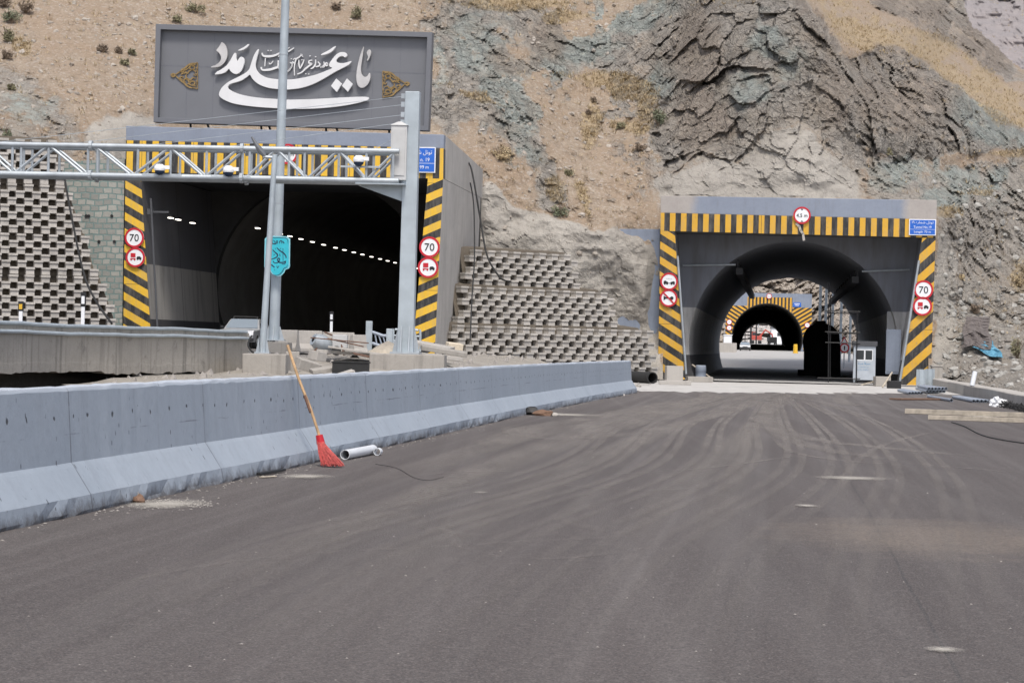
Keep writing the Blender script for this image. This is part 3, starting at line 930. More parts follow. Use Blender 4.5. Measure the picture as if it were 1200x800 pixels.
# pale patches spilt on the asphalt
t = NT('spilt_plaster')
o = t.obj()
tr_ = t.n('ShaderNodeBsdfTransparent'); mx = t.n('ShaderNodeMixShader')
x, y, z = t.sep(o)
rd = t.math('SQRT', t.math('ADD', t.math('POWER', x, 2.0), t.math('POWER', y, 2.0)))
fz = t.math('ADD', rd, t.math('MULTIPLY', t.math('SUBTRACT', t.noise(o, 2.5, 6, 0.75), 0.5), 1.3))
t.l(t.math('MULTIPLY', t.ramp(fz, 0.95, 0.15), 0.75), mx.inputs[0])
t.col((0.46, 0.43, 0.38)); t.rough(0.9)
t.l(tr_.outputs[0], mx.inputs[1]); t.l(t.b.outputs[0], mx.inputs[2]); t.l(mx.outputs[0], t.out.inputs[0])
MT['spill'] = t.m
SP = [0]
def spill(px, py, w_, d_, rz=0):
    SP[0] += 1
    p = gp(px, py)
    mb = MB(); mb.add([(-1, -1, 0), (1, -1, 0), (1, 1, 0), (-1, 1, 0)], [(0, 1, 2, 3)])
    ob = mb.build('plaster_spill', MT['spill'])
    ob.location = (p.x, p.y, 0.0085 + 0.0002 * SP[0]); ob.scale = (w_, d_, 1); ob.rotation_euler = (0, 0, rz)
    return tag(ob, kind='stuff')
spill(998, 560.5, 0.55, 0.5); spill(358, 558.5, 0.36, 0.5, -0.1); spill(195, 591, 0.45, 0.75, -0.12)
spill(660, 486, 1.0, 1.2); spill(1105, 762, 0.12, 0.14); spill(563, 577.5, 0.09, 0.14)
spill(1150, 488, 0.5, 1.5); spill(945, 593, 0.14, 0.25)

# ------------------------------------------------------------------ tunnel portals
MT['str_beam_r'] = stripes('hazard_bars_wide', 0.565, 1, 0, 0.25)
MT['str_beam_l'] = stripes('hazard_bars_wide_second', 0.60, 1, 0, 0.0, (0.78, 0.47, 0.03))
MT['str_right_l'] = stripes('hazard_rising', 0.72, -0.45, 1, 0.1, (0.78, 0.47, 0.03))
MT['str_left_l'] = stripes('hazard_falling', 0.72, 0.55, 1, 0.3, (0.78, 0.47, 0.03))
MT['str_right_r'] = stripes('hazard_rising_steep', 1.02, -0.95, 1, 0.1)
MT['str_left_r'] = stripes('hazard_falling_steep', 0.76, 0.62, 1, 0.55)

def lining(name, mid, upc):
  t = NT(name)
  o = t.obj()
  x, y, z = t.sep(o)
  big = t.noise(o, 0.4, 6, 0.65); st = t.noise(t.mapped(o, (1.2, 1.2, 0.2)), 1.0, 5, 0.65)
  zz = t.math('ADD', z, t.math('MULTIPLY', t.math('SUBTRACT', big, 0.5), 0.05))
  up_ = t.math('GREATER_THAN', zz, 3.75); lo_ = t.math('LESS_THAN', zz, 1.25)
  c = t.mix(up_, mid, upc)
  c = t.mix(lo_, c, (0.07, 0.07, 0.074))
  c = t.mix(t.math('MULTIPLY', t.ramp(st, 0.48, 0.72), 0.6), c, (0.10, 0.092, 0.085))
  jn = t.math('LESS_THAN', t.math('FRACT', t.math('MULTIPLY', y, 1 / 6.0)), 0.012)
  c = t.mix(t.math('MULTIPLY', jn, 0.7), c, (0.02, 0.02, 0.02))
  t.col(c); t.rough(0.75); t.bump(t.noise(o, 5, 5), 0.2, 0.03)
  return t.m
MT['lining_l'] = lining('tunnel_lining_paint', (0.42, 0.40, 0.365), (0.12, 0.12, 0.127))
MT['lining'] = lining('tunnel_lining_pale_paint', (0.52, 0.51, 0.49), (0.185, 0.195, 0.22))  # paler tone of the lining paint, for the right tunnel
t = NT('grey_lining')
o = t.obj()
t.col(t.mix(t.ramp(t.noise(o, 0.5, 6, 0.7), 0.35, 0.7), (0.20, 0.19, 0.175), (0.30, 0.285, 0.265)))  # mottled mid-grey over the whole vault
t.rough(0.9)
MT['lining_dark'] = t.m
MT['arch_dark'] = basic('shaded_arch_wall', (0.06, 0.058, 0.055), 0.9, 0.3, 0.6)  # dimness of the tunnel mouth put into the wall colour
# parapet paint: blue-grey between unpainted ends
def parapet_mat(name, x0, x1, dx):
    t = NT(name)
    o = t.obj()
    x, y, z = t.sep(o)
    big = t.noise(o, 0.6, 6, 0.65)
    xn = t.math('ADD', x, t.math('MULTIPLY', t.math('SUBTRACT', big, 0.5), dx))
    m = t.math('MULTIPLY', t.math('MULTIPLY', t.ramp(xn, x0 - 0.25, x0 + 0.25), t.ramp(xn, x1 + 0.25, x1 - 0.25)), 1.0)
    fine = t.noise(o, 8, 6, 0.7)
    st = t.noise(t.mapped(o, (3, 3, 0.3)), 1.0, 5, 0.65)
    raw = t.mix(t.ramp(big, 0.3, 0.7), (0.33, 0.30, 0.28), (0.42, 0.39, 0.36))
    pnt = t.mix(t.ramp(big, 0.3, 0.7), (0.205, 0.235, 0.295), (0.255, 0.29, 0.355))
    c = t.mix(m, raw, pnt)
    c = t.mix(t.math('MULTIPLY', t.ramp(st, 0.55, 0.75), 0.35), c, (0.16, 0.155, 0.15))
    c = t.mix(t.math('MULTIPLY', t.ramp(fine, 0.45, 0.75), 0.2), c, (0.14, 0.14, 0.15))
    t.col(c); t.rough(0.85); t.bump(fine, 0.25, 0.03)
    return t.m

def arch_profile(cu, cz, r, n=40):
    a0 = -math.asin(max(-1, min(1, cz / r)))
    return [(cu + r * math.cos(a0 + (math.pi - 2 * a0) * k / n), cz + r * math.sin(a0 + (math.pi - 2 * a0) * k / n)) for k in range(n + 1)]

def arch_wall(mb, prof, x0, x1, ztop, v0, v1, mi=0):
    """a wall with an arched hole: quads between the arch and a rectangle"""
    n = len(prof) - 1
    out = []
    for i, (u, z) in enumerate(prof):
        f = i / n
        cu = sum(p[0] for p in prof) / (n + 1)
        dx, dz = u - cu, max(z - 1.5, 0.001)
        if f < 0.001: out.append((x1, 0)); continue
        if f > 0.999: out.append((x0, 0)); continue
        if z < 1.5:
            out.append((x1 if u > cu else x0, z)); continue
        k1 = ((x1 - cu) / dx) if dx > 1e-6 else (((x0 - cu) / dx) if dx < -1e-6 else 1e9)
        k2 = (ztop - 1.5) / dz
        k = min(k1, k2)
        out.append((cu + dx * k, 1.5 + dz * k))
    vs = [(u, v0, z) for u, z in prof] + [(u, v0, z) for u, z in out] + [(u, v1, z) for u, z in prof] + [(u, v1, z) for u, z in out]
    N = n + 1
    fs = []
    for i in range(n):
        fs.append((i, i + 1, N + i + 1, N + i))
        fs.append((2 * N + i + 1, 2 * N + i, 3 * N + i, 3 * N + i + 1))
        fs.append((i + 1, i, 2 * N + i, 2 * N + i + 1))
    # fill the two square corners the radial quads cut off
    for i in range(n):
        a, b = out[i], out[i + 1]
        if abs(a[0] - b[0]) > 1e-4 and abs(a[1] - b[1]) > 1e-4:
            cxr = x1 if (a[0] + b[0]) / 2 > (x0 + x1) / 2 else x0
            base = len(vs)
            vs += [(cxr, v0, ztop), (cxr, v1, ztop)]
            fs.append((N + i, N + i + 1, base)); fs.append((3 * N + i + 1, 3 * N + i, base + 1))
    mb.add(vs, fs, mi)

def vault(prof, v0, v1, step=4.0):
    mb = MB()
    n = len(prof)
    k = max(1, int((v1 - v0) / step))
    vs = []
    for j in range(k + 1):
        v = v0 + (v1 - v0) * j / k
        vs += [(u, v, z) for u, z in prof]
    fs = [(j * n + i, j * n + i + 1, (j + 1) * n + i + 1, (j + 1) * n + i) for j in range(k) for i in range(n - 1)]
    mb.add(vs, fs)
    return mb

def make_portal(fr, label, px, L, cu, cz, r, length, mats, name='tunnel_portal'):
    root = empty(name, fr.O, fr.rot, label, 'tunnel portal')
    q = lambda k: [fr.loc(*p) for p in px[k]]
    par, beam, pl, pr = q('parapet'), q('beam'), q('left'), q('right')
    pl = pl[:2] + [(a, 0.0) for a, b in pl[2:]] ; pr = pr[:2] + [(a, 0.0) for a, b in pr[2:]]
    mb = MB(); mb.prism(par, 0.0, 0.6); mb.build('parapet', mats['parapet'], root, bevel=0.03)
    mb = MB(); mb.prism(beam, -0.03, 0.62, mi=1, mi_front=0); mb.build('striped_beam', [mats['beam'], MT['canopy_grey']], root, bevel=0.012)
    mb = MB(); mb.prism(pl, -0.03, L, mi=1, mi_front=0); mb.build('striped_pillar', [mats['left'], mats['inner']], root, bevel=0.0)
    mb = MB(); mb.prism(pr, -0.03, L, mi=1, mi_front=0); mb.build('striped_pillar', [mats['right'], mats['side']], root, bevel=0.0)
    zt = max(b for a, b in beam); zb = min(b for a, b in beam)
    x0 = min(a for a, b in par); x1 = max(a for a, b in par)
    mb = MB(); mb.box(((x0 + x1) / 2, 0.63 + (L - 0.63) / 2, zb + 0.5), (x1 - x0 - 0.02, L - 0.64, 0.7)); mb.build('canopy_roof', MT['canopy_grey'], root)
    prof = arch_profile(cu, cz, r)
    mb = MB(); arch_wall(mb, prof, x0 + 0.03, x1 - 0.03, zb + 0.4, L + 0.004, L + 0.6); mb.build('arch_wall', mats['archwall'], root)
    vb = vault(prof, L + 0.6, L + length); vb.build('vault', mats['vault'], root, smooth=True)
    return root

# right portal
FR = Frame(Vector((at(934, 448, 117).x, 117, 0)), AX)
pxR = dict(parapet=[(774.2, 229.5), (1098, 234.5), (1097.5, 257.5), (774.2, 249.4)],
           beam=[(774.2, 249.4), (1096.5, 257.4), (1096.3, 278.8), (774, 270.6)],
           left=[(774, 270.6), (790.8, 271), (802.6, 440), (771, 442)],
           right=[(1080.8, 278.4), (1096.3, 278.8), (1090.3, 454), (1053.5, 454)])
cuR, czR = FR.loc(929, 404, 4.0)
portal_r = make_portal(FR, 'concrete tunnel portal with open arch and daylight at its far end', pxR, 4.0, cuR, czR, 5.45, 62.0,
    dict(parapet=parapet_mat('patchy_parapet_paint', -5.4, 5.2, 1.2), beam=MT['str_beam_r'], left=MT['str_left_r'], right=MT['str_right_r'],
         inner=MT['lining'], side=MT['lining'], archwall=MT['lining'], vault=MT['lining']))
# wing wall left of the right portal
wq = [FR.loc(*p, 1.2) for p in [(700, 268), (773.5, 268.5), (771.5, 441), (700, 441)]]
mb = MB(); mb.prism([wq[0], wq[1], (wq[2][0], -0.2), (wq[3][0], -0.2)], 1.2, 1.7)
mb.build('wing_wall', MT['portal_blue'], portal_r, bevel=0.02)
# cable trays along the shoulders, with the conduits that reach them
def part_tube(name, pts, r, m, parent, n=8):
    mb = MB(); mb.tube(pts, r, n); return mb.build(name, m, parent, smooth=True)
for (px0, py0, sx) in ((866, 317, -1), (1003, 327, 1)):
    u0, z0 = FR.loc(px0, py0, 3.5)
    mb = MB()
    mb.box((u0, 4.0 + 29.5, z0), (0.36, 58.0, 0.34))
    for k in range(12):
        mb.box((u0 + sx * 0.1, 4.9 + k * 4.5, z0 + 0.35), (0.06, 0.06, 0.6))
    mb.build('cable_tray', MT['black'], portal_r)
a = FR.loc(800, 311, 3.9); b = FR.loc(862, 310, 3.9)
part_tube('conduit', [(a[0], 3.85, a[1]), (b[0], 3.85, b[1])], 0.05, MT['galv'], portal_r)
a = FR.loc(1010, 318, 3.9); b = FR.loc(1066, 316, 3.9)
part_tube('conduit', [(a[0], 3.85, a[1]), (b[0], 3.85, b[1])], 0.05, MT['galv'], portal_r)
for (p0, p1) in (((794, 300), (804, 438)), ((1077, 305), (1054, 452))):
    a = FR.loc(*p0, -0.1); b = FR.loc(*p1, -0.1)
    part_tube('edge_conduit', [(a[0], -0.1, a[1]), (b[0], -0.1, max(b[1], 0.02))], 0.06, MT['galv'], portal_r)
ub, zb_ = FR.loc(1047, 412, 2.2)
mb = MB(); mb.box((ub, 2.6, zb_), (0.75, 0.5, 2.3)); mb.box((ub, 2.34, zb_), (0.62, 0.03, 2.1), mi=0)
tag(mb.build('wall_cabinet', MT['portal_blue'], portal_r, bevel=0.03))
ub, zb_ = FR.loc(1045, 376, 5.5)
mb = MB(); mb.box((ub, 5.5, zb_), (0.5, 0.06, 1.0)); mb.build('wall_panel', MT['cab_grey'], portal_r, bevel=0.01)
# torn sheet hanging under the height sign
sp = [FR.loc(*p) for p in [(933, 262), (937, 266), (938, 270), (941, 274), (942, 281)]]
mb = MB()
for (a, b), (c, d) in zip(sp[:-1], sp[1:]):
    mb.box(((a + c) / 2, -0.1, (b + d) / 2), (0.12, 0.02, abs(b - d) + 0.1), M=Matrix.Rotation(math.atan2(c - a, b - d) * -1, 3, 'Y'))
mb.build('torn_strip', MT['conc_pale'], portal_r)

# left portal
ZL = 1.1
FL = Frame(Vector((at(333, 400, 104).x, 104, ZL)), AX)
pxL = dict(parapet=[(147.5, 147.5), (520.3, 157.8), (519.8, 174), (147.5, 164.6)],
           beam=[(147.5, 164.6), (519.8, 174), (519.4, 209.6), (147.2, 201.5)],
           left=[(147.2, 201.5), (165, 202), (178, 396), (144.5, 396)],
           right=[(501.5, 209.2), (519.4, 209.6), (509.5, 412), (483.5, 412)])
cuL, czL = FL.loc(376, 338, 13.0)
portal_l = make_portal(FL, 'concrete tunnel portal with dark lit interior under the calligraphy billboard', pxL, 13.0, cuL, czL, 5.5, 240.0,
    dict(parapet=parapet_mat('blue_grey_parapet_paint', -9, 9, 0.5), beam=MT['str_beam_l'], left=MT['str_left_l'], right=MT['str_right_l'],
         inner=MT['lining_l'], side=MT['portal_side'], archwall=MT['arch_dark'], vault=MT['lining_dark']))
# upper part of the outer side wall (parapet level) running back
x1 = max(a for a, b in [FL.loc(*p) for p in pxL['parapet']])
zb1 = FL.loc(519.8, 209)[1]; zt1 = FL.loc(520.3, 158)[1]
mb = MB(); mb.add([(x1 - 0.3, 0.61, zb1), (x1 + 0.01, 0.61, zb1), (x1 + 0.01, 13.6, zb1), (x1 - 0.3, 13.6, zb1),
                   (x1 - 0.3, 0.61, zt1), (x1 + 0.01, 0.61, zt1), (x1 + 0.01, 13.6, zt1 - 0.5), (x1 - 0.3, 13.6, zt1 - 0.5)],
                  [(3, 2, 1, 0), (4, 5, 6, 7), (0, 1, 5, 4), (1, 2, 6, 5), (2, 3, 7, 6), (3, 0, 4, 7)])
mb.build('side_parapet', MT['portal_side'], portal_l)
# tunnel lamps, two rows
def world_at(px, py, d): return at(px, py, d)
rootinv = Matrix.Translation(FL.O) @ Matrix.Rotation(FL.rot, 4, 'Z')
rootinv = rootinv.inverted()
lamp = None
def add_lamp(wp):
    global lamp
    p = rootinv @ wp
    if lamp is None:
        mb = MB(); mb.box((0, 0, 0), (0.15, 0.5, 0.04), mi=0); mb.box((0, 0, 0.07), (0.22, 0.6, 0.09), mi=1)
        lamp = mb.build('tunnel_lamp', [MT['lamp'], MT['black']], portal_l)
        ob = lamp
    else:
        ob = lamp.copy(); C.objects.link(ob)
    ob.location = p
VPX, VPY = 868, 409.5
for d in (112, 117.5, 120, 123, 126.3, 129.7, 133.5, 136.5, 139.8, 143, 146.5, 150, 153.2, 156.5, 160, 163.5, 167.5, 172, 177):
    k = 112 / d
    add_lamp(at(VPX - 566 * k, VPY - 142 * k, d))
for d in (105.6, 107.0, 109.8):
    k = 105.6 / d
    add_lamp(at(VPX - 668 * k, VPY - 154 * k, d))
a = FL.loc(172, 248, 0.4); 
part_tube('conduit', [(FL.loc(172, 232)[0] + 0.1, 0.3, FL.loc(172, 232)[1]), (FL.loc(181, 398)[0] + 0.1, 0.3, 0.05)], 0.05, MT['canopy_grey'], portal_l)
mb = MB(); mb.box((a[0] + 0.5, 0.5, a[1]), (1.0, 0.08, 0.08)); mb.box((a[0] + 0.15, 0.5, a[1]), (0.25, 0.3, 0.25)); mb.build('bracket', MT['canopy_grey'], portal_l)
ub, zb_ = FL.loc(199, 368, 6.0)
mb = MB(); mb.box((ub, 6.0, zb_), (0.75, 0.6, 1.25)); mb.box((ub + 0.12, 5.69, zb_ + 0.1), (0.3, 0.02, 0.7)); mb.build('cabinet', MT['cab_grey'], portal_l, bevel=0.02)
# cables hanging down the outer side wall
def wcurve(name, pts, r, m, label=None, cat=None, n=6, seg=8, group=None):
    mb = MB(); mb.tube(bez(pts, seg), r, n)
    ob = mb.build(name, m, None, smooth=True)
    if label: tag(ob, label, cat, group)
    return ob
wcurve('hanging_cable', [at(546, 186, 112), at(552, 197, 111), at(557, 222, 110), at(563, 258, 109.5), at(571, 300, 108), at(586, 325, 107), at(598, 330, 106.5)], 0.045, MT['rubber'],
       'thick black cable curving from the tunnel side wall down across the crib wall', 'cable')
wcurve('hanging_cable', [at(551, 214, 108), at(555, 240, 108), at(556, 300, 106), at(553, 350, 103), at(551, 398, 99)], 0.035, MT['rubber'],
       'thin black cable hanging straight down beside the tunnel side wall', 'cable')

# the third portal, far beyond the right tunnel
F3 = Frame(Vector((at(901, 411, 385).x, 385, 1.52)), 0.1056)
c3 = F3.loc(898.8, 397, 0)
r3 = 5.95
root3 = empty('tunnel_portal', F3.O, F3.rot, 'distant tunnel portal with stepped hazard stripes, seen through the right tunnel', 'tunnel portal')
prof3 = arch_profile(c3[0], c3[1], r3)
tl, tr3 = F3.loc(850.5, 341.5), F3.loc(951.5, 344.5)
mb = MB(); arch_wall(mb, prof3, tl[0], tr3[0], tr3[1], 0.0, 0.8); mb.build('arch_wall', MT['portal_blue'], root3)
def band3(pa, pb, z_hi, mat, y=-0.06, nm='striped_panel'):
    """hazard panel between an outer limit and the arch edge"""
    m_ = MB()
    xs = np.linspace(pa, pb, 24)
    vs, fs = [], []
    for u in xs:
        dx = u - c3[0]
        zl = c3[1] + math.sqrt(max(0, r3 * r3 - dx * dx)) if abs(dx) < r3 else 0.0
        vs += [(u, y, min(zl, z_hi - 0.02)), (u, y, z_hi), (u, -0.002, min(zl, z_hi - 0.02)), (u, -0.002, z_hi)]
    for k in range(23):
        b_ = k * 4
        fs += [(b_, b_ + 4, b_ + 5, b_ + 1), (b_ + 1, b_ + 5, b_ + 7, b_ + 3), (b_ + 2, b_ + 3, b_ + 7, b_ + 6), (b_, b_ + 2, b_ + 6, b_ + 4)]
    m_.add(vs, fs)
    m_.build(nm, mat, root3)
S3a = stripes('far_hazard_bars', 0.60, 1, 0, 0.0, (0.70, 0.37, 0.03), 0.1)
S3b = stripes('far_hazard_falling', 0.72, 0.62, 1, 0.0, (0.70, 0.37, 0.03), 0.1)
S3c = stripes('far_hazard_rising', 0.72, -0.62, 1, 0.0, (0.70, 0.37, 0.03), 0.1)
band3(F3.loc(876, 350)[0], F3.loc(928.5, 350)[0], F3.loc(900, 348.3)[1], S3a)
band3(F3.loc(850.6, 360)[0], F3.loc(875.9, 360)[0], F3.loc(860, 358)[1], S3b)
band3(F3.loc(928.6, 360)[0], F3.loc(951.4, 360)[0], F3.loc(940, 360.6)[1], S3c)
vault(prof3, 0.8, 310).build('vault', MT['lining_dark'], root3, smooth=True)

# ------------------------------------------------------------------ upper road, walls and bank
t = NT('worn_upper_asphalt'); o = t.obj()
t.col(t.mix(t.ramp(t.noise(o, 0.5, 6, 0.7), 0.35, 0.65), (0.08, 0.075, 0.073), (0.13, 0.125, 0.12))); t.rough(0.9); t.bump(t.noise(o, 40, 3), 0.3, 0.02)
MT['asphalt_up'] = t.m
WALLP = [(-60, 352, 30), (0, 379.5, 54), (100, 384, 60), (200, 386.5, 66), (292, 390.5, 73)]
wp = [at(x, y, d) for x, y, d in WALLP]
wp[0] = Vector((wp[1].x - (wp[2].x - wp[1].x) * 4, wp[1].y - 24, wp[1].z))
pl_ = lambda u, v: FL.world(u, v, 0)
a_, b_ = pl_(7.0, 0), pl_(-7.0, 0)
pts = [(p.x - 0.2, p.y) for p in wp] + [(-7.4, 84), (-4.2, 98), (a_.x, a_.y), (b_.x, b_.y), (-22, 88), (-24, 60), (-26, 30)]
sheet('upper_road', pts, MT['asphalt_up'], z=ZL)
a_, b_, c_, d_ = pl_(6.0, 0.02), pl_(6.0, 260), pl_(-6.0, 260), pl_(-6.0, 0.02)
sheet('left_tunnel_road', [(q_.x, q_.y) for q_ in (a_, b_, c_, d_)], MT['asphalt_up'], z=ZL + 0.004)

# retaining wall carrying the upper road: a slab edge with a broken lower edge over a dark recess
mb = MB()
rr = random.Random(3)
n = 90
seg = []
for i in range(len(wp) - 1):
    for k in range(n // 4):
        seg.append(wp[i].lerp(wp[i + 1], k / (n // 4)))
seg.append(wp[-1])
lowpx = lambda f: 0.60 - 0.25 * f + (0.0 if f < 0.5 else 0.0)
vs, fs = [], []
for i, p in enumerate(seg):
    f = i / (len(seg) - 1)
    tg = (seg[min(i + 1, len(seg) - 1)] - seg[max(0, i - 1)]).normalized()
    nn = Vector((tg.y, -tg.x, 0)).normalized()
    zlo = (0.62 + rr.uniform(-0.02, 0.03)) if f < 0.86 else 0.0
    if 0.55 < f < 0.86: zlo -= 0.05 * rr.random() + 0.05
    top = p.z
    for (off, z) in ((0.0, zlo), (0.004, zlo + 0.22), (0.0, zlo + 0.26), (0.0, top), (-0.35, top), (-0.35, zlo)):
        q = p + nn * off
        vs.append((q.x, q.y, z))
for i in range(len(seg) - 1):
    for k in range(6):
        fs.append((i * 6 + k, (i + 1) * 6 + k, (i + 1) * 6 + (k + 1) % 6, i * 6 + (k + 1) % 6))
mb.add(vs, fs)
fs_end = [tuple(range((len(seg) - 1) * 6, len(seg) * 6))]
mb.f += fs_end; mb.m += [0]
rw = mb.build('retaining_wall', MT['conc_wall'])
tag(rw, 'streaked concrete parapet wall of the upper road with broken lower edge', 'retaining wall')
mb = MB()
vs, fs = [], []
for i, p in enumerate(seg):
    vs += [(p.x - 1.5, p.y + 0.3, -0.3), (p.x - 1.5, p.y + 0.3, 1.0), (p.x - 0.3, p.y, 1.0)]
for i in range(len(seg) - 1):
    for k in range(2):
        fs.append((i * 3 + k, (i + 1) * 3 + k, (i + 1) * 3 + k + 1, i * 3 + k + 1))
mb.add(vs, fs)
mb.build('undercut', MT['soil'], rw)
# two pipes lying along the wall top
for lab, off, dz, r in (('upper of two grey pipes running along the parapet wall top', 0.02, 0.03, 0.05), ('lower of two grey pipes fixed along the parapet wall face', 0.07, -0.17, 0.05)):
    pp = []
    for i, p in enumerate(seg[::3]):
        tg = (seg[min(i * 3 + 1, len(seg) - 1)] - seg[max(0, i * 3 - 1)]).normalized()
        nn = Vector((tg.y, -tg.x, 0)).normalized()
        q = p + nn * off
        pp.append((q.x, q.y, p.z + dz + 0.008 * math.sin(i * 0.9) + 0.006 * math.sin(i * 2.3)))
    mb = MB(); mb.tube(pp, r, 8)
    tag(mb.build('pipe', MT['galv_pole'], None, smooth=True), lab, 'pipe')
wcurve('drooping_cable', [at(295, 393.5, 72.5), at(292, 398, 72), at(291, 406, 71.5), at(297, 413, 71), at(303, 413.5, 70.5)], 0.03, MT['rubber'], 'short black cable looping from the wall pipes to the pole foot', 'cable')

# dirt bank between the two roads
bx, by = [], []
mb = MB()
nx, ny = 40, 40
vs, fs = [], []
for j in range(ny + 1):
    d = 58 + 50 * j / ny
    for i in range(nx + 1):
        xl = np.interp(d, [54, 66, 76, 90, 104, 110], [-12.0, -10, -8.6, -7.5, -5, -4])
        xr = np.interp(d, [50, 80, 100, 110], [0.0, 4.0, 6.5, 7.5]) - 0.4
        x_ = xl + (xr - xl) * i / nx
        f = i / nx
        z = float(np.interp(d, [58, 66, 70, 74, 78], [0.3, 0.48, 0.52, 0.72, 1.02])) * (1 - sstep(np.array(f), 0.35, 0.85)) + 0.0
        z += 0.16 * float(fbm(np.array([[x_ / 1.3, d / 1.3, 0.0]]), 4, 6)[0])
        vs.append((x_, d, float(z)))
for j in range(ny):
    for i in range(nx):
        b = j * (nx + 1) + i
        fs.append((b, b + 1, b + nx + 2, b + nx + 1))
mb.add(vs, fs)
MT['bank'] = concrete('grey_mortar_dirt', (0.30, 0.275, 0.24), 0.5, 0.0, 1.2, 0.8)
tag(mb.build('dirt_bank', MT['bank'], smooth=True), kind='structure')
BANKV = np.array(vs)
rr = random.Random(77)
mb = MB()
for k in range(900):
    x_, y_, z_ = BANKV[rr.randrange(len(BANKV))]
    p = Vector((x_ + rr.uniform(-0.2, 0.2), y_ + rr.uniform(-0.5, 0.5), z_))
    s_ = 0.03 + 0.2 * rr.random() ** 3
    q = [p + Vector((rr.uniform(-1, 1), rr.uniform(-1, 1), rr.uniform(-0.3, 1))) * s_ for _ in range(4)]
    q = [p + Vector((math.cos(a) * s_ * rr.uniform(.5, 1), math.sin(a) * s_ * rr.uniform(.5, 1), -0.02)) for a in (0, 1.3, 2.6, 3.9, 5.1)] + [p + Vector((rr.uniform(-.4, .4) * s_, rr.uniform(-.4, .4) * s_, s_ * rr.uniform(.4, .9)))]
    mb.add(q, [(0, 1, 5), (1, 2, 5), (2, 3, 5), (3, 4, 5), (4, 0, 5)])
tag(mb.build('bank_rubble', MT['grit'], None, merge=False), kind='stuff')

# ------------------------------------------------------------------ the long painted barrier
t = NT('blue_grey_barrier_paint')
o = t.obj()
x, y, z = t.sep(o)
big = t.noise(o, 0.35, 6, 0.65); fine = t.noise(o, 7, 6, 0.7)
uvn = t.n('ShaderNodeAttribute', attribute_name='along').outputs['Fac']
hgt = t.n('ShaderNodeAttribute', attribute_name='height').outputs['Fac']
c = t.mix(t.ramp(big, 0.35, 0.65), (0.312, 0.357, 0.41), (0.36, 0.405, 0.458))
c = t.mix(t.math('MULTIPLY', t.ramp(fine, 0.45, 0.75), 0.18), c, (0.17, 0.18, 0.21))
st = t.noise(t.mapped(o, (2.5, 1.2, 0.15)), 1.0, 5, 0.65)
c = t.mix(t.math('MULTIPLY', t.ramp(st, 0.55, 0.75), 0.2), c, (0.18, 0.19, 0.22))
cmb = t.n('ShaderNodeCombineXYZ'); t.l(uvn, cmb.inputs[0]); t.l(hgt, cmb.inputs[1])
uv = cmb.outputs[0]
# row of form-tie holes
hv = t.n('ShaderNodeCombineXYZ')
t.l(t.math('SUBTRACT', t.math('FRACT', t.math('ADD', t.math('MULTIPLY', uvn, 1.6), t.math('MULTIPLY', t.noise(uv, 0.8, 2), 1.5))), 0.5), hv.inputs[0])
t.l(t.math('MULTIPLY', t.math('SUBTRACT', t.math('ADD', hgt, t.math('MULTIPLY', t.math('SUBTRACT', t.noise(uv, 3.1, 2), 0.5), 0.13)), 0.84), 1.0), hv.inputs[1])
vx, vy, vz = t.sep(hv.outputs[0])
dd = t.math('ADD', t.math('POWER', t.math('MULTIPLY', vx, 0.85), 2.0), t.math('POWER', t.math('MULTIPLY', vy, 1.5), 2.0))
hole = t.ramp(t.math('ADD', dd, t.math('MULTIPLY', t.noise(o, 28, 3, 0.7), 0.0024)), 0.0030, 0.0016)
c = t.mix(t.math('MULTIPLY', hole, 0.9), c, (0.03, 0.03, 0.032))
pv = t.voro(t.mapped(uv, (1.0, 0.55, 1)), 9.0)
pm = t.math('MULTIPLY', t.math('LESS_THAN', pv, 0.12), t.ramp(t.noise(uv, 2.0, 3), 0.47, 0.56))
chp = t.math('MULTIPLY', t.ramp(t.noise(uv, 6.0, 7, 0.8), 0.64, 0.67), t.ramp(t.math('ABSOLUTE', t.math('SUBTRACT', hgt, 0.42)), 0.5, 0.0))
c = t.mix(t.math('MULTIPLY', chp, 0.7), c, (0.075, 0.075, 0.08))
lft = t.math('LESS_THAN', t.math('ABSOLUTE', t.math('SUBTRACT', t.math('ADD', hgt, t.math('MULTIPLY', t.noise(uv, 0.6, 3), 0.05)), 0.72)), 0.006)
c = t.mix(t.math('MULTIPLY', lft, t.ramp(t.noise(uv, 1.1, 4), 0.5, 0.62)), c, (0.19, 0.2, 0.23))
drip = t.ramp(t.noise(t.mapped(uv, (5.0, 0.35, 1)), 1.0, 5, 0.7), 0.54, 0.66)
c = t.mix(t.math('MULTIPLY', drip, 0.12), c, (0.15, 0.155, 0.17))
c = t.mix(t.math('MULTIPLY', pm, 0.75), c, (0.045, 0.045, 0.05))
# chipped, dirty foot
foot = t.ramp(t.math('ADD', hgt, t.math('MULTIPLY', t.math('SUBTRACT', t.noise(o, 5, 6, 0.75), 0.5), 0.35)), 0.12, 0.0)
c = t.mix(t.math('MULTIPLY', foot, 0.9), c, (0.085, 0.08, 0.08))
jt = t.math('ABSOLUTE', t.math('SUBTRACT', t.math('FRACT', t.math('MULTIPLY', uvn, 1 / 4.6)), 0.5))
jl = t.math('LESS_THAN', jt, 0.0032)
c = t.mix(t.math('MULTIPLY', jl, t.math('MULTIPLY', t.ramp(t.noise(uv, 1.7, 4), 0.3, 0.5), 0.6)), c, (0.09, 0.09, 0.10))
edge = t.ramp(t.math('ADD', hgt, t.math('MULTIPLY', fine, 0.04)), 1.10, 1.13)
c = t.mix(t.math('MULTIPLY', edge, 0.5), c, (0.50, 0.53, 0.58))
t.col(c); t.rough(0.75)
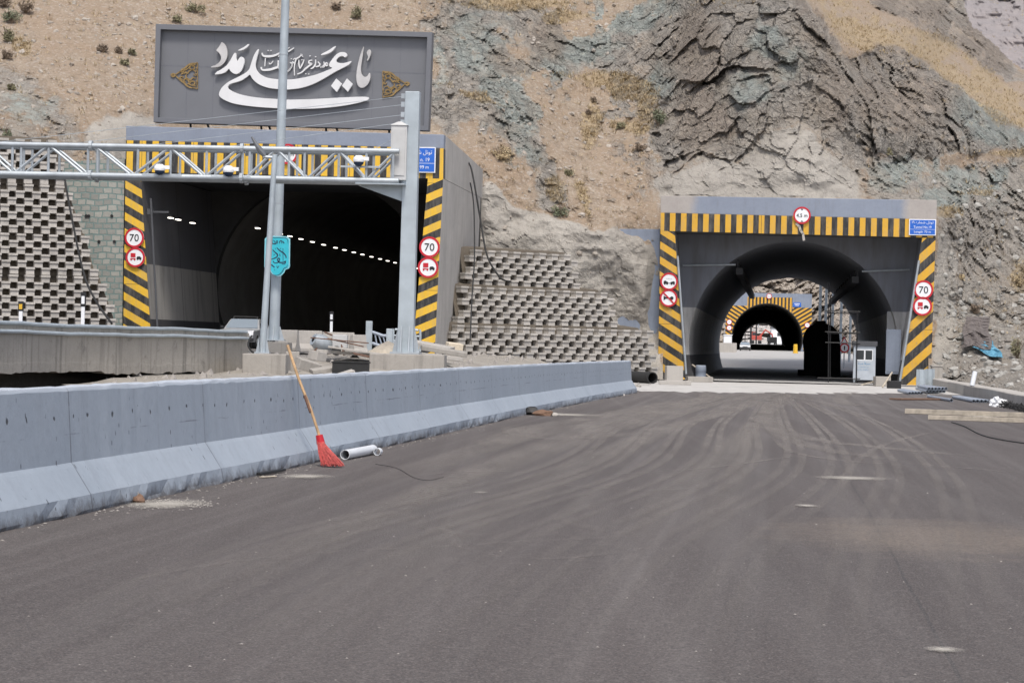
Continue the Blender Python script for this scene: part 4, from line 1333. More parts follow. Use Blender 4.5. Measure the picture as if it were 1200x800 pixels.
t.bump(t.math('SUBTRACT', t.math('ADD', t.math('MULTIPLY', fine, 0.5), big), t.math('ADD', hole, pm)), 0.35, 0.03)
MT['barrier'] = t.m
BP = [(-8.9, -18), (-7.0, -4), (-5.35, 8), (-4.08, 18.3), (-3.25, 24.5), (-2.4, 30.9), (-1.2, 40.0), (0.12, 50.5), (2.1, 65), (4.4, 80.4)]
bp = bez([Vector((a, b, 0)) for a, b in BP], 24)
PROF = [(0.0, -0.02), (0.0, 0.03), (-0.012, 0.16), (-0.17, 0.40), (-0.20, 0.44), (-0.245, 1.08), (-0.262, 1.115), (-0.30, 1.125), (-0.43, 1.12), (-0.47, 1.08), (-0.50, 0.44), (-0.70, 0.16), (-0.70, -0.02)]
vs, fs, al, hg = [], [], [], []
acc = 0
NP = len(PROF)
rr = random.Random(8)
for i, p in enumerate(bp):
    if i: acc += (p - bp[i - 1]).length
    tg = (bp[min(i + 1, len(bp) - 1)] - bp[max(0, i - 1)]).normalized()
    nn = Vector((tg.y, -tg.x, 0))
    jog = 0.012 * math.sin(acc * 0.7) + 0.006 * rr.uniform(-1, 1)
    for k, (of, z) in enumerate(PROF):
        q = p + nn * (of + (jog if 0 < k < NP - 1 else 0) + (rr.uniform(-0.02, 0.025) if k in (0, 1) else 0))
        vs.append((q.x, q.y, z + (rr.uniform(-0.008, 0.008) if 5 <= k <= 8 else 0)))
        al.append(acc); hg.append(z)
for i in range(len(bp) - 1):
    for k in range(NP - 1):
        fs.append((i * NP + k, (i + 1) * NP + k, (i + 1) * NP + k + 1, i * NP + k + 1))
fs.append(tuple((len(bp) - 1) * NP + k for k in range(NP)))
me = bpy.data.meshes.new('concrete_barrier')
me.from_pydata(vs, [], fs)
for nm, arr in (('along', al), ('height', hg)):
    at_ = me.attributes.new(nm, 'FLOAT', 'POINT'); at_.data.foreach_set('value', arr)
me.materials.append(MT['barrier'])
bo = bpy.data.objects.new('concrete_barrier', me)
C.objects.link(bo)
bm = bmesh.new(); bm.from_mesh(me); bmesh.ops.recalc_face_normals(bm, faces=bm.faces); bm.to_mesh(me); bm.free()
tag(bo, 'long blue-grey painted concrete road barrier with a sloped foot along the asphalt', 'road barrier')

# ------------------------------------------------------------------ crib walls
def crib(label, P0_, P1_, tiers, pitch, rowh, px_left, ndir, seed, setb=1.0):
    """tiers: (z0, z1, right limit px top, right limit px bottom); blocks in a chequer"""
    root = empty('crib_wall', P0_, 0, label, 'crib wall')
    rr = random.Random(seed)
    dirv = (P1_ - P0_); dirv.z = 0
    dirv.normalize()
    nrm = Vector((dirv.y, -dirv.x, 0))
    if nrm.y > 0: nrm = -nrm
    def s_of(px, py, base):
        r = ray(px, py)
        t_ = (base - CAM).dot(nrm) / r.dot(nrm)
        return ((CAM + r * t_) - P0_).dot(dirv)
    for ti, (z0, z1, lt, lb, rt_, rb) in enumerate(tiers):
        mb = MB()
        nrow = max(1, round((z1 - z0) / rowh))
        rh = (z1 - z0) / nrow
        back = -nrm * (setb * ti)
        smin, smax = 1e9, -1e9
        for j in range(nrow):
            z = z0 + j * rh
            f = (j + 0.5) / nrow
            b = P0_ + back - nrm * (0.07 * j)
            sl_ = s_of(lb[0] + (lt[0] - lb[0]) * f, lb[1] + (lt[1] - lb[1]) * f, b)
            sr_ = s_of(rb[0] + (rt_[0] - rb[0]) * f, rb[1] + (rt_[1] - rb[1]) * f, b)
            smin, smax = min(smin, sl_), max(smax, sr_)
            k0 = math.ceil(sl_ / pitch - (0.5 if j % 2 else 0)); k1 = math.floor(sr_ / pitch - (0.5 if j % 2 else 0))
            for k in range(k0, k1 + 1):
                s_ = (k + (0.5 if j % 2 else 0)) * pitch + rr.uniform(-0.025, 0.025)
                w_ = pitch * 0.505
                dz = rr.uniform(-0.012, 0.012)
                df = rr.uniform(-0.03, 0.03)
                def pt(ds, dn, zz_): 
                    q = b + dirv * (s_ + ds) + nrm * (dn + df) - P0_
                    return (q.x, q.y, z + zz_ + dz)
                h = w_ / 2
                # trough: leaning front plate and a proud lip
                mb.hexa([pt(-h, 0.07, -rh * 0.04), pt(h, 0.07, -rh * 0.04), pt(h, -0.34, -rh * 0.04), pt(-h, -0.34, -rh * 0.04),
                         pt(-h, 0.05, rh * 0.72), pt(h, 0.05, rh * 0.72), pt(h, -0.34, rh * 0.72), pt(-h, -0.34, rh * 0.72)])
                mb.hexa([pt(-h - 0.02, 0.10, rh * 0.72), pt(h + 0.02, 0.10, rh * 0.72), pt(h + 0.02, -0.34, rh * 0.72), pt(-h - 0.02, -0.34, rh * 0.72),
                         pt(-h - 0.02, 0.085, rh * 1.04), pt(h + 0.02, 0.085, rh * 1.04), pt(h + 0.02, -0.34, rh * 1.04), pt(-h - 0.02, -0.34, rh * 1.04)])
        mb.build('block_tier', MT['block'], root, merge=False)
        # soil behind and on top of the tier
        sb = MB()
        b0 = back - nrm * 0.30
        q0 = b0 + dirv * (smin + 0.15); q1 = b0 + dirv * (smax + 0.1)
        q2 = q1 - nrm * (0.07 * nrow + 0.1); q3 = q0 - nrm * (0.07 * nrow + 0.1)
        s_top = s_of(rt_[0], rt_[1], P0_ + back)
        q2 = b0 + dirv * (s_top + 0.1) - nrm * (0.07 * nrow + 0.1)
        zt = z1 + 0.12
        e2 = q2 - nrm * 1.2; e3 = q3 - nrm * 1.2
        sb.add([(q0.x, q0.y, z0 - 0.05), (q1.x, q1.y, z0 - 0.05), (q2.x, q2.y, zt), (q3.x, q3.y, zt), (e2.x, e2.y, zt + 0.12), (e3.x, e3.y, zt + 0.12),
                (q1.x - nrm.x * 1.5, q1.y - nrm.y * 1.5, z0), ], [(0, 1, 2, 3), (3, 2, 4, 5), (1, 6, 4, 2)])
        sb.build('soil_fill', MT['soil'], root)
    return root
cr0 = at(522, 400, 106.0); cr0.z = 0
cr1 = at(770, 441, 114.0); cr1.z = 0
crib('stepped crib wall of pale concrete blocks between the two tunnel portals', cr0, cr1,
     [(0.0, 2.42, (527, 374), (526, 450), (761, 394), (772, 446)),
      (2.54, 4.25, (541, 327), (536, 380), (711, 345), (727, 392)),
      (4.37, 6.05, (554, 286), (545, 330), (672, 296), (682, 340))], 0.78, 0.285, 527, None, 5)
cl0 = at(-140, 392, 97.5); cl0.z = 1.0
cl1 = at(150, 392, 101.5); cl1.z = 1.0
crib('stepped crib wall of pale concrete blocks beside the left stone wall', cl0, cl1,
     [(1.0, 3.10, (-140, 348), (-140, 395), (117, 350), (137, 385)),
      (3.15, 4.90, (-140, 300), (-140, 350), (100, 303), (112, 348)),
      (4.95, 7.10, (-140, 238), (-140, 300), (78, 240), (98, 300)),
      (7.15, 9.1, (-140, 182), (-140, 236), (66, 186), (75, 236))], 0.70, 0.30, 0, None, 9, 0.45)

# stone masonry between the crib wall and the left portal
t = NT('netted_stone_masonry')
o = t.obj()
bk = t.n('ShaderNodeTexBrick')
mp = t.n('ShaderNodeMapping'); mp.inputs['Rotation'].default_value = (R_(90), 0, 0)
nv = t.n('ShaderNodeMix', data_type='VECTOR'); 
wv = t.n('ShaderNodeTexNoise'); wv.inputs['Scale'].default_value = 1.5; t.l(o, wv.inputs['Vector'])
ad = t.n('ShaderNodeVectorMath', operation='MULTIPLY_ADD'); t.l(wv.outputs['Color'], ad.inputs[0]); ad.inputs[1].default_value = (0.22, 0.22, 0.22); t.l(o, ad.inputs[2])
t.l(ad.outputs[0], mp.inputs[0]); t.l(mp.outputs[0], bk.inputs['Vector'])
bk.inputs['Scale'].default_value = 1.0
bk.inputs['Brick Width'].default_value = 0.40; bk.inputs['Row Height'].default_value = 0.27; bk.inputs['Mortar Size'].default_value = 0.03
bk.inputs['Color1'].default_value = (0.25, 0.25, 0.225, 1); bk.inputs['Color2'].default_value = (0.37, 0.36, 0.32, 1); bk.inputs['Mortar'].default_value = (0.17, 0.24, 0.225, 1)
n_ = t.noise(o, 5, 6, 0.7)
c = t.mix(t.math('MULTIPLY', t.ramp(n_, 0.45, 0.75), 0.4), bk.outputs[0], (0.20, 0.24, 0.225))
t.col(c); t.rough(0.95)
t.bump(t.math('ADD', t.math('MULTIPLY', bk.outputs['Fac'], -1.0), t.math('MULTIPLY', n_, 0.6)), 0.7, 0.08)
MT['stone'] = t.m
FS = Frame(Vector((at(110, 390, 105).x, 105, ZL)), 0.0)
sw = empty('stone_wall', FS.O, 0, 'greenish netted stone masonry wall left of the billboard tunnel', 'stone wall')
q = [FS.loc(*p) for p in [(66, 190), (146, 186), (143, 392), (132, 392), (112, 340), (88, 250)]]
q = [(a, max(b, -0.1)) for a, b in q]
mb = MB(); mb.prism(q, 0, 1.2); mb.build('masonry', MT['stone'], sw)
mb = MB()
for (x_, y_) in ((104, 253), (131, 253), (116, 283), (134, 283), (101, 180), (101, 253)):
    a, b = FS.loc(x_, y_)
    mb.tube([(a, -0.05, b), (a, 0.05, b)], 0.07, 8)
mb.build('drain_hole', MT['black'], sw)
wcurve('slope_cable', [at(75, 205, 99), at(84, 255, 98), at(98, 320, 97), at(112, 352, 95.5), at(131, 379, 94)], 0.05, MT['rubber'], 'black cable running down the joint of crib wall and stone wall', 'cable')
# right kerb wall
k0, k1 = gp(1096, 455), gp(1200, 480)
dv = (k1 - k0).normalized()
ks = k0 - dv * 6; ke = k1 + dv * 60
nv_ = Vector((-dv.y, dv.x, 0))
if nv_.x < 0: nv_ = -nv_
mb = MB()
n = 26
vs, fs = [], []
for i in range(n + 1):
    p = ks.lerp(ke, i / n)
    for of, z in ((0, -0.02), (-0.0, 0.40), (0.03, 0.43), (0.62, 0.43), (0.65, 0.40), (0.65, -0.02)):
        qq = p + nv_ * of
        vs.append((qq.x, qq.y, z + 0.012 * math.sin(i * 1.7)))
for i in range(n):
    for k in range(5):
        fs.append((i * 6 + k, (i + 1) * 6 + k, (i + 1) * 6 + k + 1, i * 6 + k + 1))
mb.add(vs, fs)
tag(mb.build('kerb_wall', MT['conc_pale']), 'low pale concrete kerb wall below the right rubble slope', 'kerb wall')

# ------------------------------------------------------------------ billboard with calligraphy
FB = Frame(FL.world(0, 1.6, 0), AX)
bq = [FB.loc(*p) for p in [(184.6, 29.3), (507.5, 39.0), (503.2, 154.0), (181.8, 143.8)]]
bb = empty('billboard', FB.O, FB.rot, 'large grey billboard with silver calligraphy above the left tunnel', 'billboard')
mb = MB(); mb.prism(bq, 0.0, 0.28); mb.build('panel', MT['sign_grey'], bb)
def lerp2(a, b, f): return (a[0] + (b[0] - a[0]) * f, a[1] + (b[1] - a[1]) * f)
inn = [FB.loc(*p) for p in [(190.2, 35.6), (501.8, 44.8), (497.8, 148.6), (186.9, 138.8)]]
mb = MB()
for i in range(4):
    j = (i + 1) % 4
    quad = [bq[i], bq[j], inn[j], inn[i]]
    mb.prism(quad, -0.32, -0.002)
mb.build('frame', MT['sign_frame'], bb, bevel=0.01)
# cladding seams
mb = MB()
for k in range(1, 10):
    a = lerp2(inn[0], inn[1], k / 10); b = lerp2(inn[3], inn[2], k / 10)
    mb.hexa([(b[0] - 0.012, -0.006, b[1]), (b[0] + 0.012, -0.006, b[1]), (b[0] + 0.012, -0.001, b[1]), (b[0] - 0.012, -0.001, b[1]),
             (a[0] - 0.012, -0.006, a[1]), (a[0] + 0.012, -0.006, a[1]), (a[0] + 0.012, -0.001, a[1]), (a[0] - 0.012, -0.001, a[1])])
a = lerp2(inn[0], inn[3], 0.4); b = lerp2(inn[1], inn[2], 0.4)
mb.hexa([(a[0], -0.0065, a[1] - 0.012), (b[0], -0.0065, b[1] - 0.012), (b[0], -0.001, b[1] - 0.012), (a[0], -0.001, a[1] - 0.012),
         (a[0], -0.0065, a[1] + 0.012), (b[0], -0.0065, b[1] + 0.012), (b[0], -0.001, b[1] + 0.012), (a[0], -0.001, a[1] + 0.012)])
mb.build('panel_seams', basic('dark_seam', (0.13, 0.135, 0.155), 0.5), bb)  # seams slightly darker than the panel cladding
for px in (222, 240, 305, 312, 381, 391, 455, 462):
    a = FB.loc(px, 140 + (px - 180) * 0.03 + 2, 0.1); 
    zt_ = FL.loc(335, 153)[1]
    mb = MB(); mb.tube([(a[0] + (0.25 if px in (240, 312, 391, 462) else 0), 0.6, zt_ - 0.2), (a[0], 0.1, a[1] + 0.25)], 0.05, 6)
    mb.build('support_post', MT['black'], bb)

Z1 = lambda pts: [(240 + x / 8, 40 + y / 8) for x, y in pts]
Z2 = lambda pts: [(330 + x / 8, 40 + y / 8) for x, y in pts]
def curve_fill(name, px_pts, m, parent, fr, depth=0.10, y=-0.16, sub=3):
    P = bez(px_pts, sub, closed=True)
    q = [fr.loc(p.x, p.y) for p in P]
    cu = bpy.data.curves.new(name, 'CURVE')
    cu.dimensions = '2D'; cu.fill_mode = 'BOTH'
    sp = cu.splines.new('POLY'); sp.points.add(len(q) - 1)
    for p, (a, b) in zip(sp.points, q): p.co = (a, b, 0, 1)
    sp.use_cyclic_u = True
    cu.extrude = depth / 2; cu.bevel_depth = 0.008; cu.bevel_resolution = 0
    ob = bpy.data.objects.new(name, cu); C.objects.link(ob)
    bpy.context.view_layer.update()
    me = bpy.data.meshes.new_from_object(ob.evaluated_get(bpy.context.evaluated_depsgraph_get()))
    bpy.data.objects.remove(ob)
    me.transform(Matrix.Translation((0, y, 0)) @ Matrix.Rotation(R_(90), 4, 'X'))
    me.materials.clear(); me.materials.append(m)
    o2 = bpy.data.objects.new(name, me); C.objects.link(o2); o2.parent = parent
    return o2
LET = 'calligraphy_stroke'
curve_fill(LET, Z1([(170, 85), (198, 108), (216, 150), (220, 205), (200, 262), (155, 306), (105, 318), (68, 318), (80, 308), (112, 298), (145, 272), (163, 238), (158, 205), (140, 178), (120, 160), (140, 130), (158, 102)]), MT['silver_dull'], bb, FB)
curve_fill(LET, Z1([(297, 185), (304, 205), (303, 235), (315, 262), (330, 238), (346, 222), (366, 226), (380, 250), (374, 295), (350, 350), (312, 378), (275, 372), (247, 347), (235, 330), (208, 358), (170, 376), (130, 382), (105, 382), (125, 360), (170, 335), (215, 300), (245, 260), (270, 215), (285, 190)]), MT['silver'], bb, FB)
curve_fill(LET, Z1([(322, 160), (360, 157), (400, 135), (424, 108), (412, 104), (380, 128), (345, 146)]), MT['silver'], bb, FB)
main = Z1([(512, 150), (510, 180), (497, 230), (484, 290), (492, 340), (530, 385), (600, 418), (700, 432)]) + \
    Z2([(60, 433), (130, 430), (240, 410), (340, 385), (425, 352), (482, 326), (460, 310), (455, 288), (475, 255), (510, 210), (550, 182), (590, 178), (616, 190), (620, 210), (600, 224), (585, 213), (555, 215), (525, 240), (520, 262), (545, 278), (590, 280), (630, 270), (661, 262), (640, 290), (590, 318), (500, 365), (400, 425), (300, 475), (200, 508), (100, 522)]) + \
    Z1([(760, 524), (640, 515), (560, 495), (500, 465), (455, 422), (432, 386), (400, 410), (340, 445), (270, 465), (237, 480), (225, 505), (245, 530), (320, 565), (420, 590), (560, 608), (720, 618)]) + \
    Z2([(60, 622), (200, 620), (400, 612), (600, 600), (760, 595), (812, 599), (825, 610), (800, 628), (700, 655), (560, 680), (400, 697), (250, 705), (60, 706)]) + \
    Z1([(700, 700), (560, 692), (400, 676), (280, 655), (200, 625), (152, 592), (145, 560), (170, 510), (225, 460), (290, 425), (360, 390), (420, 345), (442, 290), (465, 220), (490, 172)])
curve_fill(LET, main, MT['silver'], bb, FB)
def diamond(pts): 
    out = []
    for i in range(4):
        a, b = pts[i], pts[(i + 1) % 4]
        out += [a, lerp2(a, b, 0.08), lerp2(a, b, 0.5), lerp2(a, b, 0.92)]
    return out
curve_fill('calligraphy_dot', Z2(diamond([(520, 425), (572, 472), (525, 548), (472, 492)])), MT['silver'], bb, FB, sub=1)
curve_fill('calligraphy_dot', Z2(diamond([(620, 425), (674, 475), (628, 545), (575, 490)])), MT['silver'], bb, FB, sub=1)
curve_fill(LET, Z2([(775, 130), (770, 190), (757, 270), (749, 340), (760, 388), (790, 410), (815, 395), (830, 372), (838, 390), (835, 430), (810, 480), (770, 508), (735, 500), (714, 460), (709, 390), (722, 300), (747, 200)]), MT['silver_dull'], bb, FB)
curve_fill(LET, Z2([(836, 155), (845, 178), (835, 215), (820, 250), (808, 252), (818, 220), (806, 182), (818, 160)]), MT['silver_dull'], bb, FB)
curve_fill(LET, Z2([(378, 203), (430, 194), (480, 168), (514, 125), (495, 130), (450, 160), (400, 185)]), MT['silver'], bb, FB)

def ribbons(name, strokes, m, parent, fr, y=-0.10, dep=0.05, w=0.6):
    mb = MB()
    for s_ in strokes:
        pts, wd = s_ if isinstance(s_[1], (int, float)) else (s_, w)
        P = bez(pts, 5) if len(pts) > 2 else [Vector((*p, 0)) for p in pts]
        n = len(P)
        L_, R2 = [], []
        for i, p in enumerate(P):
            tg = (P[min(i + 1, n - 1)] - P[max(i - 1, 0)]).normalized()
            nn = Vector((-tg.y, tg.x, 0))
            k = wd * (0.45 + 0.55 * math.sin(math.pi * min(1, max(0.12, i / max(1, n - 1)) * 0.95)))
            a = p + nn * k; b = p - nn * k
            L_.append(fr.loc(a.x, a.y)); R2.append(fr.loc(b.x, b.y))
        vs = []
        for a, b in zip(L_, R2):
            vs += [(a[0], y, a[1]), (b[0], y, b[1]), (a[0], y + dep, a[1]), (b[0], y + dep, b[1])]
        fs = []
        for i in range(n - 1):
            q = i * 4
            fs += [(q, q + 4, q + 5, q + 1), (q + 2, q + 3, q + 7, q + 6), (q, q + 2, q + 6, q + 4), (q + 1, q + 5, q + 7, q + 3)]
        fs += [(0, 1, 3, 2), ((n - 1) * 4, (n - 1) * 4 + 2, (n - 1) * 4 + 3, (n - 1) * 4 + 1)]
        mb.add(vs, fs)
    return mb.build(name, m, parent, merge=False)
def dot(x, y, r=0.7): return [(x - r, y), (x + r, y)]
small = [(Z2([(436, 283), (424, 272), (414, 285), (424, 300), (438, 290)]), 0.9), (Z2([(412, 292), (398, 310), (372, 312)]), 0.8), (Z2([(398, 262), (404, 288), (388, 308), (364, 314)]), 0.8),
         (Z2([(343, 262), (362, 285), (350, 303), (320, 309)]), 0.85), (Z2([(322, 242), (320, 285), (298, 318), (275, 327)]), 0.85), (Z2(dot(322, 216, 6)), 0.8),
         (Z2([(290, 248), (262, 254), (260, 274), (285, 281), (262, 300), (225, 330), (190, 362), (150, 378)]), 1.0), (Z2(dot(270, 208, 7)), 0.8), (Z2(dot(230, 375, 6)), 0.7), (Z2(dot(258, 377, 6)), 0.7),
         (Z2([(214, 240), (205, 270), (190, 300), (178, 325)]), 0.8), (Z2(dot(195, 245, 6)), 0.7), (Z2([(165, 245), (166, 290), (176, 330)]), 0.75), (Z2([(205, 215), (185, 205), (165, 222), (140, 240), (124, 300), (124, 392)]), 0.75), (Z2([(180, 192), (200, 195)]), 0.6),
         (Z2([(92, 268), (104, 280), (96, 310), (70, 345), (52, 352)]), 0.9), (Z2([(102, 262), (116, 270), (100, 282)]), 0.7), (Z2(dot(95, 235, 6)), 0.7), (Z2(dot(118, 237, 6)), 0.7), (Z2([(150, 240), (128, 232), (112, 246)]), 0.6),
         (Z1([(840, 132), (800, 158), (740, 188), (690, 215)]), 0.8), (Z1([(800, 128), (760, 150), (730, 168)]), 0.5),
         (Z1([(540, 180), (552, 206), (600, 212), (660, 203), (722, 172)]), 1.3), (Z1(dot(598, 157, 7)), 0.7), (Z1(dot(624, 157, 7)), 0.7), (Z1([(572, 228), (566, 305)]), 0.9),
         (Z1([(532, 312), (542, 337), (600, 338), (660, 322), (690, 305), (692, 250)]), 1.3), (Z1([(690, 300), (705, 335), (720, 345)]), 0.8), (Z1([(605, 270), (612, 284), (630, 274), (645, 252)]), 0.5),
         (Z1([(802, 268), (822, 285), (812, 318), (780, 350)]), 0.9), (Z1(dot(700, 275, 6)), 0.6)]
ribbons('small_calligraphy', small, MT['silver'], bb, FB)
def ornament(x0, y0, sx):
    T = lambda pts: [(x0 + sx * (x / 16), y0 + y / 16) for x, y in pts]
    out = [(T([(585, 220), (540, 232), (470, 238), (410, 270), (350, 325), (300, 350), (270, 385), (225, 410), (180, 440)]), 1.0),
           (T([(585, 710), (530, 695), (450, 685), (390, 655), (340, 600), (290, 565), (250, 530), (215, 500), (180, 465)]), 1.0),
           (T([(588, 220), (588, 715)]), 0.8), (T([(175, 450), (140, 430), (100, 450), (130, 480), (170, 460)]), 1.2),
           (T([(560, 260), (500, 250), (440, 300), (470, 350), (530, 330), (520, 280), (480, 290)]), 0.9),
           (T([(560, 400), (500, 350), (430, 380), (400, 420), (370, 400), (330, 420), (330, 370), (380, 350), (430, 310)]), 0.9),
           (T([(560, 520), (500, 500), (460, 540), (400, 520), (370, 480), (380, 440)]), 0.9),
           (T([(560, 660), (500, 650), (440, 620), (470, 570), (530, 580), (530, 630), (490, 620)]), 0.9),
           (T([(360, 590), (330, 550), (370, 520), (420, 560), (430, 610), (390, 620)]), 0.9), (T([(310, 540), (260, 510), (280, 480), (330, 500)]), 0.9),
           (T([(240, 410), (280, 380), (310, 420), (270, 440)]), 0.9), (T([(540, 420), (580, 440), (540, 460), (510, 430)]), 0.7), (T([(560, 300), (585, 340), (560, 380)]), 0.7), (T([(560, 550), (585, 600), (555, 630)]), 0.7)]
    ribbons('gold_ornament', out, MT['gold'], bb, FB, y=-0.06, dep=0.03)
ornament(195, 60, 1)
ornament(485.5, 70, -1)

# ------------------------------------------------------------------ road signs
def circle(r, n=32): return [(r * math.cos(2 * math.pi * k / n), r * math.sin(2 * math.pi * k / n)) for k in range(n)]
def round_sign(name, label, cat, pos, rz, R, kind):
    o = empty(name, pos, rz, label, cat)
    mb = MB(); mb.prism(circle(R), 0.0, 0.03); mb.build('face', MT['white'], o)
    mb = MB()
    n = 32
    a, b = circle(R * 1.0, n), circle(R * 0.80, n)
    vs = [(x, -0.012, z) for x, z in a] + [(x, -0.012, z) for x, z in b] + [(x, -0.001, z) for x, z in a] + [(x, -0.001, z) for x, z in b]
    fs = []
    for k in range(n):
        j = (k + 1) % n
        fs += [(k, j, n + j, n + k), (k, 2 * n + k, 2 * n + j, j), (n + k, n + j, 3 * n + j, 3 * n + k)]
    mb.add(vs, fs); mb.build('rim', MT['red'], o)
    mb = MB(); mb.box((-0.0, 0.07, 0), (0.08, 0.08, R * 1.6)); mb.build('bracket', MT['galv'], o)
    if kind == '70':
        lettering('numerals', '70', MT['black'], o, 0, 0, h=R * 0.72, y=-0.012)
    if kind == '4.5':
        lettering('numerals', '4.5 m', MT['black'], o, 0, 0, w_=R * 1.25, y=-0.012)
        mb = MB()
        mb.prism([(-R * 0.16, R * 0.74), (0, R * 0.56), (R * 0.16, R * 0.74)], -0.014, -0.006)
        mb.prism([(-R * 0.16, -R * 0.74), (R * 0.16, -R * 0.74), (0, -R * 0.56)], -0.014, -0.006)
        mb.build('arrowheads', MT['black'], o)
    if kind == 'truck':
        s = R / 100
        mb = MB(); mb.prism([(-48 * s, 0), (2 * s, 0), (2 * s, 42 * s), (-48 * s, 42 * s)], -0.014, -0.006); mb.box((-23 * s, -0.01, -14 * s), (54 * s, 0.008, 9 * s))
        for q in (-42, -6): mb.prism([(q * s + a, -24 * s + b) for a, b in circle(8 * s, 12)], -0.014, -0.006)
        mb.build('red_truck', MT['red'], o)
        mb = MB(); mb.prism([(14 * s, -18 * s), (62 * s, -18 * s), (64 * s, -4 * s), (56 * s, 0), (50 * s, 10 * s), (24 * s, 10 * s), (14 * s, -2 * s)], -0.014, -0.006)
        for q in (24, 54): mb.prism([(q * s + a, -20 * s + b) for a, b in circle(7 * s, 12)], -0.014, -0.006)
        mb.build('black_car', MT['black'], o)
    if kind == 'tow':
        s = R / 100
        mb = MB()
        mb.prism([(-62 * s, -26 * s), (-10 * s, -26 * s), (-10 * s, -8 * s), (-28 * s, -4 * s), (-40 * s, 10 * s), (-58 * s, 6 * s)], -0.014, -0.006)
        mb.prism([(16 * s, -26 * s), (66 * s, -26 * s), (66 * s, -4 * s), (56 * s, 4 * s), (30 * s, -2 * s), (16 * s, -6 * s)], -0.014, -0.006)
        mb.prism([(-44 * s, 10 * s), (-40 * s, 10 * s), (-10 * s, -8 * s), (-14 * s, -10 * s)], -0.0145, -0.006)
        for q in (-48, -20, 28, 56): mb.prism([(q * s + a, -28 * s + b) for a, b in circle(9 * s, 12)], -0.0142, -0.006)
        mb.box((0, -0.01, -18 * s), (30 * s, 0.008, 5 * s))
        mb.build('towed_cars', MT['black'], o)
        mb = MB()
        for k in range(4): mb.box(((-24 + k * 17) * s, -0.009, 32 * s), (11 * s, 0.006, 9 * s))
        mb.build('faint_caption', MT['cab_grey'], o)
    if kind == 'horn':
        s = R / 100
        mb = MB()
        mb.prism([(-56 * s, -26 * s), (-30 * s, -8 * s), (20 * s, -6 * s), (20 * s, 6 * s), (-30 * s, 8 * s), (-56 * s, 26 * s)], -0.014, -0.006)
        mb.prism([(36 * s + a, b) for a, b in circle(20 * s, 16)], -0.014, -0.006)
        mb.build('horn', MT['black'], o)
        mb = MB(); mb.prism([(-62 * s, 50 * s), (-50 * s, 62 * s), (62 * s, -50 * s), (50 * s, -62 * s)], -0.022, -0.0145); mb.build('slash', MT['red'], o)
    if kind == 'dots':
        s = R / 100
        mb = MB(); mb.box((0, -0.01, 0), (70 * s, 0.01, 26 * s)); mb.build('mark', MT['cab_grey'], o)
    return o
def on(fr, px, py, v=-0.14):
    u, z = fr.loc(px, py, v)
    return fr.world(u, v, z)
round_sign('speed_limit_sign', 'round 70 speed limit sign on the left pillar of the billboard tunnel', 'road sign', on(FL, 157.3, 278.5), FL.rot, 0.45, '70')
round_sign('no_overtaking_sign', 'round truck no-overtaking sign on the left pillar of the billboard tunnel', 'road sign', on(FL, 158.5, 301.5), FL.rot, 0.45, 'truck')
round_sign('speed_limit_sign', 'round 70 speed limit sign on the pillar right of the gantry post', 'road sign', on(FL, 503.3, 289.5), FL.rot, 0.47, '70')
round_sign('no_overtaking_sign', 'round truck no-overtaking sign on the pillar right of the gantry post', 'road sign', on(FL, 501.6, 313.4), FL.rot, 0.47, 'truck')
round_sign('height_limit_sign', 'round height limit sign half hidden behind the tall pole', 'road sign', on(FL, 337, 180.5), FL.rot, 0.46, '4.5')
round_sign('no_towing_sign', 'round no-towing sign, upper on the left pillar of the open tunnel', 'road sign', on(FR, 784, 329.8), FR.rot, 0.45, 'tow')
round_sign('no_horn_sign', 'round no-horn sign with red slash below the no-towing sign', 'road sign', on(FR, 783.5, 349.2), FR.rot, 0.45, 'horn')
round_sign('speed_limit_sign', 'round 70 speed limit sign on the right pillar of the open tunnel', 'road sign', on(FR, 1082.3, 339.5), FR.rot, 0.48, '70')
round_sign('no_overtaking_sign', 'round truck no-overtaking sign on the right pillar of the open tunnel', 'road sign', on(FR, 1081, 358.8), FR.rot, 0.48, 'truck')
round_sign('height_limit_sign', 'round 4.5 m height limit sign above the open right tunnel', 'road sign', on(FR, 939.8, 252.4), FR.rot, 0.44, '4.5')
for px, py, k, lab in ((901.3, 347, '4.5', 'tiny round sign over the arch of the distant tunnel'), (854.6, 377.2, 'dots', 'upper tiny round sign left of the distant tunnel arch'),
                       (854.5, 384, 'dots', 'lower tiny round sign left of the distant tunnel arch'), (946, 380.8, 'dots', 'tiny round sign right of the distant tunnel arch')):
    round_sign('distant_sign', lab, 'road sign', on(F3, px, py, -0.2), F3.rot, 0.46, k)

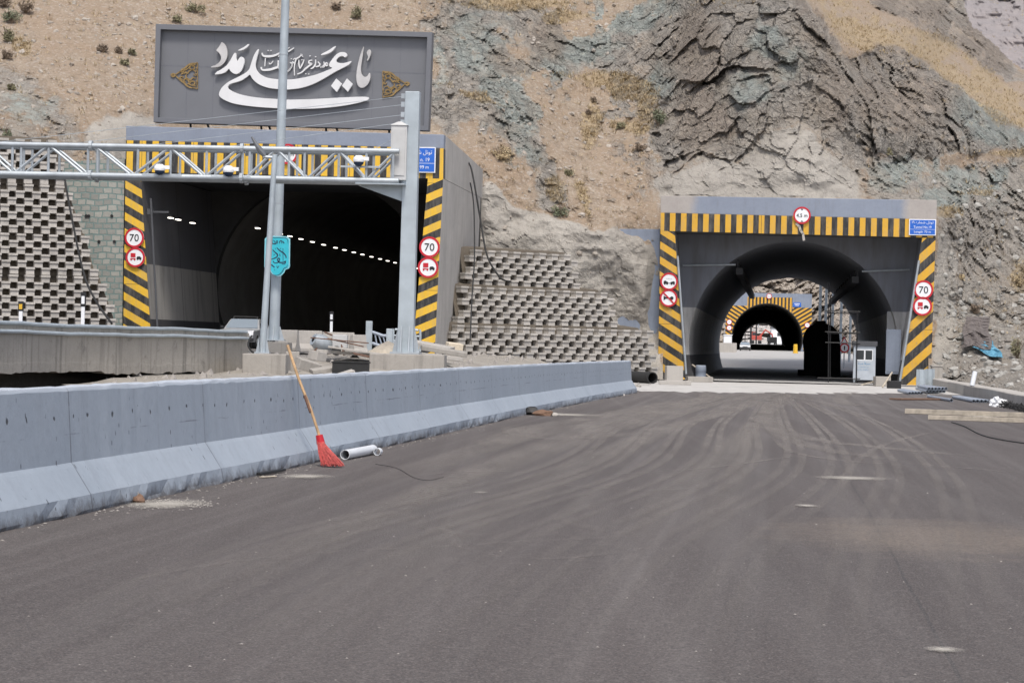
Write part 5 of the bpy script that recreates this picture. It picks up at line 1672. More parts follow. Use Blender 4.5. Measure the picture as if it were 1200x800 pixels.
def name_sign(label, fr, corners, fa, en, ln):
    q = [fr.loc(*p, -0.12) for p in corners]
    cx = sum(a for a, b in q) / 4; cz = sum(b for a, b in q) / 4
    W = ((q[1][0] - q[0][0]) + (q[2][0] - q[3][0])) / 2; H = ((q[0][1] - q[3][1]) + (q[1][1] - q[2][1])) / 2
    o = empty('tunnel_name_sign', fr.world(cx, -0.12, cz), fr.rot, label, 'road sign')
    mb = MB(); mb.box((0, 0.02, 0), (W, 0.04, H)); mb.build('border', MT['white'], o, bevel=0.01)
    e = 0.045
    mb = MB()
    mb.box((0, -0.004, H / 2 - e - (0.62 * H - e) / 2), (W - 2 * e, 0.004, 0.62 * H - e))
    mb.box((0, -0.004, -H / 2 + e + (0.36 * H - e) / 2), (W - 2 * e, 0.004, 0.36 * H - e))
    mb.build('blue_field', MT['blue'], o)
    lettering('persian_lettering', fa, MT['white'], o, 0, H * 0.28, h=H * 0.21, w_=W * 0.80, y=-0.009, ext=0.002)
    lettering('latin_lettering', en, MT['white'], o, 0, H * 0.01, h=H * 0.15, w_=W * 0.66, y=-0.009, ext=0.002)
    lettering('length_lettering', ln, MT['white'], o, 0, -H * 0.30, h=H * 0.17, w_=W * 0.62, y=-0.009, ext=0.002)
    return o
name_sign('blue tunnel name sign reading Length 70 m on the open right tunnel', FR, [(1065.5, 256), (1097.2, 257.6), (1096.6, 276.6), (1065, 275)], '\u06f1\u06f9 ' + arabic([TUNNEL_FA, NUMBER_FA]), 'Tunnel No.19', 'Length 70 m')
name_sign('blue tunnel name sign partly hidden by the gantry post', FL, [(469, 171.5), (510.6, 173.2), (510, 203.2), (468.4, 201.6)], '\u06f1\u06f9 ' + arabic([TUNNEL_FA, NUMBER_FA]), 'Tunnel n. 19', 'Length 99 m')
q = [F3.loc(*p, -0.15) for p in [(929.5, 354.3), (938.6, 354.6), (938.6, 359.6), (929.5, 359.4)]]
ds = empty('tunnel_name_sign', F3.world(0, 0, 0), F3.rot, 'tiny blue sign beside the stripes of the distant tunnel', 'road sign')
mb = MB(); mb.prism(q, -0.15, -0.1); mb.build('blue_field', MT['blue'], ds)
mb = MB(); cx = (q[0][0] + q[1][0]) / 2; cz = (q[0][1] + q[2][1]) / 2
mb.box((cx, -0.155, cz + 0.15), (0.9, 0.006, 0.12)); mb.box((cx, -0.155, cz - 0.12), (0.7, 0.006, 0.1)); mb.build('lettering_lines', MT['white'], ds)

# ------------------------------------------------------------------ gantry
GD = 75.0
gb = at(475.5, 414.5, GD)
FG = Frame(Vector((gb.x, gb.y, gb.z)), AX * 0.6)
gan = empty('sign_gantry', FG.O, FG.rot, 'galvanised steel truss gantry on a tapered post in front of the left tunnel', 'gantry')
tp = FG.loc(486, 108)
mb = MB()
def colring(f, z, hw, hd): return [(tp[0] * f * 0.4 - hw, -hd, z), (tp[0] * f * 0.4 + hw, -hd, z), (tp[0] * f * 0.4 + hw, hd, z), (tp[0] * f * 0.4 - hw, hd, z)]
H_ = tp[1]
mb.hexa(colring(0, 0.04, 0.26, 0.24) + colring(1, H_, 0.235, 0.22))
mb.build('post', MT['galv_pole'], gan, bevel=0.025)
mb = MB()
mb.box((0, 0, 0.03), (0.95, 0.85, 0.06))
for sx in (-1, 1):
    mb.hexa([(sx * 0.26, -0.02, 0.06), (sx * 0.44, -0.02, 0.06), (sx * 0.44, 0.02, 0.06), (sx * 0.26, 0.02, 0.06), (sx * 0.25, -0.02, 0.9), (sx * 0.27, -0.02, 0.9), (sx * 0.27, 0.02, 0.9), (sx * 0.25, 0.02, 0.9)])
    mb.hexa([(sx * 0.13 - 0.02, -0.4, 0.06), (sx * 0.13 + 0.02, -0.4, 0.06), (sx * 0.13 + 0.02, -0.24, 0.06), (sx * 0.13 - 0.02, -0.24, 0.06), (sx * 0.13 - 0.02, -0.27, 0.9), (sx * 0.13 + 0.02, -0.27, 0.9), (sx * 0.13 + 0.02, -0.24, 0.9), (sx * 0.13 - 0.02, -0.24, 0.9)])
mb.build('base_plate', MT['galv'], gan)
zt = FG.loc(300, 176)[1]; zb_ = FG.loc(300, 210.5)[1]
xl = FG.loc(-70, 190)[0]; xr = FG.loc(470, 190)[0]
for yy in (-0.55, 0.35):
    mb = MB(); mb.tube([(xl, yy, zt), (xr + (0.0), yy, zt)], 0.09, 10); mb.build('chord', MT['galv'], gan, smooth=True)
    mb = MB(); mb.tube([(xl, yy, zb_), (xr, yy, zb_)], 0.10, 10); mb.build('chord', MT['galv'], gan, smooth=True)
nodes = [FG.loc(p, 190)[0] for p in (466, 432, 399, 363, 327, 292, 283, 244, 203, 160, 115, 105, 62, 22, -18, -58)]
vx = [FG.loc(p, 190)[0] for p in (463, 432, 400, 360, 342, 296, 288, 246, 204, 166, 119, 108, 62, 30, 20, -18)]
for i in range(len(nodes) - 1):
    if abs(nodes[i] - nodes[i + 1]) < 0.5: continue
    for yy in (-0.55, 0.35):
        mb = MB()
        up1 = (i % 2 == 0)
        mb.tube([(nodes[i], yy, zt if up1 else zb_), (nodes[i + 1], yy, zb_ if up1 else zt)], 0.05, 6)
        mb.build('brace', MT['galv'], gan, smooth=True)
for i, x_ in enumerate(vx):
    for yy in (-0.55, 0.35):
        mb = MB(); mb.tube([(x_ + (0.12 if yy > 0 else 0), yy, zb_), (x_ + (0.12 if yy > 0 else 0), yy, zt)], 0.045, 6); mb.build('brace', MT['galv'], gan, smooth=True)
    mb = MB(); mb.tube([(x_, -0.55, zb_ if i % 2 else zt), (x_, 0.35, zb_ if i % 2 else zt)], 0.035, 6); mb.build('cross_bar', MT['galv'], gan, smooth=True)
for p in (287, 111):
    x_ = FG.loc(p, 190)[0]
    for z in (zt, zb_):
        for yy in (-0.55, 0.35):
            mb = MB(); mb.tube([(x_ - 0.05, yy, z), (x_ + 0.05, yy, z)], 0.17, 12); mb.build('flange', MT['galv'], gan)
mb = MB(); mb.hexa([(-1.6, -0.12, zb_ - 0.16), (-0.24, -0.12, zb_ - 0.62), (-0.24, 0.12, zb_ - 0.62), (-1.6, 0.12, zb_ - 0.16), (-1.6, -0.12, zb_ - 0.12), (-0.2, -0.12, zb_ - 0.12), (-0.2, 0.12, zb_ - 0.12), (-1.6, 0.12, zb_ - 0.12)])
mb.box((-0.9, -0.1, zb_ - 0.10), (1.6, 1.1, 0.04))
mb.build('bracket', MT['galv_pole'], gan)
mb = MB()
for k, (zo, px_e, py_e, sx) in enumerate(((0.15, 320, 150, 0), (0.42, 300, 160, 0), (0.75, 270, 163, 0), (1.0, 262, 177, 0), (1.35, 432, 172, 0), (1.8, 441, 179, 0))):
    e = FG.loc(px_e, py_e)
    ez = max(e[1], zt) if k < 4 else zt
    ex_ = e[0]
    if k < 4:
        ex_ = FG.loc((-30, 60, 150, 245)[k], 190)[0]; ez = zt
    mb.tube([(-0.2, -0.1, H_ - zo), (ex_, -0.1, ez)], 0.009, 5)
    mb.box((-0.27, -0.1, H_ - zo), (0.12, 0.1, 0.16))
mb.build('stay_cables', MT['galv'], gan)
a = FG.loc(467, 212); b = FG.loc(468, 148)
mb = MB(); mb.box((0, 0, (b[1] - a[1]) / 2), (0.52, 0.5, b[1] - a[1])); mb.hexa([(-0.3, -0.29, b[1] - a[1]), (0.3, -0.29, b[1] - a[1]), (0.3, 0.29, b[1] - a[1]), (-0.3, 0.29, b[1] - a[1]), (-0.05, -0.05, b[1] - a[1] + 0.14), (0.05, -0.05, b[1] - a[1] + 0.14), (0.05, 0.05, b[1] - a[1] + 0.14), (-0.05, 0.05, b[1] - a[1] + 0.14)])
cb = mb.build('cabinet', MT['cab_grey'], None, bevel=0.015)
cb.location = FG.world(a[0] + 0.02, -0.1, a[1]); cb.rotation_euler = (0, 0, FG.rot)
tag(cb, 'tall pale grey equipment cabinet beside the gantry post', 'cabinet')
ch = MB(); ch.box((0, -0.265, 0.9), (0.4, 0.02, 1.5)); dr = ch.build('door', MT['cab_grey'], cb)
# cameras on the gantry
def cctv(px, py, label):
    u, z = FG.loc(px, py)
    o = empty('security_camera', FG.world(u, -0.75, z), FG.rot, label, 'security camera', None)
    mb = MB()
    prof = [(0.0, 0.16), (0.1, 0.15), (0.17, 0.08), (0.19, 0.0), (0.17, -0.06)]
    n = 14
    vs, fs = [], []
    for r, zz_ in prof: vs += [(r * math.cos(2 * math.pi * k / n), r * math.sin(2 * math.pi * k / n), zz_) for k in range(n)]
    for j in range(len(prof) - 1):
        for k in range(n): fs.append((j * n + k, j * n + (k + 1) % n, (j + 1) * n + (k + 1) % n, (j + 1) * n + k))
    mb.add(vs, fs); mb.box((0.22, 0.02, 0.05), (0.22, 0.1, 0.12))
    mb.build('housing', MT['white'], o, smooth=True)
    mb = MB()
    prof = [(0.165, -0.05), (0.15, -0.12), (0.09, -0.18), (0.0, -0.20)]
    vs, fs = [], []
    for r, zz_ in prof: vs += [(r * math.cos(2 * math.pi * k / n), r * math.sin(2 * math.pi * k / n), zz_) for k in range(n)]
    for j in range(len(prof) - 1):
        for k in range(n): fs.append((j * n + k, j * n + (k + 1) % n, (j + 1) * n + (k + 1) % n, (j + 1) * n + k))
    mb.add(vs, fs); mb.build('lens_dome', MT['navy'], o, smooth=True)
    mb = MB(); mb.box((0.05, 0.15, -0.2), (1.3, 0.1, 0.06)); mb.tube([(0.0, 0.12, -0.17), (0.0, 0.12, 0.1)], 0.03, 6); mb.build('arm', MT['galv'], o)
    return o
cctv(193, 200, 'white dome camera on the truss above the left tunnel pillar')
cctv(273, 202, 'white dome camera on the truss nearest the lamp poles')
cctv(424, 190, 'small white camera on the truss near the gantry cabinet')

# ------------------------------------------------------------------ poles
def lamp_pole(label, foot, top, d, r0, r1, block=True):
    f_, t_ = at(*foot, d), at(*top, d)
    o = empty('lamp_pole', f_, 0, label, 'lamp pole')
    mb = MB(); v = t_ - f_; v.y = 0
    mb.tube([(0, 0, 0.03), tuple(v * 0.5), tuple(v)], [r0, (r0 + r1) / 2, r1], 12); mb.build('shaft', MT['galv_pole'], o, smooth=True)
    mb = MB(); mb.box((0, 0, 0.02), (r0 * 4.2, r0 * 4.2, 0.04))
    for a in range(4):
        dx, dy = math.cos(a * math.pi / 2), math.sin(a * math.pi / 2)
        mb.hexa([(dx * r0 - dy * .01, dy * r0 + dx * .01, .04), (dx * r0 * 1.9 - dy * .01, dy * r0 * 1.9 + dx * .01, .04), (dx * r0 * 1.9 + dy * .01, dy * r0 * 1.9 - dx * .01, .04), (dx * r0 + dy * .01, dy * r0 - dx * .01, .04),
                 (dx * r0 - dy * .01, dy * r0 + dx * .01, .5), (dx * r0 * 1.1 - dy * .01, dy * r0 * 1.1 + dx * .01, .5), (dx * r0 * 1.1 + dy * .01, dy * r0 * 1.1 - dx * .01, .5), (dx * r0 + dy * .01, dy * r0 - dx * .01, .5)])
    mb.build('base_plate', MT['galv'], o)
    return o, v
big, v = lamp_pole('tall thick galvanised pole rising above the billboard', (321, 399), (336.5, -60), 80, 0.185, 0.135)
mb = MB(); mb.tube([(v.x * 0.99, 0, v.z * 0.995), (v.x - 0.9, 0, v.z + 0.5), (v.x - 2.2, 0, v.z + 0.6)], 0.06, 8); mb.box((v.x - 2.4, 0, v.z + 0.6), (0.9, 0.3, 0.12)); mb.build('lamp_arm', MT['galv'], big)
mb = MB()
for f in (0.35, 0.73): 
    mb.tube([(v.x * f - 0.0, 0, v.z * f - 0.02), (v.x * f, 0, v.z * f + 0.02)], 0.19 - 0.045 * f, 12)
mb.build('band', MT['galv'], big)
sm, v = lamp_pole('shorter thin pole with a dark lamp blade, in front of the tall pole', (307.5, 414), (322, 181), 70.5, 0.108, 0.08)
mb = MB()
hx = v.x
mb.tube([(hx + 0.05, 0, v.z - 0.1), (hx - 0.35, 0, v.z - 0.08)], 0.05, 8)
mb.build('lamp_arm', MT['galv'], sm, smooth=True)
mb = MB()
P_ = [(hx - 0.3, 0, v.z - 0.06), (hx - 0.42, 0, v.z + 0.08), (hx - 0.55, 0, v.z + 0.25), (hx - 0.72, 0, v.z + 0.52)]
mb.tube(P_, [0.06, 0.1, 0.07, 0.03], 8)
mb.build('lamp_head', basic('dark_lamp_head', (0.13, 0.14, 0.15), 0.5, 0.1), sm, smooth=True)

# turquoise sign fixed to the tall pole
FT = Frame(at(327, 300, 79.55), 0.0)
ts = empty('turquoise_sign', FT.O, 0, 'turquoise plaque with dark calligraphy on the tall pole', 'sign')
o_px = [(313, 277), (319, 276.4), (336, 277), (340, 280), (339.6, 312), (338.4, 314.6), (334.5, 316), (333, 319.5), (329.5, 323), (324.5, 324), (319.5, 322), (317, 318), (313.5, 315.5), (309.6, 313), (310.2, 280)]
c0 = (325, 300)
mb = MB(); mb.prism([FT.loc(*p) for p in o_px], 0.0, 0.04); mb.build('plate', MT['teal_pale'], ts)
mb = MB(); mb.prism([FT.loc(c0[0] + (x - c0[0]) * 0.91, c0[1] + (y - c0[1]) * 0.95) for x, y in o_px], -0.006, -0.001); mb.build('field', MT['teal'], ts)
ZT = lambda pts: [(300 + x / 12.3, 265 + y / 12.3) for x, y in pts]
st = [(ZT([(150, 230), (170, 175), (230, 165), (400, 165), (450, 185), (462, 250)]), 0.35), (ZT([(200, 670), (260, 705), (330, 700), (380, 650), (400, 610), (440, 590), (452, 555)]), 0.35),
      (ZT([(235, 210), (240, 250), (290, 250), (295, 205)]), 0.6), (ZT([(250, 200), (275, 230), (270, 250)]), 0.5), (ZT([(310, 205), (312, 252)]), 0.6), (ZT([(340, 250), (345, 215), (370, 215), (372, 250)]), 0.6), (ZT([(385, 215), (400, 240), (410, 240)]), 0.6),
      (ZT([(240, 340), (280, 380), (310, 410), (290, 450), (215, 480)]), 0.75), (ZT([(300, 310), (340, 350), (400, 390), (430, 430), (435, 460)]), 0.75), (ZT([(388, 320), (390, 500)]), 0.5),
      (ZT([(245, 500), (270, 530), (320, 520), (340, 480), (325, 460), (310, 485), (335, 520), (400, 520), (425, 505), (415, 540), (370, 545)]), 0.7),
      (ZT([(210, 545), (240, 570), (268, 595)]), 0.7), (ZT([(300, 570), (310, 600), (330, 570)]), 0.4), (ZT([(340, 400), (348, 435)]), 0.7), (ZT([(255, 420), (270, 405)]), 0.5), (ZT([(215, 412), (228, 410)]), 0.5), (ZT([(265, 620), (270, 635)]), 0.4), (ZT([(345, 325), (360, 320)]), 0.5), (ZT([(285, 330), (275, 315)]), 0.4)]
ribbons('dark_calligraphy', st, MT['navy'], ts, FT, y=-0.012, dep=0.005)
mb = MB(); mb.box((0.0, 0.12, 0.35), (0.5, 0.2, 0.06)); mb.box((0.0, 0.12, -0.3), (0.5, 0.2, 0.06)); mb.build('clamp', MT['galv'], ts)

# ------------------------------------------------------------------ foundations and clutter on the bank
def cblock(name, label, cat, x0, x1, ytop, d, zlo, depth, m='conc', rz=0.0, group=None, bev=0.03):
    a, b = at(x0, ytop, d), at(x1, ytop, d)
    mb = MB()
    W = (b.x - a.x); zt_ = (a.z + b.z) / 2
    mb.box((0, depth / 2, (zt_ - zlo) / 2), (W, depth, zt_ - zlo))
    o = mb.build(name, MT[m], None, bevel=bev)
    o.location = ((a.x + b.x) / 2, d, zlo); o.rotation_euler = (0, 0, rz)
    return tag(o, label, cat, group)
cblock('concrete_foundation', 'square concrete foundation block under the thin lamp pole', 'foundation', 284, 335, 414.5, 69.5, 0.2, 1.6)
cblock('concrete_foundation', 'grey concrete plinth under the tall pole', 'foundation', 306, 338, 400.5, 79.0, 0.8, 1.4)
cblock('concrete_foundation', 'long concrete foundation block under the gantry post', 'foundation', 433, 521, 415, 73.6, 0.1, 2.6)
cblock('concrete_block', 'rough concrete block beside the thin lamp pole foundation', 'concrete block', 335, 351, 412, 71, 0.3, 1.0, rz=0.1)
# short concrete barriers at the road edge
def small_barrier(xa, xb, ya, yb, d, label, group=None):
    a, b = at(xa, ya, d), at(xb, yb, d + 0.4)
    L_ = (b - a).length
    P_ = [(0.0, 0.0), (0.0, 0.12), (0.12, 0.3), (0.2, 0.78), (0.38, 0.78), (0.46, 0.3), (0.58, 0.12), (0.58, 0.0)]
    mb = MB()
    vs = [(0, y, z) for y, z in P_] + [(L_, y, z) for y, z in P_]
    n = len(P_)
    fs = [tuple(range(n)), tuple(range(2 * n - 1, n - 1, -1))] + [(i, i + n, (i + 1) % n + n, (i + 1) % n) for i in range(n)]
    mb.add(vs, fs)
    o = mb.build('barrier_block', MT['conc_pale'], None, bevel=0.02)
    o.location = (a.x, a.y, a.z - 0.78); o.rotation_euler = (0, 0, math.atan2(b.y - a.y, b.x - a.x))
    return tag(o, label, 'barrier block', group)
small_barrier(328, 352, 386.2, 387, 85, 'pale concrete barrier block right behind the tall pole')
small_barrier(352.6, 380, 387, 388.5, 84.6, 'pale concrete barrier block left of the black and white post')
small_barrier(380.6, 417, 388.8, 391.8, 84.2, 'pale concrete barrier block below the black and white post')
small_barrier(417.6, 433, 392, 392.8, 83.8, 'shortest pale concrete barrier block next to the steel rail')
# marker posts
def marker(px, y0, y1, d, col, label):
    b = at(px, y1, d); h = at(px, y0, d).z - b.z
    o = empty('marker_post', b, 0, label, 'marker post')
    mb = MB(); mb.box((0, 0, h * 0.29), (0.10, 0.06, h * 0.58)); mb.build('stem', MT['white'], o, bevel=0.01)
    mb = MB(); mb.box((0, 0, h * 0.79), (0.15, 0.08, h * 0.42)); mb.build('head', MT['black'], o, bevel=0.015)
    mb = MB(); mb.box((0, -0.045, h * 0.77), (0.09, 0.012, h * 0.22)); mb.build('reflector', MT[col], o)
    return o
marker(388, 365, 392, 87, 'white', 'white and black marker post in front of the dark tunnel')
marker(96.8, 342, 383, 66, 'white', 'taller white and black marker post before the left crib wall')
marker(24, 353, 380, 64, 'yellow', 'short black marker post with amber reflector before the left crib wall')
# steel rail with its posts
rg_ = empty('guard_rail', at(436, 412, 86), 0, 'pale blue steel guard rail between two posts near the tunnel pillar', 'guard rail')
def rl(px, py, d=86):
    p = at(px, py, d); return (p - rg_.location)
for x0, x1, y0 in ((429, 436.5, 376), (453, 460, 385)):
    a, b = rl(x0, y0), rl(x1, y0)
    mb = MB(); mb.box(((a.x + b.x) / 2, 0, a.z / 2), (b.x - a.x, 0.2, a.z)); mb.build('post', MT['galv_pole'], rg_, bevel=0.015)
mb = MB()
top_ = bez([rl(436, 389), rl(442, 391), rl(450, 393.5), rl(458, 392)], 5); bot_ = bez([rl(436, 402), rl(446, 405), rl(454, 405), rl(460, 402)], 5)
mb.tube(top_, 0.06, 8); mb.tube(bot_, 0.06, 8)
for k in range(4):
    a = top_[3 + k * 3]; b = bot_[3 + k * 3]
    mb.tube([a, b], 0.03, 6)
mb.build('rail', MT['pvc'], rg_, smooth=True)
tg_ = empty('tubular_barrier', at(478, 410, 88), 0, 'grey tubular steel hoop barrier behind the gantry post', 'barrier')
def tl_(px, py): return at(px, py, 88) - tg_.location
mb = MB(); mb.tube(bez([tl_(461, 410), tl_(461, 388), tl_(463, 386), tl_(480, 386), tl_(490, 387), tl_(492.5, 389), tl_(492, 412)], 4), 0.045, 8); mb.build('hoop', MT['galv_pole'], tg_, smooth=True)
for y in (393, 399, 405):
    mb = MB(); mb.tube([tl_(461, y), tl_(492, y + 1)], 0.03, 6); mb.build('bar', MT['galv_pole'], tg_, smooth=True)
# sand heap
mb = MB()
n, m_ = 28, 8
vs = [(0, 0, 0.42)]; fs = []
rr = random.Random(4)
for j in range(1, m_ + 1):
    for k in range(n):
        r = 0.72 * j / m_ * (1 + 0.12 * math.sin(k * 1.3) + rr.uniform(-0.05, 0.05)); a = 2 * math.pi * k / n
        vs.append((r * math.cos(a), r * math.sin(a) * 0.9, 0.42 * (1 - (j / m_) ** 1.15) + rr.uniform(-0.012, 0.012) - (0.08 if j == m_ else 0)))
for k in range(n): fs.append((0, 1 + k, 1 + (k + 1) % n))
for j in range(m_ - 1):
    for k in range(n): fs.append((1 + j * n + k, 1 + (j + 1) * n + k, 1 + (j + 1) * n + (k + 1) % n, 1 + j * n + (k + 1) % n))
mb.add(vs, fs)
o = mb.build('sand_heap', MT['sand'], None, smooth=True); o.location = at(455, 414.5, 78); o.location.z = at(455, 414.5, 74.2).z
tag(o, 'small heap of pale sand left of the gantry post', 'sand heap')
# tub, slabs, rods, drum
b = at(411, 440, 67); 
mb = MB()
for c_, d_ in (((0, -0.32, 0.2), (1.0, 0.04, 0.4)), ((0, 0.32, 0.2), (1.0, 0.04, 0.4)), ((-0.5, 0, 0.2), (0.04, 0.68, 0.4)), ((0.5, 0, 0.2), (0.04, 0.68, 0.4)), ((0, 0, 0.02), (1.0, 0.66, 0.04)), ((0, -0.33, 0.39), (1.1, 0.06, 0.04)), ((0, 0.33, 0.39), (1.1, 0.06, 0.04))):
    mb.box(c_, d_)
o = mb.build('mortar_tub', MT['rubber'], None, bevel=0.01); o.location = b; tag(o, 'black rectangular mortar tub lying on the dirt bank', 'tub')
def slab(label, px, py, d, dims, rx, ry, rz, m='conc_pale', name='concrete_slab', cat='concrete slab'):
    mb = MB(); mb.box((0, 0, 0), dims); o = mb.build(name, MT[m], None, bevel=0.02)
    o.location = at(px, py, d); o.rotation_euler = (rx, ry, rz); return tag(o, label, cat)
slab('pale flat slab lying behind the black mortar tub', 410, 414, 76, (2.2, 0.7, 0.10), 0, 0.06, 0.1)
slab('upper of two slabs leaning at the foot of the striped pillar', 506, 405, 82, (1.5, 0.9, 0.14), 0.05, 0.16, -0.2)
slab('lower of two slabs stacked at the foot of the striped pillar', 515, 418, 78, (1.5, 0.9, 0.14), 0.0, 0.10, 0.15)
slab('broken concrete chunk on the ground at the tub', 405, 438, 66, (0.5, 0.3, 0.12), 0.1, -0.3, 0.4)
slab('yellow-grey stone at the foot of the left tunnel side wall', 532, 408, 90, (0.6, 0.5, 0.42), 0.1, 0.1, 0.3, 'sand', 'stone', 'stone')
slab('long pale plank slab resting between the mixer and the gantry block', 418, 411, 75.5, (1.9, 0.35, 0.07), 0, 0.12, 0.05)
slab('tilted concrete chunk on the bank beside the thin pole block', 360, 428, 68, (0.7, 0.5, 0.3), 0.2, 0.25, 0.5, 'conc', 'concrete_chunk', 'concrete chunk')
slab('flat broken slab piece on the bank left of the mortar tub', 380, 433, 67, (0.8, 0.5, 0.12), 0.1, -0.15, 0.3, 'conc', 'concrete_chunk', 'concrete chunk')
slab('small square concrete lump behind the tilted bank chunk', 372, 417, 73, (0.45, 0.4, 0.3), 0.1, 0.1, 0.9, 'conc_pale', 'concrete_chunk', 'concrete chunk')
slab('rusty flat sheet on the slabs at the gantry block corner', 428, 417, 74.5, (0.8, 0.4, 0.04), 0.1, 0.2, 0.2, 'rust', 'rusty_sheet', 'metal sheet')
slab('grey slab lying on rubble behind the gantry block right end', 520, 411, 80, (1.6, 0.8, 0.16), 0.08, 0.14, 0.1, 'conc', 'concrete_slab', 'concrete slab')
o = empty('mortar_mixer', at(386, 415.5, 77), 0, 'small worn mortar mixer with tilted drum on the bank', 'mixer')
mb = MB()
prof = [(-0.36, 0.10), (-0.36, 0.20), (-0.1, 0.30), (0.16, 0.28), (0.34, 0.18)]
n = 16; vs = []; fs = []
for a, r in prof: vs += [(a, r * math.cos(2 * math.pi * k / n), r * math.sin(2 * math.pi * k / n)) for k in range(n)]
for j in range(len(prof) - 1):
    for k in range(n): fs.append((j * n + k, j * n + (k + 1) % n, (j + 1) * n + (k + 1) % n, (j + 1) * n + k))
mb.add(vs, fs)
dm = mb.build('drum', MT['galv'], o, smooth=True); dm.location = (-0.25, 0, 0.36); dm.rotation_euler = (0, 0.4, 0.5)
mb = MB(); mb.tube([(-0.6, -0.3, 0), (-0.1, -0.1, 0.5), (0.3, 0.1, 0.55)], 0.035, 6); mb.tube([(0.5, -0.3, 0), (0.35, -0.1, 0.55), (-0.2, 0.3, 0.75)], 0.03, 6); mb.tube([(0.5, 0.3, 0.0), (0.35, 0.1, 0.55)], 0.03, 6); mb.build('frame', MT['rust'], o)
mb = MB(); mb.tube([(0.25, -0.25, 0.14), (0.25, -0.32, 0.14)], 0.16, 14); mb.build('wheel', MT['rubber'], o)
mb = MB(); mb.box((0.35, 0, 0.45), (0.5, 0.4, 0.45)); mb.build('engine_box', MT['cab_grey'], o, bevel=0.03)
for a, b_, lab in (((364, 395), (432, 402), 'longest rusty rod resting over the mortar mixer'), ((384, 396), (426, 406), 'shorter rusty rod lying across the mortar mixer')):
    p, q = at(a[0], a[1] + 0.5, 76.5), at(b_[0], b_[1], 76)
    mb = MB(); mb.tube([p, q], 0.022, 6); tag(mb.build('steel_rod', MT['rust'], None), lab, 'steel rod')

# the car coming out of the left tunnel
def car(name, label, loc, rz, body, simple=False):
    o = empty(name, loc, rz, label, 'car')
    side = [(-2.15, 0.30), (-2.2, 0.62), (-2.12, 0.82), (-0.85, 0.90), (-0.15, 1.36), (1.15, 1.38), (1.75, 0.95), (2.15, 0.90), (2.2, 0.5), (2.15, 0.28)]
    mb = MB()
    # front faces -y: (length along y)
    vs = []
    for w_, f in ((-0.84, 1.0), (0.84, 1.0)):
        for y, z in side:
            k = 0.80 if z > 1.0 else 1.0
            vs.append((w_ * k, y, z))
    n = len(side)
    fs = [tuple(range(n)), tuple(range(2 * n - 1, n - 1, -1))] + [(i, i + n, (i + 1) % n + n, (i + 1) % n) for i in range(n)]
    mb.add(vs, fs); mb.build('body', body, o, bevel=0.04)
    mb = MB(); mb.hexa([(-0.74, -0.80, 0.945), (0.74, -0.80, 0.945), (0.74, -0.78, 0.93), (-0.74, -0.78, 0.93), (-0.61, -0.19, 1.355), (0.61, -0.19, 1.355), (0.61, -0.17, 1.335), (-0.61, -0.17, 1.335)]); ws = mb.build('windscreen', MT['screen'], o)
    ws.location = (0, -0.012, 0.012)
    for s in (-1, 1):
        mb = MB(); mb.hexa([(s * 0.835, -0.7, 0.93), (s * 0.835, 1.55, 0.95), (s * 0.81, 1.55, 0.95), (s * 0.81, -0.7, 0.93), (s * 0.69, -0.15, 1.31), (s * 0.69, 1.12, 1.32), (s * 0.67, 1.12, 1.32), (s * 0.67, -0.15, 1.31)]); mb.build('side_window', MT['glass'], o)
        for y in (-1.35, 1.3):
            mb = MB(); mb.tube([(s * 0.68, y, 0.31), (s * 0.87, y, 0.31)], 0.31, 18); wh = mb.build('wheel', MT['rubber'], o)
            mb = MB(); mb.tube([(s * 0.86, y, 0.31), (s * 0.885, y, 0.31)], 0.18, 14); mb.build('rim', MT['galv'], wh)
        mb = MB(); mb.box((s * 0.62, -2.17, 0.66), (0.36, 0.08, 0.16)); mb.build('headlight', MT['white'], o, bevel=0.015)
        mb = MB(); mb.box((s * 0.96, -0.62, 0.98), (0.16, 0.08, 0.12)); mb.build('mirror', MT['black'], o, bevel=0.02)
    mb = MB(); mb.box((0, -2.19, 0.64), (0.8, 0.04, 0.14)); mb.build('grille', MT['black'], o)
    mb = MB(); mb.box((0, -2.2, 0.42), (1.7, 0.14, 0.16)); mb.build('bumper', MT['black'], o, bevel=0.03)
    return o
cp = at(286, 392, 106); 
c1 = car('parked_car', 'silver car with roof rack behind the parapet wall at the dark tunnel', Vector((cp.x, 106.5, ZL)), -0.10, MT['car'])
mb = MB()
for s in (-1, 1): mb.tube([(s * 0.55, -0.05, 1.37), (s * 0.55, 0.0, 1.47), (s * 0.55, 1.0, 1.47), (s * 0.55, 1.05, 1.37)], 0.025, 6)
for y in (0.0, 0.33, 0.66, 1.0): mb.tube([(-0.55, y, 1.47), (0.55, y, 1.47)], 0.022, 6)
mb.build('roof_rack', MT['black'], c1)

# ------------------------------------------------------------------ in and beyond the right tunnel
cp = at(873, 411, 372)
car('parked_car', 'small pale car at the mouth of the distant tunnel', Vector((cp.x, 372, 1.43)), -0.1, MT['car'])
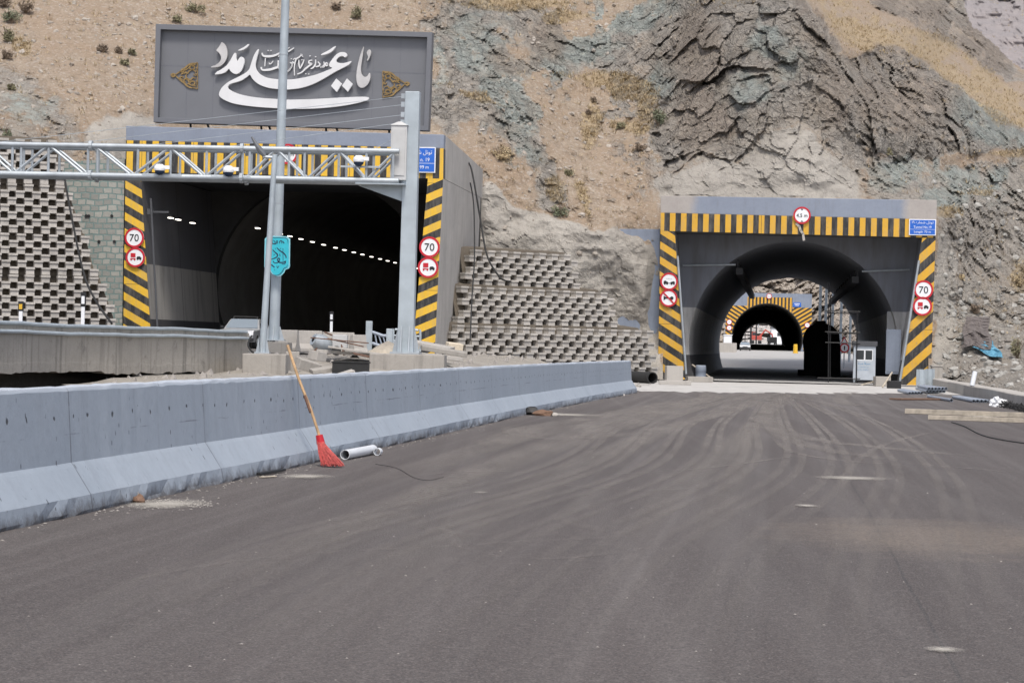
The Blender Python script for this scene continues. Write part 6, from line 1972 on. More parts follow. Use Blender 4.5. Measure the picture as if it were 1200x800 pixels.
# guard booth
FK = Frame(Vector((at(1012, 451, 119).x, 119, 0.06)), AX)
bo_ = empty('guard_booth', FK.O, FK.rot, 'white guard booth with dark sliding window inside the right tunnel', 'guard booth')
mb = MB()
Wb, Db_, Hb = 1.12, 1.1, 1.86
for c_, d_ in (((0, 0, 0.62), (Wb, Db_, 1.0)), ((-Wb / 2 + 0.07, 0, 1.4), (0.14, Db_, 0.56)), ((Wb / 2 - 0.07, 0, 1.4), (0.14, Db_, 0.56)), ((0, Db_ / 2 - 0.03, 1.4), (Wb - 0.29, 0.05, 0.56)), ((0, 0, 1.77), (Wb, Db_, 0.18))):
    mb.box(c_, d_)
mb.build('cabin', basic('booth_white', (0.42, 0.46, 0.50), 0.5, 0.1, 3), bo_, bevel=0.0)
mb = MB(); mb.box((0, 0, 1.99), (Wb + 0.16, Db_ + 0.16, 0.25)); mb.build('roof', MT['canopy_grey'], bo_, bevel=0.02)
for x0 in (-0.21, 0.21):
    mb = MB()
    for c_, d_ in (((x0, -Db_ / 2 + 0.02, 1.14), (0.41, 0.04, 0.04)), ((x0, -Db_ / 2 + 0.02, 1.66), (0.41, 0.04, 0.04)), ((x0 - 0.19, -Db_ / 2 + 0.02, 1.4), (0.035, 0.04, 0.50)), ((x0 + 0.19, -Db_ / 2 + 0.02, 1.4), (0.035, 0.04, 0.50))): mb.box(c_, d_)
    wn = mb.build('window', MT['white'], bo_)
    mb = MB(); mb.box((x0, -Db_ / 2 + 0.03, 1.4), (0.345, 0.01, 0.48)); mb.build('pane', MT['glass'], wn)
for sx in (-1, 1):
    for sy in (-1, 1):
        mb = MB(); mb.box((sx * (Wb / 2 - 0.06), sy * (Db_ / 2 - 0.06), 0.06), (0.08, 0.08, 0.13)); mb.build('leg', MT['galv'], bo_)
lettering('stencil_lettering', '\ufea7\ufeae\ufeaa \ufe8d\ufed3\ufeae\ufeb3', MT['booth_blue'], bo_, -0.02, 0.96, h=0.16, w_=0.62, y=-Db_ / 2 - 0.004, ext=0.002)
lettering('stencil_lettering', '\ufe95\ufe8e\ufee3\ufeaa\ufea7 \ufe8d\ufead\ufee9', MT['booth_blue'], bo_, -0.04, 0.78, h=0.09, w_=0.56, y=-Db_ / 2 - 0.004, ext=0.002)
lettering('stencil_lettering', '\ufe95\ufe8e\ufead \ufeb7\ufee4\ufe8e\ufead\ufee9', MT['booth_blue'], bo_, -0.06, 0.65, h=0.09, w_=0.60, y=-Db_ / 2 - 0.004, ext=0.002)
# the black round-topped structure
FKb = Frame(Vector((at(962, 441, 150).x, 150, 0.0)), AX)
ma = empty('black_formwork', FKb.O, FKb.rot, 'tall black round-topped structure standing beside the scaffold in the tunnel', 'formwork')
out_px = [(942, 446), (942.5, 412), (941, 401), (941.8, 393), (945, 386), (949, 381.5), (955, 378.6), (968, 378.8), (975, 381.5), (980, 386), (983.5, 392), (984.5, 400), (985, 412), (985, 446)]
q = [FKb.loc(*p) for p in out_px]; q[0] = (q[0][0], 0); q[-1] = (q[-1][0], 0)
mb = MB(); mb.prism(q, 0, 3.2); mb.build('body', MT['black_matt'], ma, bevel=0.04)
a, b = FKb.loc(956.5, 376.6), FKb.loc(968, 378.6)
mb = MB(); mb.box(((a[0] + b[0]) / 2, 1.0, (a[1] + b[1]) / 2), (b[0] - a[0], 1.2, 0.2)); mb.build('top_plate', MT['black_matt'], ma)
a = FKb.loc(935, 433); b = FKb.loc(944, 446)
mb = MB(); mb.box(((a[0] + b[0]) / 2, 1.2, a[1] / 2), (b[0] - a[0], 2.0, a[1])); mb.build('side_box', MT['black_matt'], ma)
for px_ in (946, 981):
    a = FKb.loc(px_, 441); mb = MB(); mb.box((a[0], -0.05, 0.2), (0.25, 0.3, 0.4)); mb.build('foot', MT['black_matt'], ma)
# scaffold
FSc = Frame(Vector((at(985, 450, 118.5).x, 118.5, 0.0)), AX)
scf = empty('scaffold', FSc.O, FSc.rot, 'thin tube scaffold frame left of the guard booth', 'scaffold')
def sct(name, p, q, r=0.03, dy=0.0):
    a, b = FSc.loc(*p), FSc.loc(*q)
    mb = MB(); mb.tube([(a[0], dy, max(a[1], 0.0)), (b[0], dy, max(b[1], 0.0))], r, 6); mb.build(name, MT['black'], scf)
for p, q, dy in (((971.5, 331), (970.5, 452), 0), ((1004.5, 364), (1003.5, 452), 0), ((974, 345), (973.5, 445), 1.5), ((1006, 366), (1005.5, 446), 1.5)): sct('upright', p, q, 0.032, dy)
for y in (364.5, 389, 401.5, 443): sct('ledger', (958 if y > 440 else 967, y - 0.3), (1008, y + 0.8), 0.03, 0.0)
for y in (366, 390): sct('ledger', (970, y), (1008, y + 0.8), 0.03, 1.5)
# pale steel columns standing in the light beyond the tunnel
for i, (px, y0) in enumerate(((959, 334), (966, 336), (974, 342), (984, 350), (995, 368))):
    d = 205 + i * 9
    b = at(px, 425, d); zg = 0.4; tz = at(px + 1, y0, d).z
    mb = MB(); mb.tube([(0, 0, 0.05), (0.05, 0, tz - zg)], 0.13, 8); mb.box((0, 0, 0.04), (0.6, 0.6, 0.06))
    o = mb.build('steel_column', MT['galv_pole'], None); o.location = (b.x, d, zg)
    tag(o, 'pale steel column standing in daylight beyond the tunnel behind the scaffold', 'column', 'steel columns beyond the tunnel')
# warning signs on a post
FW = Frame(Vector((at(989.5, 425, 196).x, 196, 0.2)), AX)
wsn = empty('warning_sign_post', FW.O, FW.rot, 'post with triangular warning sign above a round sign, beyond the tunnel', 'road sign')
a = FW.loc(989.5, 402)
mb = MB(); mb.tube([(a[0], 0.05, 0), (a[0], 0.05, FW.loc(989.5, 393)[1])], 0.05, 8); mb.build('post', MT['galv'], wsn)
tri = [FW.loc(*p) for p in ((984.8, 402.5), (994.2, 402.5), (989.5, 394.0))]
cx, cz = sum(p[0] for p in tri) / 3, sum(p[1] for p in tri) / 3
mb = MB(); mb.prism(tri, -0.02, 0.0); mb.build('triangle', MT['red'], wsn)
mb = MB(); mb.prism([(cx + (a_ - cx) * 0.62, cz + (b_ - cz) * 0.62) for a_, b_ in tri], -0.03, -0.022); mb.build('triangle_field', MT['white'], wsn)
a = FW.loc(989.6, 407.6)
mb = MB(); mb.prism([(a[0] + x, a[1] + z) for x, z in circle(0.42, 20)], -0.02, 0.0); mb.build('disc', MT['red'], wsn)
mb = MB(); mb.prism([(a[0] + x, a[1] + z) for x, z in circle(0.30, 20)], -0.03, -0.022); mb.build('disc_field', MT['white'], wsn)
mb = MB(); mb.box((a[0], -0.034, a[1]), (0.1, 0.006, 0.35)); mb.build('disc_mark', MT['black'], wsn)
# barrel, low wall, distant clutter
b = at(932, 415.5, 340)
mb = MB(); mb.tube([(0, 0, 0), (0, 0, 0.12), (0, 0, 0.13), (0, 0, 1.1), (0, 0, 1.35)], [0.42, 0.42, 0.34, 0.30, 0.26], 12)
o = mb.build('yellow_barrel', MT['yellow'], None); o.location = (b.x, 340, 1.22); tag(o, 'yellow plastic barrel on the pale road before the distant tunnel', 'barrel')
a, b = at(841, 410, 330), at(863, 411, 330)
mb = MB(); mb.box((0, 0, 0.7), (b.x - a.x, 0.5, 1.4)); o = mb.build('low_wall', MT['conc_pale'], None, bevel=0.03); o.location = ((a.x + b.x) / 2, 330, 1.1)
tag(o, 'low white concrete wall left of the distant tunnel', 'low wall')
a, b = at(847, 396, 360), at(851, 396, 360)
mb = MB(); mb.box((0, 0, 1.2), (1.2, 1.2, 2.4)); mb.box((0, 0, 2.46), (1.4, 1.4, 0.12)); o = mb.build('white_hut', MT['white'], None, bevel=0.02); o.location = (a.x, 352, 1.3); tag(o, 'small white hut beside the left stripes of the distant tunnel', 'hut')
# quarry beyond: red digger, scaffold tower, sheds, lorry
p = at(886, 400, 760); zq = 3.6
dg = empty('red_digger', (p.x, 760, zq), 0, 'red digger working in the bright yard beyond the distant tunnel', 'digger')
mb = MB(); mb.box((0, 0, 1.9), (3.6, 2.4, 1.4)); mb.build('body', MT['machine_red'], dg, bevel=0.15)
mb = MB(); mb.box((-0.8, 0, 3.1), (1.4, 1.4, 1.5)); mb.build('cab', MT['machine_red'], dg, bevel=0.1)
mb = MB(); mb.box((-0.8, -0.72, 3.2), (1.1, 0.03, 0.9)); mb.build('window', MT['glass'], dg)
for s in (-1, 1):
    mb = MB(); mb.box((s * 1.2, 0, 0.55), (0.9, 3.6, 1.1)); mb.build('track', MT['black'], dg, bevel=0.2)
mb = MB(); mb.tube([(1.2, 0, 2.4), (3.0, 0, 4.6), (5.2, 0, 3.2), (5.6, 0, 1.2)], [0.35, 0.35, 0.28, 0.2], 6); mb.build('boom', MT['machine_red'], dg)
mb = MB(); mb.box((5.6, 0, 0.8), (0.9, 1.2, 0.9)); mb.build('bucket', MT['black'], dg, bevel=0.1)
p0, p1 = at(869, 402, 720), at(879, 402, 720)
sct2 = empty('scaffold_tower', ((p0.x + p1.x) / 2, 720, 3.4), 0, 'dark scaffold tower in the yard beyond the distant tunnel', 'scaffold')
hw = (p1.x - p0.x) / 2
for x_ in (-hw, -hw * 0.2, hw):
    mb = MB(); mb.box((x_, 0, 4.2), (0.22, 0.22, 8.4)); mb.build('upright', MT['black'], sct2)
for z_ in (1.5, 3.6, 5.2):
    mb = MB(); mb.box((0, 0, z_), (hw * 2, 0.2, 0.22)); mb.build('ledger', MT['black'], sct2)
for px, h_, lab in ((886, 12.5, 'thin dark mast in the yard, nearer the distant digger'), (880, 10.5, 'thin dark mast in the yard, nearer the distant scaffold tower')):
    p = at(px, 400, 740); mb = MB(); mb.tube([(0, 0, 0), (0, 0, h_)], [0.25, 0.14], 8); mb.box((0, 0, 0.1), (0.8, 0.8, 0.2)); o = mb.build('mast', MT['black'], None); o.location = (p.x, 740, 3.5); tag(o, lab, 'mast')
p = at(912, 388, 800)
sh = empty('site_shed', (p.x, 800, 3.9), 0, 'pale site shed with dark roof on the right in the far yard', 'shed')
mb = MB(); mb.box((0, 0, 2.6), (5.0, 3, 5.2)); mb.build('walls', MT['white'], sh)
mb = MB(); mb.hexa([(-2.8, -1.8, 5.2), (2.8, -1.8, 5.2), (2.8, 1.8, 5.2), (-2.8, 1.8, 5.2), (-2.6, -0.2, 6.2), (2.6, -0.2, 6.2), (2.6, 0.2, 6.2), (-2.6, 0.2, 6.2)]); mb.build('roof', MT['canopy_grey'], sh)
mb = MB(); mb.box((0.3, -1.52, 3.2), (1.6, 0.05, 1.2)); mb.build('window', MT['glass'], sh)
p = at(906, 403, 700)
lo = empty('dark_lorry', (p.x, 700, 3.3), 0, 'dark lorry silhouetted at the exit of the distant tunnel', 'lorry')
mb = MB(); mb.box((0, 0.6, 1.3), (2.3, 1.6, 1.7)); mb.build('cab', MT['black'], lo, bevel=0.12)
mb = MB(); mb.box((0, 4, 1.6), (2.4, 5, 1.4)); mb.build('bed', MT['black'], lo, bevel=0.05)
for s in (-1, 1):
    for y in (0.4, 4.8): 
        mb = MB(); mb.tube([(s * 0.8, y, 0.5), (s * 1.15, y, 0.5)], 0.5, 14); mb.build('wheel', MT['rubber'], lo)
p = at(898, 366, 930)
pn = empty('site_board', (p.x, 930, p.z - 4), 0, 'blue-grey board standing on the pale slope beyond the distant tunnel', 'board')
mb = MB(); mb.box((0, 0, 4.0), (9, 0.3, 4)); mb.build('board', MT['pvc'], pn)
for s in (-1, 1):
    mb = MB(); mb.box((s * 3, 0.3, 1.0), (0.3, 0.3, 6)); mb.build('post', MT['galv'], pn)

# ------------------------------------------------------------------ things at the foot of the right portal
def fblock(label, px0, px1, y0, y1, m='conc_pale', dep=0.6, name='concrete_block', cat='concrete block', rz=0.0):
    b0, b1 = gp(px0, y1), gp(px1, y1)
    d = b0.y
    h_ = at(px0, y0, d).z
    mb = MB(); mb.box((0, dep / 2, h_ / 2), (b1.x - b0.x, dep, h_)); o = mb.build(name, MT[m], None, bevel=0.025)
    o.location = ((b0.x + b1.x) / 2, d, 0.003); o.rotation_euler = (0, 0, rz); return tag(o, label, cat)
fblock('upright pale concrete block at the foot of the left striped pillar', 781, 798.5, 428.5, 447, rz=0.1)
fblock('low pale concrete block beside the dark culvert pipe', 772, 806, 445.5, 450.5, rz=-0.05)
fblock('flat grey concrete slab lower than the blue drum', 806, 832, 441, 447.5, 'conc', rz=0.08)
b = gp(821.5, 446); mb = MB(); mb.tube([(0, 0, 0.2), (0, 0, 0.45), (0, 0, 0.47), (0, 0, 0.75), (0, 0, 0.77)], [0.26, 0.26, 0.275, 0.26, 0.22], 16); o = mb.build('drum', MT['pvc'], None, smooth=True); o.location = (b.x, b.y + 0.3, 0.0); tag(o, 'small blue-grey drum on a slab inside the right tunnel mouth', 'drum')
def beam(label, p, q, w_, h_, m='wood', name='wooden_plank', cat='plank', group=None):
    p, q = Vector(p), Vector(q)
    d = q - p; L_ = d.length
    mb = MB(); mb.box((L_ / 2, 0, 0), (L_, w_, h_)); o = mb.build(name, MT[m], None, bevel=0.008)
    o.location = p; o.rotation_euler = (0, -math.asin(d.z / L_), math.atan2(d.y, d.x)); return tag(o, label, cat, group)
a = gp(836, 446); b = at(811, 427, a.y + 1.0); beam('thin pale plank leaning on the blue drum', (a.x, a.y, 0.06), b, 0.08, 0.05)
a = gp(1009, 452); b = at(1040, 443, a.y + 0.8); beam('pale plank sloping from the booth foot to the rubble bin', (a.x, a.y, 0.05), b, 0.07, 0.05)
a = gp(1034, 455); b = at(1045.5, 436, a.y + 0.8); beam('steep pale plank propped by the right striped pillar', (a.x, a.y, 0.05), b, 0.07, 0.05)
fblock('grey rubble bin right of the guard booth', 1026, 1040, 441, 452.5, 'conc', 0.8, 'rubble_bin', 'bin')
fblock('dark trolley box at the inner foot of the right pillar', 1041, 1053, 446, 455, 'black', 0.5, 'trolley_box', 'trolley')
# culvert pipe
b = gp(764.5, 449.5); mb = MB(); mb.pipe((0, 0, 0.26), (-1.0, 2.2, 0.26), 0.26, 0.04, 20); o = mb.build('culvert_pipe', MT['rubber'], None, smooth=True); o.location = (b.x, b.y, 0); tag(o, 'short dark culvert pipe at the end of the crib wall', 'culvert pipe')
# guard rail ends in front of the right pillar
for i, (x0, x1, y0, y1, lab) in enumerate(((1073.5, 1083, 432.5, 454, 'left upright steel rail piece against the right striped pillar'), (1084, 1092.5, 432, 454, 'right upright steel rail piece beside the striped pillar'))):
    b0, b1 = gp(x0, y1), gp(x1, y1); d = b0.y; h_ = at(x0, y0, d).z; W = b1.x - b0.x
    mb = MB()
    prof = [(-W / 2, 0.0), (-W / 3, -0.07), (-W / 6, 0.0), (0, 0.02), (W / 6, 0.0), (W / 3, -0.07), (W / 2, 0.0)]
    vs = [(x, y, z) for z in (0, h_) for x, y in prof] + [(x, y + 0.02, z) for z in (0, h_) for x, y in prof]
    n = len(prof); fs = [(k, k + 1, n + k + 1, n + k) for k in range(n - 1)] + [(2 * n + k + 1, 2 * n + k, 3 * n + k, 3 * n + k + 1) for k in range(n - 1)] + [(n + k, n + k + 1, 3 * n + k + 1, 3 * n + k) for k in range(n - 1)]
    mb.add(vs, fs); o = mb.build('rail_piece', MT['galv_pole'], None); o.location = ((b0.x + b1.x) / 2, d, 0); tag(o, lab, 'guard rail')
b = gp(1097, 454); mb = MB(); mb.box((0, 0, 0.5), (0.5, 0.5, 1.0)); mb.box((0, 0, 1.03), (0.56, 0.56, 0.08)); o = mb.build('stone_post', MT['conc'], None, bevel=0.03); o.location = (b.x, b.y, 0); tag(o, 'mossy concrete post right of the right striped pillar', 'post')
# pipes
NPIPE = 0
def pipe_at(px, py, z, heading, L_, label, group, r=0.055, m='pvc'):
    b = gp(px, py)
    mb = MB(); mb.pipe((0, 0, 0), (0, L_, 0), r, 0.008, 14)
    o = mb.build('plastic_pipe', MT[m], None, smooth=True); o.location = (b.x, b.y, r + 0.002 + z); o.rotation_euler = (0, 0, heading); return tag(o, label, 'pipe', group)
for k in range(5): pipe_at(1066 + k * 3.6, 462.4 - 0.15 * k, 0.0, -0.10 + 0.012 * k, 6.5, 'grey plastic pipe in the row on the brown board left', 'pipes in the left row')
for j in range(2):
    for k in range(6): pipe_at(1086.5 + k * 4.0 + j * 2, 461.6, 0.11 * j + 0.05, -0.11 + 0.012 * k, 6.5, 'grey plastic pipe in the stacked bundle between two rows', 'pipes in the stacked bundle')
for k in range(5): pipe_at(1141 + k * 4.6, 471.8 + 0.05 * k, 0.0, -0.085 + 0.012 * k, 6.5, 'grey plastic pipe in the row below the kerb wall', 'pipes in the right row')
pipe_at(1115, 470.8, 0.0, -0.05, 6.0, 'single grey plastic pipe lying apart between the bundles', None)
b = gp(1139, 453); mb = MB(); mb.pipe((0, 0, 0.43), (0.12, 0.1, 0.95), 0.09, 0.01, 14); o = mb.build('white_pipe', MT['pvc_white'], None, smooth=True); o.location = at(1139, 452, 84) - Vector((0, 0, 0.43)); tag(o, 'short white pipe standing on the kerb wall', 'pipe')
# timbers
a, b = gp(1061, 484.5), gp(1215, 490); beam('longer pale timber beam lying right, behind its twin', (a.x, a.y, 0.07), (b.x, b.y, 0.07), 0.12, 0.13, 'wood', 'timber_beam', 'timber')
a, b = gp(1088, 491.5), gp(1215, 496); beam('pale timber beam lying right, nearest the camera', (a.x, a.y, 0.06), (b.x, b.y, 0.06), 0.12, 0.11, 'wood', 'timber_beam', 'timber')
a, b = gp(1049, 468.6), gp(1099, 468.6); beam('brown board under the left row of pipes', (a.x, a.y, 0.035), (b.x, b.y, 0.035), 0.5, 0.05, 'wood_brown', 'brown_board', 'board')
# crumpled bag, dark netting, wire
def lump(name, label, cat, loc, dims, m, seed, sub=3, rough=0.35):
    bm = bmesh.new(); bmesh.ops.create_icosphere(bm, subdivisions=sub, radius=1)
    co = np.array([v.co for v in bm.verts]); nz = facets(co * 1.6 + seed, seed)[0] * rough + fbm(co * 2.2 + seed, 3, seed) * rough
    for v, k in zip(bm.verts, nz):
        v.co *= (1 + k); v.co.x *= dims[0]; v.co.y *= dims[1]; v.co.z = max(v.co.z, -0.55) * dims[2]
    me = bpy.data.meshes.new(name); bm.to_mesh(me); bm.free(); me.materials.append(MT[m])
    o = bpy.data.objects.new(name, me); C.objects.link(o); o.location = loc
    return tag(o, label, cat) if label else o
b = gp(1169, 476.5); lump('white_bag', 'crumpled white bag at the end of the right pipe row', 'bag', (b.x, b.y, 0.1), (0.24, 0.2, 0.2), 'white', 3)
b0 = gp(1176, 477); b1 = gp(1205, 484)
mb = MB()
rr = random.Random(6)
for k in range(420):
    f = rr.random(); p = b0.lerp(b1, f); p = p + Vector((rr.uniform(-0.12, 0.2), rr.uniform(-0.5, 0.3), rr.uniform(0.0, 0.16)))
    q = p + Vector((rr.uniform(-0.1, 0.1), rr.uniform(-0.1, 0.1), rr.uniform(-0.03, 0.08)))
    mb.tube([p, q], 0.012, 4)
tag(mb.build('dark_netting', MT['rubber'], None, merge=False), 'heap of dark netting along the kerb wall foot', 'netting')
wcurve('wire', [gp(1115, 495) + Vector((0, 0, .01)), gp(1130, 500) + Vector((0, 0, .012)), gp(1150, 510) + Vector((0, 0, .012)), gp(1175, 516) + Vector((0, 0, .012)), gp(1210, 521) + Vector((0, 0, .01))], 0.011, MT['rubber'], 'thin dark wire lying on the asphalt from the timber beams', 'wire')
wcurve('wire', [gp(440, 544) + Vector((0, 0, .006)), gp(465, 549) + Vector((0, 0, .008)), gp(485, 560) + Vector((0, 0, .008)), gp(503, 563) + Vector((0, 0, .006)), gp(520, 559) + Vector((0, 0, .006))], 0.0032, MT['rubber'], 'thin dark wire on the asphalt near the white pipe', 'wire')

# ------------------------------------------------------------------ broom and bits along the barrier
pt_ = at(337, 404.5, 29.55); pm = at(375, 514, 29.2)
br_ = empty('broom', (pm.x, pm.y, 0), 0, 'red bristle broom with wooden handle leaning on the barrier', 'broom')
L0 = br_.location
mb = MB(); mb.tube(bez([pm - L0 + Vector((0.01, 0, -0.02)), (pm - L0).lerp(pt_ - L0, 0.3) + Vector((0.012, 0, 0.0)), (pm - L0).lerp(pt_ - L0, 0.65) + Vector((-0.006, 0, 0)), pt_ - L0], 5), [0.019] * 16, 10); mb.build('handle', MT['handle'], br_, smooth=True)
mb = MB(); mb.tube([(pm - L0).lerp(pt_ - L0, 0.28), (pm - L0).lerp(pt_ - L0, 0.46)], 0.0225, 10); mb.build('dark_wrap', MT['rust'], br_, smooth=True)
mb = MB(); mb.tube([pm - L0 + Vector((-0.012, 0, 0.05)), pm - L0 + Vector((0.012, 0, -0.06))], [0.045, 0.055], 12); mb.build('collar', MT['red'], br_, smooth=True)
mb = MB()
rr = random.Random(2)
e0, e1 = at(377, 545, 29.0) - L0, at(402, 547, 28.95) - L0
for k in range(230):
    f = rr.random(); s = pm - L0 + Vector((rr.uniform(-0.035, 0.035), rr.uniform(-0.03, 0.03), -0.02))
    e = e0.lerp(e1, f) + Vector((rr.gauss(0, 0.012), rr.uniform(-0.09, 0.06), 0))
    e.z = max(0.005, 0.01 + rr.uniform(0, 0.035))
    m2 = s.lerp(e, 0.5) + Vector((rr.uniform(-0.012, 0.012) - 0.012 * (1 - f), 0, 0.0))
    mb.tube([s, m2, e], [0.0045, 0.004, 0.0032], 4, caps=False)
mb.build('bristles', MT['bristle'], br_, merge=False)
b = gp(404, 538.5); e = gp(437, 532.0)
mb = MB(); mb.pipe((0, 0, 0.068), (e.x - b.x, e.y - b.y, 0.068), 0.066, 0.006, 20); o = mb.build('white_pipe', MT['pvc_white'], None, smooth=True); o.location = (b.x, b.y, 0); tag(o, 'white plastic pipe lying by the broom at the barrier foot', 'pipe')
b = gp(441.5, 534); mb = MB(); mb.pipe((0, 0, 0.055), (0.02, 0.14, 0.055), 0.052, 0.006, 18); o = mb.build('pipe_socket', MT['pvc_white'], None, smooth=True); o.location = (b.x, b.y + 0.05, 0); tag(o, 'short white pipe socket lying at the end of the longer pipe', 'pipe')
def chunk(px, py, s, m, seed, label, cat='rubble', name='rubble_chunk', z=0.0):
    b = gp(px, py); o = lump(name, label, cat, (b.x, b.y, s[2] * 0.5), s, m, seed, 2, 0.3)
    return o
chunk(622, 486, (0.16, 0.12, 0.13), 'black', 4, 'dark rubble lump by the barrier, left of the brown ones')
chunk(636, 487, (0.22, 0.12, 0.10), 'wood_brown', 5, 'brown rubble lump by the barrier beside the dark one')
chunk(650, 487, (0.10, 0.1, 0.05), 'conc_pale', 6, 'small pale rubble bit by the barrier beside the brown lump')
chunk(711, 464, (0.24, 0.2, 0.16), 'conc', 7, 'grey rubble lump near the far end of the barrier')
chunk(722, 463, (0.3, 0.14, 0.07), 'conc_pale', 8, 'flat pale rubble near the far end of the barrier')
chunk(163, 589, (0.055, 0.06, 0.05), 'wood_brown', 9, 'brown rubble lump in the plaster spill by the barrier')
chunk(152, 587, (0.09, 0.09, 0.09), 'conc', 10, 'grey mortar lump against the near barrier foot')
a, b = gp(303, 557.5), gp(333, 553); beam('dark burnt stick lying at the barrier foot', (a.x, a.y, 0.025), (b.x, b.y, 0.03), 0.05, 0.03, 'black', 'burnt_stick', 'stick')
a, b = gp(306, 560), gp(322, 559); beam('pale wood splinter below the burnt stick', (a.x, a.y, 0.012), (b.x, b.y, 0.012), 0.06, 0.015, 'wood', 'wood_splinter', 'stick')
# pebbles and grit on the asphalt
mb = MB()
rr = random.Random(12)
def pebble(p, s):
    v = [p + Vector((math.cos(a) * s * rr.uniform(.6, 1.1), math.sin(a) * s * rr.uniform(.6, 1.1), 0.002)) for a in (0, 1.6, 3.1, 4.7)]
    tpv = p + Vector((rr.uniform(-.2, .2) * s, rr.uniform(-.2, .2) * s, s * rr.uniform(0.5, 0.9)))
    mb.add(v + [tpv], [(0, 1, 4), (1, 2, 4), (2, 3, 4), (3, 0, 4)])
for k in range(190):
    px, py = rr.uniform(0, 1200), 470 + 330 * rr.random() ** 0.8
    p = gp(px, py)
    bx_ = np.interp(p.y, [b[1] for b in BP], [b[0] for b in BP])
    if p.x < bx_ + 0.05: continue
    pebble(p, rr.uniform(0.003, 0.010) * (1 + p.y / 60))
for k in range(500):
    i = rr.randrange(40, len(bp) - 1); q = bp[i].lerp(bp[i + 1], rr.random())
    pebble(q + Vector((0.05 + abs(rr.gauss(0, 0.14)), 0, 0)), rr.uniform(0.005, 0.02))
for k in range(240):
    p = gp(rr.gauss(198, 26), 591 + rr.gauss(0, 3)); 
    pebble(p, rr.uniform(0.006, 0.02))
tag(mb.build('pebbles', MT['grit'], None, merge=False), kind='stuff')

# ------------------------------------------------------------------ tarpaulins on the right slope
def tarp(name, label, px_quad, m, seed, fold=0.28, out=0.5):
    """cloth draped over rocks: the corners follow the slope, folds hang between"""
    n = 34
    q = px_quad
    vs = []
    for j in range(n + 1):
        g_ = j / n
        for i in range(n + 1):
            f = i / n
            px = (q[0][0] * (1 - f) + q[1][0] * f) * (1 - g_) + (q[3][0] * (1 - f) + q[2][0] * f) * g_
            py = (q[0][1] * (1 - f) + q[1][1] * f) * (1 - g_) + (q[3][1] * (1 - f) + q[2][1] * f) * g_
            px += 1.5 * math.sin(g_ * 9 + seed); py += 1.8 * math.sin(f * 7 + seed * 2) * g_
            d = hq(px, py) - out
            d -= fold * (0.5 + 0.5 * math.sin(f * 15 + 3 * math.sin(g_ * 3 + seed) + seed)) * (0.3 + 0.7 * g_)
            d -= fold * 0.8 * math.exp(-((g_ - 0.45 - 0.3 * abs(f - 0.5)) / 0.07) ** 2)
            vs.append(tuple(at(px, py, d)))
    fs = [(j * (n + 1) + i, j * (n + 1) + i + 1, (j + 1) * (n + 1) + i + 1, (j + 1) * (n + 1) + i) for j in range(n) for i in range(n)]
    mb = MB(); mb.add(vs, fs); return tag(mb.build(name, MT[m], None, smooth=False), label, 'tarpaulin')
def hq(px, py):
    a = [hill_at(px + dx, py + dy).y for dx in (-7, 0, 7) for dy in (-7, 0, 7)]
    return sum(a) / len(a)
tarp('grey_tarpaulin', 'grey-brown tarpaulin draped over rocks right of the striped pillar', [(1131, 371), (1158, 371), (1162, 408), (1127, 406)], 'tarp', 1, 0.4, 1.1)
tarp('blue_tarpaulin', 'blue tarpaulin rag spilling below the grey-brown one', [(1154, 397), (1162, 399), (1177, 421), (1141, 408)], 'tarp_blue', 2, 0.25, 1.0)

# ------------------------------------------------------------------ loose rocks and plants on the hillside
ROCKV = []
for s_ in range(6):
    bm = bmesh.new(); bmesh.ops.create_icosphere(bm, subdivisions=1, radius=1)
    rr = random.Random(s_)
    for v in bm.verts: v.co *= rr.uniform(0.6, 1.15)
    ROCKV.append(([v.co.copy() for v in bm.verts], [tuple(v.index for v in f.verts) for f in bm.faces])); bm.free()
def scatter(name, n, area, size, m, maskf, seed):
    rr = random.Random(seed); V, Fc = [], []
    k = 0; tries = 0
    while k < n and tries < n * 12:
        tries += 1
        px, py = rr.uniform(area[0], area[2]), rr.uniform(area[1], area[3])
        if rr.random() > maskf(px, py): continue
        if sdist(np.array([px]), np.array([py]), [(140, 135), (560, 145), (560, 470), (140, 470)])[0] > 0 or sdist(np.array([px]), np.array([py]), [(700, 222), (1102, 222), (1102, 470), (700, 470)])[0] > 0: continue
        p = hill_at(px, py); s = size[0] + (size[1] - size[0]) * rr.random() ** 3
        vs, fs = ROCKV[rr.randrange(6)]
        E_ = Matrix.Rotation(rr.uniform(0, 6.28), 3, 'Z') @ Matrix.Rotation(rr.uniform(0, 3), 3, 'X') @ Matrix.Diagonal((1, rr.uniform(.6, 1), rr.uniform(.45, .8)))
        b = len(V); V += [tuple(p + (E_ @ v) * s) for v in vs]; Fc += [tuple(i + b for i in f) for f in fs]; k += 1
    me = bpy.data.meshes.new(name); me.from_pydata(V, [], Fc); me.materials.append(m)
    o = bpy.data.objects.new(name, me); C.objects.link(o); return tag(o, kind='stuff')
t = NT('loose_stone'); o = t.obj()
t.col(t.mix(t.ramp(t.noise(o, 0.9, 4, 0.7), 0.3, 0.7), (0.25, 0.21, 0.17), (0.46, 0.42, 0.37))); t.rough(0.95); t.bump(t.noise(o, 9, 4), 0.5, 0.05)
MT['stone_loose'] = t.m
t = NT('loose_grey_stone'); o = t.obj()
t.col(t.mix(t.ramp(t.noise(o, 0.9, 4, 0.7), 0.3, 0.7), (0.22, 0.21, 0.19), (0.42, 0.41, 0.38))); t.rough(0.95); t.bump(t.noise(o, 9, 4), 0.5, 0.05)
MT['stone_grey'] = t.m
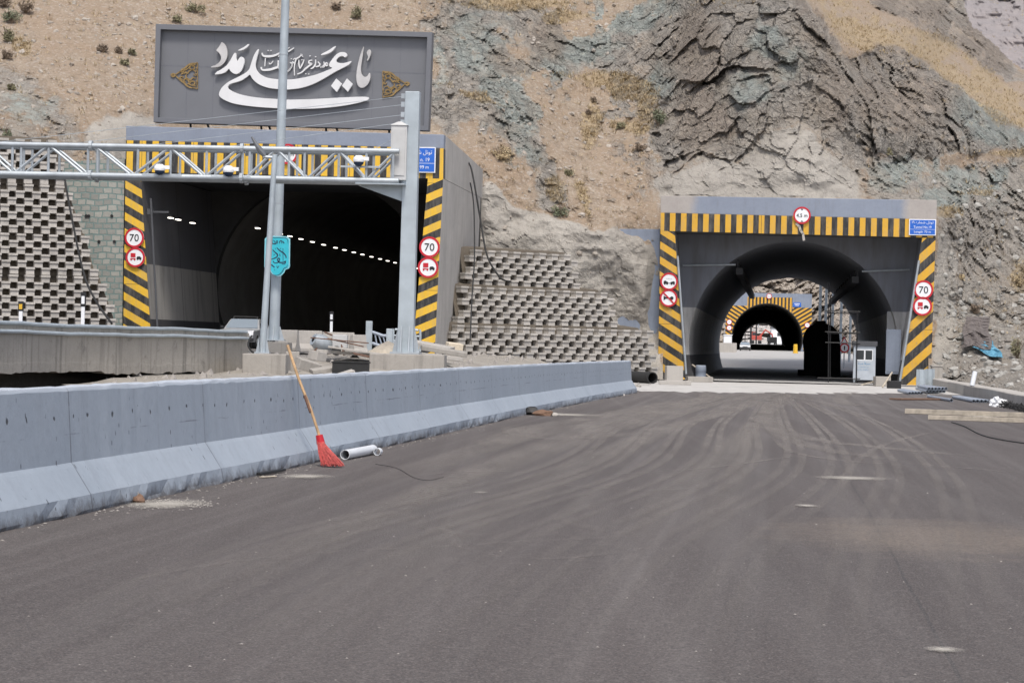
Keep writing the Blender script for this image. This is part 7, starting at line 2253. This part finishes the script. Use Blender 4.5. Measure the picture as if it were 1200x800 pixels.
scatter('scree_stones', 3600, (-200, -60, 800, 330), (0.04, 0.24), MT['stone_loose'], lambda x, y: 0.15 + 0.85 * mask_at(scree, x, y) * (0.25 + 0.75 * float(mask_at(wob, x, y) > 0.0)), 1)
scatter('rubble_stones', 1500, (1092, 190, 1420, 462), (0.05, 0.34), MT['stone_grey'], lambda x, y: 0.25 + 0.75 * (y > 330), 2)
MT['leaf_dry'] = basic('dry_grass_blade', (0.42, 0.33, 0.20), 0.9, 0.35, 2)
MT['leaf_olive'] = basic('olive_scrub_leaf', (0.20, 0.185, 0.11), 0.9, 0.4, 6)
MT['leaf_green'] = basic('grey_green_leaf', (0.16, 0.175, 0.11), 0.9, 0.35, 6)
MT['leaf_brown'] = basic('dry_brown_twig', (0.19, 0.145, 0.105), 0.9, 0.4, 6)
rr = random.Random(31)
V, Fc = [], []
n = 0
while n < 5200:
    px, py = rr.uniform(-120, 1380), rr.uniform(-60, 400)
    if sdist(np.array([px]), np.array([py]), [(140, 135), (560, 145), (560, 470), (140, 470)])[0] > 0 or sdist(np.array([px]), np.array([py]), [(765, 226), (1102, 226), (1102, 470), (765, 470)])[0] > 0: continue
    if mask_at(grass, px, py) + 0.06 * mask_at(scree, px, py) < rr.random(): continue
    n += 1
    p = hill_at(px, py)
    hgt_ = rr.uniform(0.10, 0.30)
    for k in range(5):
        a = rr.uniform(0, 6.28); l_ = rr.uniform(0.08, 0.26)
        d = Vector((math.cos(a) * l_, math.sin(a) * l_ - 0.05, hgt_ * rr.uniform(0.6, 1)))
        w_ = Vector((-math.sin(a), math.cos(a), 0)) * 0.02
        b = len(V); q = p + Vector((rr.uniform(-.15, .15), -0.03, rr.uniform(-.05, .05)))
        V += [tuple(q - w_), tuple(q + w_), tuple(q + d)]; Fc.append((b, b + 1, b + 2))
me = bpy.data.meshes.new('dry_grass'); me.from_pydata(V, [], Fc); me.materials.append(MT['leaf_dry'])
o = bpy.data.objects.new('dry_grass', me); C.objects.link(o); tag(o, kind='stuff')

def shrub(px, py, w_, h_, m, label, group=None, seed=0):
    """a clump of twigs and many small leaves; w_, h_ in picture pixels"""
    p = hill_at(px, py + h_ * 0.4)
    k = p.y / F
    W, H = w_ * k / 2, h_ * k
    rr = random.Random(seed * 7 + 3)
    o = empty('shrub', p, 0, label, 'shrub', group)
    mb = MB()
    for i in range(14):
        a = rr.uniform(0, 6.28); e = Vector((math.cos(a) * W * rr.uniform(.3, .95), math.sin(a) * W * 0.7 * rr.random() - W * 0.3, H * rr.uniform(.4, .95)))
        mb.tube([(0, 0, -0.1), e * 0.5 + Vector((0, 0, H * 0.05)), e], [0.03, 0.02, 0.008], 4, caps=False)
    mb.build('twigs', MT['leaf_brown'], o, merge=False)
    V, Fc = [], []
    lobes = [(Vector((rr.uniform(-.6, .6) * W, rr.uniform(-.5, .1) * W, rr.uniform(.15, .6) * H)), rr.uniform(.2, .5)) for _ in range(11)]
    for i in range(int(180 + 380 * W * H)):
        c, s = rr.choice(lobes)
        while True:
            q = Vector((rr.uniform(-1, 1), rr.uniform(-1, 1), rr.uniform(-1, 1)))
            if q.length < 1: break
        q = c + Vector((q.x * W * s, q.y * W * s, q.z * H * s * 0.9))
        if q.z < 0: continue
        l_ = rr.uniform(0.04, 0.10)
        u = Vector((rr.uniform(-1, 1), rr.uniform(-1, 1), rr.uniform(-1, 1))).normalized() * l_
        v = u.orthogonal().normalized() * l_ * 0.45
        b = len(V); V += [tuple(q - u), tuple(q + v), tuple(q + u), tuple(q - v)]; Fc.append((b, b + 1, b + 2, b + 3))
    me = bpy.data.meshes.new('foliage'); me.from_pydata(V, [], Fc); me.materials.append(MT[m])
    f_ = bpy.data.objects.new('foliage', me); C.objects.link(f_); f_.parent = o
    return o
SH = [(13, 20, 26, 17, 'leaf_green', 'green-grey shrub at the upper left edge of the hillside'), (6, 3, 26, 14, 'leaf_brown', 'dark brown shrub in the top left corner'), (30, 8, 22, 16, 'leaf_brown', 'dark brown shrub right of the top left corner shrub'),
      (10, 42, 22, 18, 'leaf_olive', 'olive shrub above the wire lines at the left edge'), (8, 64, 16, 12, 'leaf_brown', 'brown shrub low at the left edge of the slope'), (14, 102, 12, 9, 'leaf_olive', 'small olive shrub on the grey rock at left'),
      (8, 158, 14, 18, 'leaf_green', 'grey-green bush above the gantry truss at far left'), (121, 57, 18, 11, 'leaf_brown', 'dark scrub tuft, left of the pair above the billboard frame corner'), (139, 58, 11, 10, 'leaf_brown', 'thin brown tuft just right of the dark scrub tuft'),
      (155, 61, 12, 8, 'leaf_olive', 'pale olive tuft rightmost of the three left of the billboard'), (146, 73, 14, 9, 'leaf_olive', 'lowest tuft on the slope left of the billboard'), (208, 21, 16, 9, 'leaf_olive', 'low olive shrub just above the billboard left end'),
      (229, 10, 26, 14, 'leaf_olive', 'wide olive shrub above the billboard near its left end'), (418, 16, 20, 16, 'leaf_olive', 'upright olive shrub above the right part of the billboard'), (395, 8, 14, 10, 'leaf_brown', 'small brown shrub at the top edge above the billboard'),
      (586, 180, 26, 16, 'leaf_dry', 'large straw-coloured tussock above the crib wall'), (656, 247, 22, 14, 'leaf_green', 'rounded green shrub on the rock between the tunnels'), (772, 138, 20, 20, 'leaf_green', 'green-grey shrub on the ledge left of the crag'),
      (752, 172, 20, 10, 'leaf_brown', 'dark flat shrub below the green-grey shrub'), (728, 148, 14, 9, 'leaf_olive', 'small olive shrub on the middle scree'), (695, 117, 8, 8, 'leaf_brown', 'tiny dark shrub in the dry grass patch'),
      (690, 132, 12, 6, 'leaf_brown', 'low dark tuft under the dry grass patch'), (667, 202, 12, 8, 'leaf_olive', 'small olive tuft beside the grey boulder'), (1041, 178, 13, 10, 'leaf_olive', 'olive shrub at the foot of the dark overhang'),
      (1143, 362, 15, 13, 'leaf_brown', 'brown shrub above the grey tarpaulin'), (1192, 410, 18, 26, 'leaf_olive', 'olive weeds right of the blue tarpaulin'), (1195, 330, 16, 16, 'leaf_dry', 'straw tussock at the right edge of the rubble slope'),
      (1127, 325, 10, 8, 'leaf_dry', 'small straw tuft above the right striped pillar'), (620, 310, 22, 6, 'leaf_olive', 'low grass tuft on the top crib step')]
for i, (px, py, w_, h_, m, lab) in enumerate(SH):
    shrub(px, py, w_, h_, m, lab, None, i)
